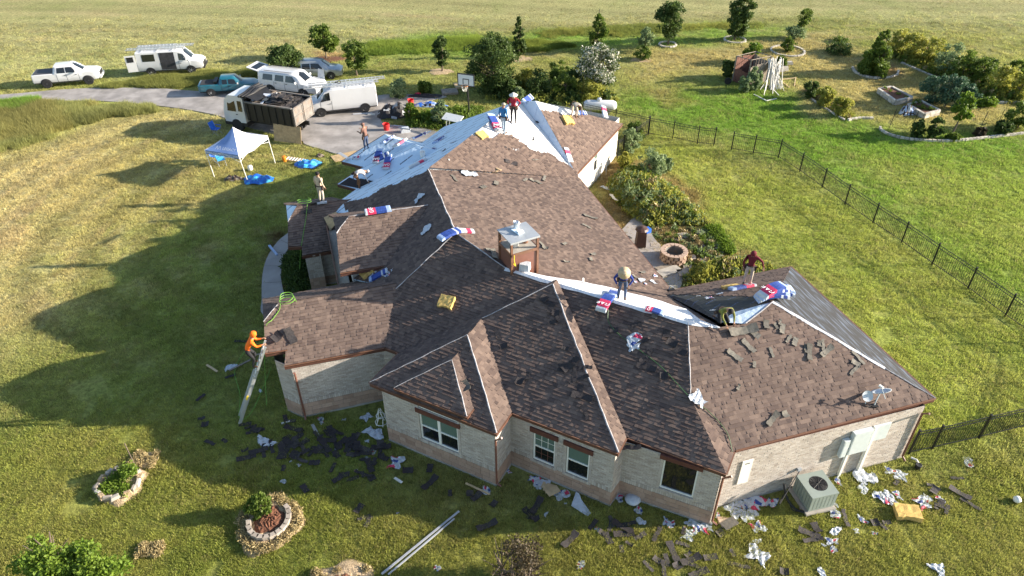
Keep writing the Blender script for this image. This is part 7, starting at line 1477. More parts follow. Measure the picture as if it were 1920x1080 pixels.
# fire pit, patio
p = G(1262, 486); root = thing('fire_pit', 'round stone fire pit on the paved patio', 'fire pit', p); 
for lv in range(3):
    for k in range(16): a = (k+lv*.5)*2*pi/16; b = MB(); b.box((.60*cos(a), .60*sin(a), .09+lv*.17), (.20+.03*((k*7+lv) % 3), .20, .15), 'stone_block', R=RZ(a), tone=random.random(), taper=.95); b.build('stone', root, world=False)
for k in range(16): a = k*2*pi/16; b = MB(); b.box((.60*cos(a), .60*sin(a), .545), (.24, .25, .06), 'stone_block', R=RZ(a), tone=.9); b.build('stone', root, world=False)
b = MB(); b.lathe([(.5, .0), (.5, .52), (.46, .52), (.46, .1), (0, .08)], (0, 0, 0), 'rusty_grey', 20); b.build('liner', root, world=False)
b = MB(); rn = random.Random(9); pvs = []
mat('flagstone', (.33, .28, .23), .9, var=.2, scale=3, bump=.3, obvar=.2)
pa = thing('stone_patio', 'irregular flagstone patio round the fire pit', 'patio', G(1290, 460))
POLY = world_poly([(1222, 445), (1330, 430), (1362, 470), (1340, 500), (1290, 520), (1262, 530), (1240, 490)])
for i in range(95):
    u, v = rn.uniform(1215, 1365), rn.uniform(425, 535); q = G(u, v)
    if sdist(np.array([q.x]), np.array([q.y]), POLY)[0] < 0: continue
    if any((q-z).length < .55 for z in pvs) or (q-p).length < .9: continue
    pvs.append(q); b = MB(); n = rn.randint(5, 7); a0 = rn.random()*6; pts = [q+Vector((cos(a0+k*2*pi/n)*rn.uniform(.24, .38), sin(a0+k*2*pi/n)*rn.uniform(.24, .38), .04+rn.uniform(0, .02))) for k in range(n)]; b.poly(pts, 'flagstone', thick=.06); b.build('flagstone', pa)
slab('patio_path', np.array([tuple(g1.to_2d()+Vector((-.3, -.2))), tuple(G(1282, 520)[:2]), tuple(G(1232, 455)[:2]), tuple(G(1195, 400)[:2]), tuple((g1+U(107)*7.5).to_2d()+Vector((-.6, -.3)))]), 'walk_concrete', .04, smooth=False)
for (u, v, sx, sy, rz, m_, lb) in [(1255, 508, 1.3, .6, .5, 'concrete', 'grey stepping slab'), (1290, 510, 1.1, .6, .2, 'flagstone', 'tan stepping slab'), (1245, 500, 1.0, .3, .5, 'old_wood', 'weathered board')]:
    b = MB(); b.box(G(u, v, .06), (sx, sy, .06), m_, R=RZ(rz)); b.build('flagstone', pa)
# copper lantern fire pit tower
p = G(1200, 462); root = thing('patio_heater', 'dark red metal mesh chiminea by the house eave', 'chiminea', p); b = MB(); b.box((0, 0, .6), (.55, .55, 1.0), 'dark_brown_metal', taper=.85); b.build('body', root, world=False); b = MB(); b.lathe([(.38, 0), (.30, .1), (.05, .2)], (0, 0, 1.1), 'dark_brown_metal', 10); b.build('cap', root, world=False)
for sx in (-.22, .22):
    for sy in (-.22, .22): b = MB(); b.box((sx, sy, .06), (.04, .04, .12), 'black_metal'); b.build('leg', root, world=False)
b = MB(); b.box(G(1213, 432, .5), (.4, .3, .25), 'chair_blue', R=RZ(.5)); free(b, 'blue_cushion', 'blue cushion behind the chiminea', 'cushion')
wset([(1135, 352, .9, 'white'), (1150, 350, .7)], 'white wrapper scrap in the weed bed by the rear wing', 'scraps in the weed bed')
b = MB(); p = gp(1112, 345)
for q in range(2): a_ = p+Vector((.25+q*.7, .35+q*.9, 0)); b.tube([a_, a_+Vector((0, 0, .95))], .02, 'galvanised', n=5)
b.tube([p+Vector((.25, .35, .95)), p+Vector((.95, 1.25, .95))], .02, 'galvanised', n=5); free(b, 'hand_rail', 'thin metal rail against the cream wall', 'rail')

# ------------------------------------------------------------------ fences
def fence(px, label, h=1.25, cat='fence', first=True, last=True, spacing=.115):
    P3 = [G(*q) for q in px]; root = thing('metal_fence', label, cat, P3[0], 0, 'black metal garden fences'); 
    for i, p in enumerate(P3):
        b = MB(); b.box(p+Vector((0, 0, (h+.1)/2)), (.062, .062, h+.1), 'black_metal'); b.box(p+Vector((0, 0, h+.11)), (.095, .095, .03), 'black_metal', taper=.4); b.build('fence_post', root)
    for a, c in zip(P3[:-1], P3[1:]):
        d = c-a; L = d.length; an = atan2(d.y, d.x); R = RZ(an)
        for z in (.12, h-.18, h-.02): b = MB(); b.box((a+c)/2+Vector((0, 0, z)), (L-.07, .022, .028), 'black_metal', R=R); b.build('fence_rail', root)
        b = MB(); n = int(L/spacing)
        for k in range(1, n): q = a+d*k/n; b.box(q+Vector((0, 0, h/2+.02)), (.013, .013, h-.10), 'black_metal', R=R, bottom=False)
        b.build('picket_panel', root)
    return root
fence([(1371, 281), (1412, 288), (1459, 296), (1499, 322), (1541, 352), (1584, 383), (1636, 419), (1690, 455), (1747, 496), (1814, 542), (1884, 593), (1950, 640), (2012, 655), (2007, 715), (2000, 775)], 'long black metal picket fence running diagonally down the right side of the lawn')
fence([(1216, 252), (1261, 260), (1307, 270), (1338, 273)], 'short black picket fence section left of the open gateway'); fence([(1215, 253), (1190, 272), (1168, 288), (1157, 297)], 'short picket fence between the corner post and the rear wing'); fence([(1215, 251), (1153, 237), (1092, 224)], 'picket fence in front of the propane tank'); fence([(1704, 851), (1747, 842), (1835, 822), (1925, 800), (2000, 778)], 'black picket fence from the house corner to the right edge')
# garden posts, edging, beds
for k, (u, v, h) in enumerate([(1666, 243, 1.6), (1706, 248, 1.6), (1750, 251, 1.5), (1833, 251, 1.7), (1863, 248, 1.7)]):
    b = MB(); b.tube([G(u, v), G(u, v)+Vector((.12, 0, h))], .022, 'black_metal', n=5); free(b, 'garden_stake', ['leftmost', 'second from the left', 'middle', 'second from the right', 'rightmost'][k]+' of the thin metal stakes behind the curved stone edging', 'stake', 'thin stakes in the curved bed')
mat('edging_stone', (.46, .42, .36), .95, var=.2, scale=4, bump=.5, obvar=.25)
def edging(px, label, bs=.30, h=.16, wd=.18, nm='stone_edging', m_='edging_stone', closed=False, px_is_world=False, stack=1):
    P = [Vector(q) if px_is_world else G(*q) for q in px]; line = bez(P+([P[0]] if closed else []), 8); root = thing(nm, label, 'edging', P[0]); acc = 0; last = line[0]; todo = []
    for a, c in zip(line[:-1], line[1:]):
        L = (c-a).length; t = bs-acc
        while t <= L: todo.append((a+(c-a)*t/L, atan2((c-a).y, (c-a).x))); t += bs
        acc = L-(t-bs)
    for p, an in todo:
        for s_ in range(stack): b = MB(); b.box(p+Vector((0, 0, h*(.5+s_)*.9)), (bs*.92, wd*random.uniform(.85, 1.1), h), m_, R=RZ(an+random.uniform(-.12, .12)), taper=.9); b.build('stone', root)
    return root
edging([(1649, 238), (1653, 246), (1672, 255), (1705, 262), (1745, 265), (1790, 265), (1850, 259), (1920, 251), (2000, 240)], 'long curved edging of pale stones at the far right'); edging([(1597, 126), (1606, 138), (1630, 146), (1660, 147), (1680, 142), (1684, 134)], 'curved stone edging in front of the large cypress'); edging([(1508, 178), (1528, 191), (1546, 203), (1566, 216), (1586, 227)], 'straight stone edging beside the strip of dry grass', bs=.5, h=.12, wd=.14); edging([(1586, 227), (1610, 223), (1636, 223)], 'low stones continuing right of the straight edging'); edging([(1684, 116), (1712, 128), (1740, 140), (1760, 148)], 'timber and stone edging of the upper flower border', bs=.6, h=.14, wd=.15); edging([(1862, 194), (1890, 193), (1930, 194)], 'grey edging at the end of the upper border', bs=.6)
def ring(u, v, r, label, n=None, h=.12, squash=1.0, bs=.28): c = G(u, v); edging([(c.x+r*cos(a), c.y+r*sin(a)*squash, 0) for a in [i*pi/5 for i in range(10)]], label, closed=True, px_is_world=True, h=h, bs=bs, nm='stone_ring')
ring(1378, 75, 1.0, 'stone ring round the tallest tree of the back row'); ring(1252, 84, .8, 'stone ring round the round-crowned tree of the back row'); ring(1477, 96, 1.5, 'wide ring of pale stones round a low shrub')
def raised_bed(px, label):
    P = [G(*q) for q in px]; c = sum(P, Vector())/4; root = thing('raised_bed', label, 'raised bed', c, 0, 'raised vegetable beds')
    for i in range(4):
        a, b2 = P[i], P[(i+1) % 4]; n = max(2, int((b2-a).length/.4))
        for k in range(n):
            for lv in range(2): q = a+(b2-a)*((k+.5)/n); b = MB(); b.box(q+Vector((0, 0, .1+.2*lv)), ((b2-a).length/n*.94, .2, .19), 'edging_stone', R=RZ(atan2((b2-a).y, (b2-a).x))); b.build('block', root)
    b = MB(); b.poly([p+(c-p)*.06+Vector((0, 0, .32)) for p in P], 'mulch'); b.build('soil', root)
mat('mulch', (.13, .055, .030), .95, var=.5, scale=25, bump=1.0, bscale=30); mat('straw_mulch', (.42, .31, .19), .95, var=.5, scale=26, bump=1.8, bscale=30, dirt=(.22, .15, .08), dirt_scale=9, dirt_amt=.8)
raised_bed([(1677, 197), (1708, 190), (1670, 170), (1645, 174)], 'raised block bed with red soil, upper left of the pair'); raised_bed([(1731, 222), (1759, 215), (1724, 197), (1700, 204)], 'raised block bed with green plants, lower right of the pair')
pile((1699, 213), (.6, .45), ['film_white', 'leather', 'film_pale'], 'covered grill with a white top between the raised beds', 'covered_grill', 'grill', 12, .8)
# ruined shed and sticks
mat('red_boards', (.16, .075, .055), .9, var=.3, scale=4, bump=.4)
S_ = [G(1373, 152), G(1400, 160), G(1436, 152), G(1408, 143)]; root = thing('ruined_shed', 'roofless dark red board shed overgrown with plants', 'shed', S_[0])
def boards(a, c, h0, h1, m_):
    n = max(3, int((c-a).length/.22)); d = (c-a)/n; an = atan2(d.y, d.x)
    for k in range(n): h = h0+(h1-h0)*k/n+random.uniform(-.06, .06); b = MB(); b.box(a+d*(k+.5)+Vector((0, 0, h/2)), (d.length*.92, .03, h), m_, R=RZ(an)); b.build('board', root)
boards(S_[0], S_[1], 1.1, 1.0, 'red_boards'); boards(S_[3], S_[0], 1.9, 2.0, 'red_boards'); boards(S_[1], S_[2], 1.5, 1.7, 'old_wood'); boards(S_[2], S_[3], 1.6, 1.9, 'old_wood')
for p in S_: b = MB(); b.box(p+Vector((0, 0, 1.05)), (.1, .1, 2.1), 'old_wood'); b.build('post', root)
b = MB()
for i in range(4): a, c = S_[i]+Vector((0, 0, 2.1)), S_[(i+1) % 4]+Vector((0, 0, 2.1)); b.tube([a, c], .035, 'old_wood', n=4)
b.build('top_rail', root)
rn = random.Random(4); cen = G(1450, 165)
for k in range(46):
    a = Vector((S_[2].x+rn.uniform(-.2, 1.0), S_[2].y+rn.uniform(-.3, .4), rn.uniform(1.5, 2.0))); g = G(rn.gauss(1451, 10), rn.gauss(168, 4)); g.z = .03; b = MB(); b.tube([a, g], .028, 'white_wood', n=4); free(b, 'wooden_pole', 'bleached pole leaning in the fan of sticks against the ruined shed', 'pole', 'fan of bleached poles')
for k, (a, c) in enumerate([((1466, 150), (1492, 147)), ((1492, 146), (1489, 163)), ((1463, 152), (1480, 165)), ((1413, 178), (1437, 190)), ((1437, 190), (1456, 186)), ((1441, 160), (1460, 180))]):
    stick(a, c, .07, .06, 'pine_wood' if k < 3 else 'white_wood', ['pale pole lying right of the fan of sticks', 'short pole crossing at the right end', 'pole lying diagonally right of the shed', 'long pale pole on the grass in front of the shed', 'short pale pole meeting the long one', 'pole at the foot of the fan of sticks'][k], 'wooden_pole', cat='pole')
b = MB(); b.box(G(1468, 128, .2), (.9, .5, .4), 'concrete', R=RZ(.3), taper=.8); free(b, 'stone_block', 'pale rock right of the ruined shed', 'rock'); b = MB(); b.box(G(1478, 118, .15), (.8, .4, .25), 'concrete', R=RZ(.1), taper=.8); free(b, 'stone_block', 'smaller flat rock behind the pale rock', 'rock')
b = MB(); b.lathe([(.05, -.05), (.28, -.05), (.28, .05), (.05, .05)], G(1365, 152, .3), 'tyre', 14, axis='Y'); free(b, 'old_wheel', 'old wheel leaning at the left wall of the ruined shed', 'wheel')
b = MB(); b.tube([G(1118, 92), G(1119, 92)+Vector((0, 0, 3.6))], .03, 'black_metal', n=5); free(b, 'tree_stake', 'thin tall stake beside the small leaning tree', 'stake')
# ------------------------------------------------------------------ vegetation
leaf_mat('leaf_mid', (0.060, 0.105, 0.014), (0.16, 0.22, 0.035), trans=.42); leaf_mat('leaf_dark', (0.038, 0.070, 0.016), (0.105, 0.155, 0.036), trans=.40); leaf_mat('leaf_bright', (0.085, 0.155, 0.014), (0.20, 0.28, 0.035), trans=.4); leaf_mat('leaf_yellow', (0.20, 0.225, 0.040), (0.42, 0.40, 0.08), trans=.45)
leaf_mat('leaf_grey', (0.13, 0.19, 0.075), (0.30, 0.37, 0.18), trans=.35); leaf_mat('leaf_blue', (0.045, 0.095, 0.055), (0.10, 0.17, 0.09)); leaf_mat('leaf_red', (0.040, 0.032, 0.020), (0.10, 0.075, 0.040)); leaf_mat('blossom', (0.42, 0.42, 0.34), (0.62, 0.60, 0.50), trans=.15); leaf_mat('leaf_straw', (0.26, 0.20, 0.09), (0.42, 0.33, 0.16), trans=.1)
mat('bark', (0.13, 0.10, 0.075), .95, var=.3, bump=.6, scale=12)
def leaves(clumps, n, size, aspect=1.6, upright=0.0, tonev=.5, seed=0, shell=.55):
    n = int(n*1.9); size = size*.72
    """n small leaf faces spread through the given ellipsoid clumps (centre, radii)"""
    r_ = np.random.default_rng(seed); vol = np.array([c[1][0]*c[1][1]*c[1][2] for c in clumps])**.7; k = r_.choice(len(clumps), n, p=vol/vol.sum())
    C = np.array([list(c[0]) for c in clumps])[k]; R = np.array([list(c[1]) for c in clumps])[k]; d = r_.normal(size=(n, 3)); d /= np.linalg.norm(d, axis=1)[:, None]
    rad = shell+(1.30-shell)*r_.random(n)**.9; P = C+d*rad[:, None]*R; P[:, 2] = np.maximum(P[:, 2], .03)
    a = r_.normal(size=(n, 3)); a[:, 2] += upright*3; a /= np.linalg.norm(a, axis=1)[:, None]; b = np.cross(a, r_.normal(size=(n, 3))); b /= np.linalg.norm(b, axis=1)[:, None]
    s_ = size*(.6+.8*r_.random(n))[:, None]; a = a*s_*aspect/2; b = b*s_/2
    V = np.stack([P-a, P+b*.9-a*.1, P+a, P-b*.9-a*.1], 1).reshape(-1, 3); ct = r_.random(len(clumps)); T_ = np.clip(ct[k]*.5+r_.random(n)*tonev+.0, 0, 1)
    return V, T_
def leaf_obj(name, V, T_, m, parent=None, extra=None):
    n = len(T_); me = bpy.data.meshes.new(name); me.vertices.add(4*n); me.vertices.foreach_set('co', V.astype(np.float32).ravel()); me.loops.add(4*n); me.polygons.add(n)
    me.loops.foreach_set('vertex_index', np.arange(4*n, dtype=np.int32)); me.polygons.foreach_set('loop_start', np.arange(0, 4*n, 4, dtype=np.int32)); me.polygons.foreach_set('loop_total', np.full(n, 4, dtype=np.int32))
    at = me.attributes.new('tone', 'FLOAT', 'FACE'); at.data.foreach_set('value', T_.astype(np.float32)); me.materials.append(MAT[m])
    if extra: me.materials.append(MAT[extra[0]]); mi = (np.random.default_rng(1).random(n) < extra[1])&(V[2::4, 2] > extra[2]); me.polygons.foreach_set('material_index', mi.astype(np.int32))
    me.update(calc_edges=True); me.validate(); o = bpy.data.objects.new(name, me); COL.objects.link(o); o.parent = parent; return o
def tree(label, base, top_v, width, m='leaf_mid', n=2600, size=.16, trunk=.3, shape='round', cat='tree', name='tree', lean=(0, 0), seed=1, stems=1, extra=None, group=None, dens=9):
    """base pixel on the ground, picture row of its top, crown width in pixels"""
    p = G(*base); d = (p-cam.matrix_world.translation); dep = d.dot(fw); h = (base[1]-top_v)*dep/F_PX/cos(PITCH-.1)*.97; r_ = width*dep/F_PX/2*.94; rn = random.Random(seed*13+5)
    root = thing(name, label, cat, p, 0, group); h0 = h*trunk; cl = []
    H = h-h0
    for i in range(dens*6):
        t = rn.random(); z = h0+H*t
        if shape == 'round': rr = r_*math.sqrt(max(.05, 1-(2*t-1)**2*.92))
        elif shape == 'cone': rr = r_*(1-t*.88)*(.55+.45*min(1, t*6))
        elif shape == 'oval': rr = r_*math.sqrt(max(.04, 1-(2*t-.9)**2*.85))
        elif shape == 'vase': rr = r_*(.35+.75*t)*math.sqrt(max(.05, 1-t**6))
        else: rr = r_
        a = rn.random()*2*pi; q = rr*math.sqrt(rn.random())*.92; c = .23*r_*rn.uniform(.5, 1.25) if shape != 'cone' else .30*max(rr, .25*r_)
        cl.append(((q*cos(a)+lean[0]*z, q*sin(a)+lean[1]*z, z), (c, c, c*rn.uniform(.6, 1.1))))
    V, T_ = leaves(cl, n, size, seed=seed, shell=.35); leaf_obj('crown', V, T_, m, root, extra)
    for s_ in range(stems):
        b = MB(); o_ = Vector((rn.uniform(-.1, .1)*stems, rn.uniform(-.1, .1)*stems, 0)); tp = Vector((lean[0]*h, lean[1]*h, h*.85))+Vector((rn.uniform(-.2, .2)*r_*stems, 0, 0)); rt0 = max(.035, h*.022); pts = [o_-Vector((0, 0, .05)), o_+(tp-o_)*.35+Vector((rn.uniform(-.05, .05), 0, 0)), tp]; b.tube(pts, [rt0*1.3, rt0*.8, .012], 'bark', n=7)
        for k in range(6): t = rn.uniform(.25, .7); q = o_+(tp-o_)*t; a = rn.random()*2*pi; b.tube([q, q+Vector((cos(a)*r_*.35, sin(a)*r_*.35, h*.10)), q+Vector((cos(a)*r_*.7, sin(a)*r_*.7, h*.22))], [rt0*.5, rt0*.3, .008], 'bark', n=5)
        b.build('trunk', root, world=False)
    return root
def shrub(label, base, top_v, width, m='leaf_mid', n=1100, size=.13, seed=1, extra=None, cat='shrub', group=None, **k): return tree(label, base, top_v, width, m, n, size, trunk=k.pop('trunk', .05), shape=k.pop('shape', 'round'), cat=cat, name=k.pop('name', 'shrub'), seed=seed, extra=extra, group=group, dens=k.pop('dens', 7), **k)
BR = 'trees along the back row'
tree('young light green tree on brown mulch behind the silver car', (612, 110), 59, 60, 'leaf_mid', 2200, .20, .32, seed=3, stems=1); tree('small rounded light tree on the grass right of the silver car', (672, 141), 84, 58, 'leaf_mid', 2200, .17, .28, seed=4)
tree('narrow dark oval evergreen left of the big dark bush', (829, 133), 77, 34, 'leaf_dark', 2600, .15, .16, 'oval', seed=5, group=BR); tree('dark pointed evergreen behind the big dark bush', (973, 106), 42, 42, 'leaf_dark', 3000, .17, .08, 'cone', seed=6, group=BR)
tree('small leaning young tree beside a thin tall stake', (1117, 97), 38, 38, 'leaf_mid', 1500, .17, .25, 'oval', seed=7, lean=(.04, 0), group=BR); tree('round crowned dark tree in a stone ring', (1251, 84), 18, 64, 'leaf_dark', 3000, .18, .22, 'round', seed=8, group=BR)
tree('tallest back row tree swept to the right above its stone ring', (1376, 75), 5, 58, 'leaf_dark', 3400, .19, .10, 'vase', seed=9, lean=(.12, 0), group=BR); tree('thin grey willowy sapling left of the round crowned tree', (1209, 97), 58, 34, 'leaf_grey', 1000, .15, .2, 'oval', seed=10, lean=(.03, 0)); shrub('light green low bush at the foot of the grey sapling', (1204, 111), 90, 34, 'leaf_mid', 800, .14, seed=11)
tree('wispy sapling near the far right of the back row', (1496, 70), 26, 30, 'leaf_mid', 800, .15, .25, 'vase', seed=12, lean=(.12, 0)); shrub('grey green low bush below the wispy sapling', (1490, 72), 54, 42, 'leaf_grey', 900, .15, seed=13); shrub('compact green shrub inside the wide ring of pale stones', (1476, 96), 74, 32, 'leaf_mid', 900, .14, seed=14); shrub('low spreading juniper in the dry grass', (1570, 98), 84, 62, 'leaf_dark', 1000, .15, seed=15); shrub('flat dark ground shrub behind the juniper', (1576, 77), 70, 30, 'leaf_mid', 300, .14, seed=16)
tree('large bushy cypress in the curved stone bed', (1638, 138), 66, 80, 'leaf_mid', 5200, .20, .02, 'cone', seed=17)
shrub('big wide dark bush with dense small leaves behind the garage', (922, 172), 86, 104, 'leaf_dark', 7000, .16, seed=18, dens=16, stems=3); 
tree('white flowering round shrub tree', (1121, 170), 100, 88, 'leaf_dark', 5200, .15, .18, 'round', seed=19, extra=('blossom', .50, 1.0), dens=14, stems=3)
shrub('dark bush in front of the silver crossover', (540, 150), 98, 74, 'leaf_dark', 3800, .17, seed=20, dens=12, stems=3)
for k, (x, y, t, w_, m_, lb) in enumerate([(748, 182, 156, 44, 'leaf_grey', 'flowering grey green shrub behind the near van'), (797, 176, 157, 34, 'leaf_mid', 'loose green shrub left of the wooden pallets'), (773, 226, 198, 30, 'leaf_bright', 'small rounded light shrub beside the black tarp heap'), (828, 232, 197, 40, 'leaf_grey', 'rounded pale flowering shrub left of the hoop'), (1048, 152, 120, 46, 'leaf_mid', 'leafy shrub left of the white flowering shrub tree'), (1010, 178, 142, 60, 'leaf_dark', 'low dark shrub right of the big dark bush'), (1060, 180, 148, 58, 'leaf_mid', 'green feathery shrub behind the rear wing ridge'), (985, 165, 132, 46, 'leaf_yellow', 'yellowish shrub right of the big dark bush'), (960, 182, 155, 50, 'leaf_dark', 'dark low shrub at the foot of the big bush'), (1105, 186, 158, 60, 'leaf_yellow', 'yellow green low shrub below the white flowering shrub tree'), (1075, 165, 138, 40, 'leaf_dark', 'dark shrub left of the white blossom'), (972, 190, 168, 26, 'leaf_grey', 'small broad leaved shrub just behind the roof apex')]):
    shrub(lb, (x, y), t, w_, m_, 1500, .15, seed=30+k)
for k, (x, y, t, w_, m_, lb) in enumerate([(1180, 285, 246, 44, 'leaf_grey', 'pale leaved climbing shrub along the short fence'), (1190, 262, 234, 36, 'leaf_mid', 'green shrub growing through the short fence'), (1170, 312, 290, 30, 'leaf_yellow', 'yellow green shrub at the rear wing corner'), (1219, 330, 287, 62, 'leaf_grey', 'solitary grey green shrub on the lawn by the weed bed'), (1240, 322, 295, 40, 'leaf_grey', 'paler right half of the solitary grey shrub')]):
    shrub(lb, (x, y), t, w_, m_, 1500, .14, seed=50+k)
# right garden
for k, (x, y, t, w_, m_, lb) in enumerate([(1678, 105, 66, 54, 'leaf_yellow', 'tall feathery grass clump right of the cypress'), (1708, 112, 72, 54, 'leaf_yellow', 'second feathery grass clump of the upper border'), (1740, 122, 80, 56, 'leaf_yellow', 'third feathery grass clump of the upper border'), (1772, 140, 92, 58, 'leaf_grey', 'broad leaved grey plant in the middle of the upper border'), (1800, 152, 106, 62, 'leaf_mid', 'leafy green plant right of the grey one in the upper border'), (1832, 158, 110, 56, 'leaf_mid', 'leafy plant near the end of the upper border'), (1872, 176, 132, 60, 'leaf_yellow', 'yellowish bushy plant at the right end of the border'), (1905, 188, 140, 50, 'leaf_yellow', 'tall yellow grass at the right edge'), (1850, 150, 118, 40, 'leaf_dark', 'dark bush behind the upper border'), (1900, 150, 118, 50, 'leaf_mid', 'green bush at the right edge behind the border'), (1745, 190, 148, 62, 'leaf_blue', 'feathery blue green asparagus mound, left and tallest'), (1775, 200, 152, 60, 'leaf_blue', 'feathery blue green mound in the middle'), (1805, 204, 166, 50, 'leaf_blue', 'feathery blue green mound, right and lowest'), (1845, 196, 186, 46, 'leaf_bright', 'low bright green plants by the grey edging'), (1905, 240, 198, 56, 'leaf_mid', 'green shrub with broad leaves at the right edge'), (1880, 250, 232, 40, 'leaf_dark', 'low dark shrub beside the last metal stake'), (1717, 258, 228, 26, 'leaf_dark', 'small dark sapling between the metal stakes, left'), (1748, 262, 226, 34, 'leaf_dark', 'small dark sapling between the metal stakes, middle'), (1786, 262, 252, 26, 'leaf_mid', 'low green clump at the foot of the bright sapling'), (1835, 254, 242, 24, 'leaf_red', 'reddish low clump by a metal stake'), (1517, 184, 155, 34, 'leaf_dark', 'dark leafy plant at the top of the dry grass strip'), (1545, 200, 170, 46, 'leaf_yellow', 'tall yellow grass in the middle of the dry strip'), (1572, 216, 186, 46, 'leaf_yellow', 'golden grass at the lower end of the dry strip'), (1410, 118, 88, 40, 'leaf_bright', 'tall weeds growing out of the ruined shed'), (1412, 168, 132, 32, 'leaf_grey', 'leafy weeds in front of the ruined shed'), (1362, 145, 118, 30, 'leaf_dark', 'dark weeds at the left wall of the ruined shed'), (1395, 172, 148, 30, 'leaf_grey', 'pale weeds at the foot of the shed corner'), (1462, 128, 108, 26, 'leaf_mid', 'small weed bush right of the shed')]):
    shrub(lb, (x, y), t, w_, m_, 1500, .15, seed=70+k, shape='round' if 'grass' not in lb else 'vase')
tree('slender bright green sapling behind the curved stone edging', (1789, 250), 184, 42, 'leaf_bright', 1500, .16, .38, seed=110)
for k, (x, y) in enumerate([(1668, 178), (1682, 184), (1696, 190), (1658, 174)]): shrub('small seedling in the red soil of the upper raised bed', (x, y), y-10, 12, 'leaf_bright', 90, .10, seed=120+k, cat='plant', name='bed_plant', group='seedlings in the upper raised bed')
for k, (x, y) in enumerate([(1712, 205), (1726, 210), (1742, 214), (1718, 200)]): shrub('leafy plant in the lower raised bed', (x, y), y-12, 18, 'leaf_mid', 160, .11, seed=130+k, cat='plant', name='bed_plant', group='plants in the lower raised bed')
# weed beds behind the house (one mass of mixed tall plants)
def weed_mass(name, poly, n, h, mats_, label, size=.13, seed=0, blades=True, cat='weeds', dry=.3):
    r_ = np.random.default_rng(seed); P = world_poly(poly); lo, hi = P.min(0), P.max(0); objs = []
    for k, (m_, f) in enumerate(mats_):
        X, Y = r_.uniform(lo[0], hi[0], n*3), r_.uniform(lo[1], hi[1], n*3); ok = sdist(X, Y, P) > 0; X, Y = X[ok][:int(n*f)], Y[ok][:int(n*f)]
        edge = np.clip(sdist(X, Y, P)/.8, .35, 1); Hh = h*(.45+.75*fbm(X, Y, .8, seed+k, 3))*edge; cl = [((x, y, z*.55), (.20, .20, z*.5)) for x, y, z in zip(X, Y, Hh)]
        V, T_ = leaves(cl, len(cl)*(16 if blades else 12), size, aspect=2.2 if blades else 1.5, upright=.5 if blades else .1, seed=seed+k, shell=.2); o = leaf_obj(name, V, T_, m_); tag(o, label[k], cat, None, 'stuff'); objs.append(o)
    return objs
weed_mass('tall_weeds', [(1140, 345), (1175, 312), (1215, 330), (1262, 355), (1310, 395), (1330, 425), (1270, 420), (1215, 425), (1180, 405), (1150, 375)], 900, .95, [('leaf_yellow', .60), ('leaf_mid', .22), ('leaf_grey', .30), ('leaf_straw', .10)], ['yellow green part of the weed bed behind the house', 'dark green part of the weed bed behind the house', 'pale grey leaved part of the weed bed', 'dry brown stalks in the weed bed'], seed=200)
weed_mass('tall_weeds', [(1282, 525), (1310, 500), (1360, 485), (1420, 490), (1452, 505), (1400, 545), (1330, 545), (1290, 545)], 420, .75, [('leaf_mid', .25), ('leaf_yellow', .55), ('leaf_straw', .15), ('leaf_grey', .2)], ['green weeds behind the worker in maroon', 'yellow weeds behind the worker in maroon', 'dry weeds behind the worker in maroon', 'pale weeds behind the worker in maroon'], seed=210)
weed_mass('patio_weeds', [(1205, 425), (1330, 428), (1368, 470), (1345, 500), (1290, 505), (1250, 460)], 120, .26, [('leaf_mid', .4), ('leaf_grey', .35), ('leaf_straw', .3)], ['low green weeds between the flagstones', 'pale creeping plants between the flagstones', 'dry stalks between the flagstones'], seed=220, size=.11)
weed_mass('tall_weeds', [(1320, 425), (1345, 425), (1375, 465), (1372, 480), (1355, 470), (1335, 440)], 160, .55, [('leaf_bright', .8)], ['bright grass rim round the patio'], seed=225)
weed_mass('border_plants', [(1640, 100), (1690, 82), (1780, 110), (1860, 140), (1925, 165), (1925, 200), (1860, 190), (1800, 165), (1720, 130), (1690, 118)], 520, .9, [('leaf_yellow', .5), ('leaf_mid', .5), ('leaf_straw', .12)], ['yellow green plants of the upper border', 'green plants of the upper border', 'dry stems of the upper border'], seed=230, size=.16)
weed_mass('bed_plants', [(800, 215), (850, 205), (905, 200), (900, 232), (870, 245), (800, 240), (760, 240), (765, 215)], 420, .7, [('leaf_bright', .4), ('leaf_mid', .5)], ['light green plants of the bed round the hoop', 'green plants of the bed round the hoop'], seed=240)
weed_mass('bed_plants', [(900, 185), (960, 175), (1060, 170), (1140, 170), (1165, 190), (1090, 200), (980, 195)], 360, .7, [('leaf_dark', .5), ('leaf_yellow', .3)], ['dark undergrowth behind the rear ridge', 'yellow undergrowth behind the rear ridge'], seed=245, size=.16)
weed_mass('ivy_bed', [(530, 482), (545, 470), (572, 470), (590, 545), (560, 560), (532, 540)], 160, .35, [('leaf_dark', 1.0)], ['dark ground cover beside the curved walkway'], seed=250, size=.12)
weed_mass('strip_grass', [(1508, 172), (1530, 165), (1600, 215), (1588, 225)], 160, .8, [('leaf_yellow', .6), ('leaf_straw', .4)], ['yellow grass of the dry strip', 'straw coloured grass of the dry strip'], seed=255)
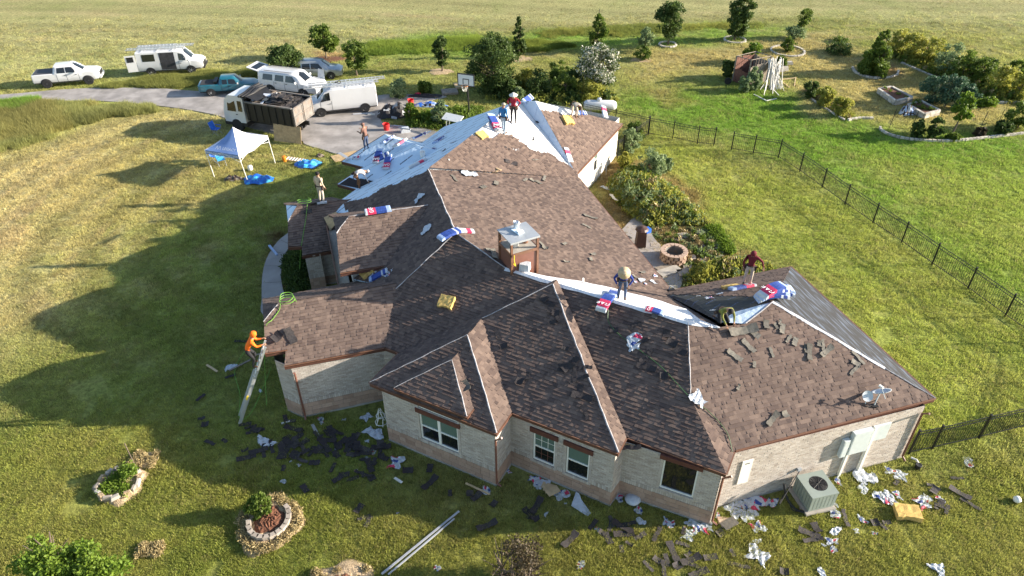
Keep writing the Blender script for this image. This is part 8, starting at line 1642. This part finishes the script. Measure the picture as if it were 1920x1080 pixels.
# long grass (tall clumps)
long_g = []
for k in range(3):
    me = tuft_mesh('long_grass_clump', 22, 0.22, 0.50, 0.011, 0.55); me.materials.append(MAT['grass_blade']); long_g.append(me)
def long_grass(poly, n, col, label, size=1.0, seed=0, soft=.6):
    r_ = np.random.default_rng(seed); P = world_poly(poly); lo, hi = P.min(0), P.max(0); X = r_.uniform(lo[0], hi[0], n*3); Y = r_.uniform(lo[1], hi[1], n*3); d = sdist(X, Y, P)+(fbm(X, Y, .6, seed, 3)-.5)*2.0; ok = (d > 0)&clear_mask(X, Y, -.1); X, Y, d = X[ok][:n], Y[ok][:n], d[ok][:n]
    S = (.55+.8*fbm(X, Y, .5, seed+1, 3))*size*np.clip(d/soft+.4, .4, 1); C = np.array(col)[None]*(.7+.7*fbm(X, Y, .35, seed+2, 3))[:, None]*(.8+.45*r_.random(len(X)))[:, None]; yl = (fbm(X, Y, .2, seed+3, 3) > .52); C[yl] = C[yl]*np.array((1.12, 1.02, 1.0))
    return scatter('long_grass', X, Y, X*0, S, C, long_g, label)
long_grass([(0, 192), (80, 188), (190, 196), (308, 202), (300, 212), (215, 222), (120, 248), (0, 285), (-120, 300), (-120, 205)], 4600, (.27, .275, .095), 'long olive and straw grass on the bank inside the drive curve', 1.2, 1)
long_grass([(-60, 192), (0, 190), (78, 186), (72, 200), (20, 212), (-60, 225)], 1300, (.18, .29, .045), 'bright green tall grass at the left end of the bank', 1.3, 2)
long_grass([(275, 150), (400, 135), (440, 142), (500, 120), (505, 140), (380, 160), (290, 166), (190, 165)], 2600, (.24, .25, .07), 'long grass between the parked vans and the drive', .9, 3)
long_grass([(640, 108), (690, 78), (760, 78), (850, 66), (935, 72), (940, 84), (860, 96), (700, 104)], 2800, (.19, .27, .045), 'tall lush grass strip at the edge of the hay field', 1.0, 4, 2.0)
long_grass([(1000, 62), (1090, 50), (1240, 45), (1440, 40), (1440, 50), (1250, 62), (1120, 70), (1010, 72)], 2200, (.22, .25, .06), 'tufted yellow green grass along the back row', .7, 5, 2.0)
long_grass([(900, 78), (1010, 70), (1080, 88), (1000, 98), (920, 96)], 1500, (.17, .22, .04), 'long grass tufts between the back row trees', 1.0, 6)
# scattered coarse tufts over lush lawn on the right and over the far field
X, Y = scat_region(36000, 26, 84, 1.0); ok = clear_mask(X, Y)&(fbm(X, Y, .45, 61, 4) > .50)&(X > -12); X, Y = X[ok], Y[ok]; C, Z = bilerp(X, Y); scatter('coarse_grass', X, Y, Z, (.16+.20*RNG.random(len(X))), C*(.85+.45*RNG.random(len(X)))[:, None], long_g, 'coarse grass tufts over the lawn and field')
# tree rings on the lawn in front
def mound(px, rx, ry, h, m_, name, label, par=None, hole=None, seed=0, world=None):
    rn = np.random.default_rng(seed); c = world if world is not None else G(*px); n, k = 40, 12; b = MB(); vs = [Vector((c.x, c.y, c.z+h*.6))]
    for i in range(1, k+1):
        for j in range(n):
            a = 2*pi*j/n; t = i/k; q = 1+.10*sin(3*a+seed)+.06*sin(7*a+seed*2)+rn.uniform(-.02, .02); z = h*(1-t**3)*(.75+.25*rn.random()) if i < k else -.03
            if hole and t < hole: z = h*.25*rn.random()+.05
            vs.append(Vector((c.x+rx*q*t*cos(a), c.y+ry*q*t*sin(a), c.z+z)))
    fs = [(0, 1+j, 1+(j+1) % n) for j in range(n)]+[(1+(i*n)+j, 1+(i+1)*n+j, 1+(i+1)*n+(j+1) % n, 1+i*n+(j+1) % n) for i in range(k-1) for j in range(n)]
    b.add(vs, fs, m_); o = b.build(name, par); 
    if par is None: tag(o, label, 'mulch')
    return o
cA = G(506, 983); wA = (G(446, 985)-G(566, 985)).length/2; root = thing('tree_bed', 'ring of pale straw mulch with red bark and a small bush', 'tree bed', cA)
mound(None, wA, wA*1.05, .20, 'straw_mulch', 'straw_ring', '', root, seed=1, world=cA); mound(None, wA*.56, wA*.62, .30, 'mulch', 'bark_mulch', '', root, seed=2, world=cA+Vector((-.0, .05, .04)))
for k in range(13): a = -2.9+k*.30; b = MB(); b.box(cA+Vector((wA*.60*cos(a), wA*.66*sin(a)+.05, .24)), (.25, .16, .14), 'flagstone', R=RZ(a+pi/2+.1)); b.build('stone', root)
V, T_ = leaves([((cA.x+wA*.8*cos(q*.25)*random.uniform(.9, 1.15), cA.y+wA*.84*sin(q*.25)*random.uniform(.9, 1.15), .14), (.20, .20, .07)) for q in range(26)], 2600, .045, aspect=4, seed=3, shell=.3); o = leaf_obj('straw_wisps', V, T_, 'leaf_straw', root); o.location = -cA
tree('small dense green bush growing in the straw and bark ring', (492, 970), 918, 52, 'leaf_mid', 1900, .085, .1, 'oval', seed=140, cat='bush', name='young_tree')
cB = G(226, 910); wB = (G(180, 905)-G(272, 905)).length/2; root = thing('tree_bed', 'older rock edged mound with grass and one thin stem', 'tree bed', cB); mound(None, wB, wB*.95, .20, 'edging_earth' if 'edging_earth' in MAT else 'mulch_grey' if 'mulch_grey' in MAT else 'straw_mulch', 'soil_mound', '', root, seed=5, world=cB)
rn = random.Random(8)
for k in range(15): a = k*2*pi/15+rn.uniform(-.1, .1); b = MB(); b.box(cB+Vector((wB*.80*cos(a), wB*.78*sin(a), .22)), (.36*rn.uniform(.5, 1.2), .2*rn.uniform(.6, 1.1), .12), ('edging_stone', 'straw_mulch', 'flagstone')[k % 3], R=RZ(a+pi/2+rn.uniform(-.5, .5)), taper=.7); b.build('stone', root)
V, T_ = leaves([((cB.x+rn.uniform(-1, 1)*wB*.5, cB.y+rn.uniform(-1, 1)*wB*.5, .20), (.25, .25, .08)) for _ in range(22)], 1500, .06, seed=6, aspect=3, upright=.4, shell=.1); o = leaf_obj('mound_grass', V, T_, 'leaf_bright', root); o.location = -cB
V, T_ = leaves([((cB.x+rn.uniform(-.2, .4), cB.y+.45+rn.uniform(-.2, .2), .5), (.28, .25, .22)) for _ in range(4)], 240, .09, seed=7, aspect=2); o = leaf_obj('leafy_stems', V, T_, 'leaf_bright', root); o.location = -cB
b = MB(); b.tube([cB+Vector((.5, .5, 0)), cB+Vector((.1, 1.0, 1.2))], .02, 'bark', n=5); b.build('stem', root)
mound((268, 864), .55, .45, .07, 'straw_mulch', 'straw_heap', 'small heap of pale straw beside the rock edged mound', seed=9); mound((282, 1033), .45, .16, .05, 'straw_mulch', 'straw_patch', 'thin patch of straw on the grass near the bottom left', seed=10)
mound((640, 1100), 1.15, 1.0, .12, 'straw_mulch', 'straw_heap', 'straw and bark ring cut by the bottom edge', seed=11); mound((637, 1100), .55, .55, .20, 'mulch', 'bark_heap', 'dark bark heap in the ring at the bottom edge', seed=12)
mound((612, 111), 1.6, .9, .08, 'mulch', 'bark_mulch', 'brown mulch under the young tree behind the silver car', seed=13)
for k, (x, y, rx, lb) in enumerate([(826, 134, 1.1, 'pale ring of dry earth under the narrow evergreen'), (972, 110, 1.3, 'ring of dry earth under the pointed evergreen'), (1117, 99, 1.0, 'ring of dry earth under the leaning young tree'), (1204, 112, 1.0, 'dry earth under the low bush of the back row')]): mound((x, y), rx, rx*.7, .05, 'straw_mulch', 'earth_ring', lb, seed=14+k)
# near trees at the bottom edge
pT = G(118, 1085, 0); root = thing('tree', 'bright leafy tree crown cut by the bottom left corner', 'tree', pT); cl = []
rn = random.Random(21)
for k in range(46): u, v = rn.gauss(118, 52), rn.gauss(1068, 22); q = G(u, v, rn.uniform(1.2, 2.4))-pT; cl.append(((q.x, q.y, q.z), (.30, .30, .24)))
V, T_ = leaves(cl, 7000, .105, seed=22, shell=.2); leaf_obj('crown', V, T_, 'leaf_bright', root); b = MB(); b.tube([(0, -.2, -.1), (0, .1, 1.0), (.1, .4, 2.0)], [.09, .06, .02], 'bark', n=7)
for k in range(8): a = k*.8; b.tube([(0, .1, .9), (cos(a)*.4, .1+sin(a)*.3, 1.3), (cos(a)*.8, .2+sin(a)*.35, 1.6)], [.04, .025, .01], 'bark', n=5)
b.build('trunk', root, world=False)
tree('sparse dark reddish bush cut by the bottom edge', (972, 1100), 985, 120, 'leaf_red', 2300, .075, .05, 'round', seed=150, cat='bush', name='bush', stems=4)
# walk-in shade planting left of the walkway
mat('edging_earth', (.2, .15, .1), .95)
V, T_ = leaves([((c.x+random.uniform(-w2, w2), c.y+random.uniform(-w2, w2)*.7, .08), (.16, .16, .05)) for c, w2 in [(G(268, 864), .45), (G(640, 1098), .95), (G(282, 1033), .35)] for _ in range(16)], 2600, .05, aspect=4, seed=33, shell=.3); tag(leaf_obj('straw_wisps', V, T_, 'leaf_straw'), 'loose straw on the small heaps at the bottom left', 'straw', None, 'stuff')
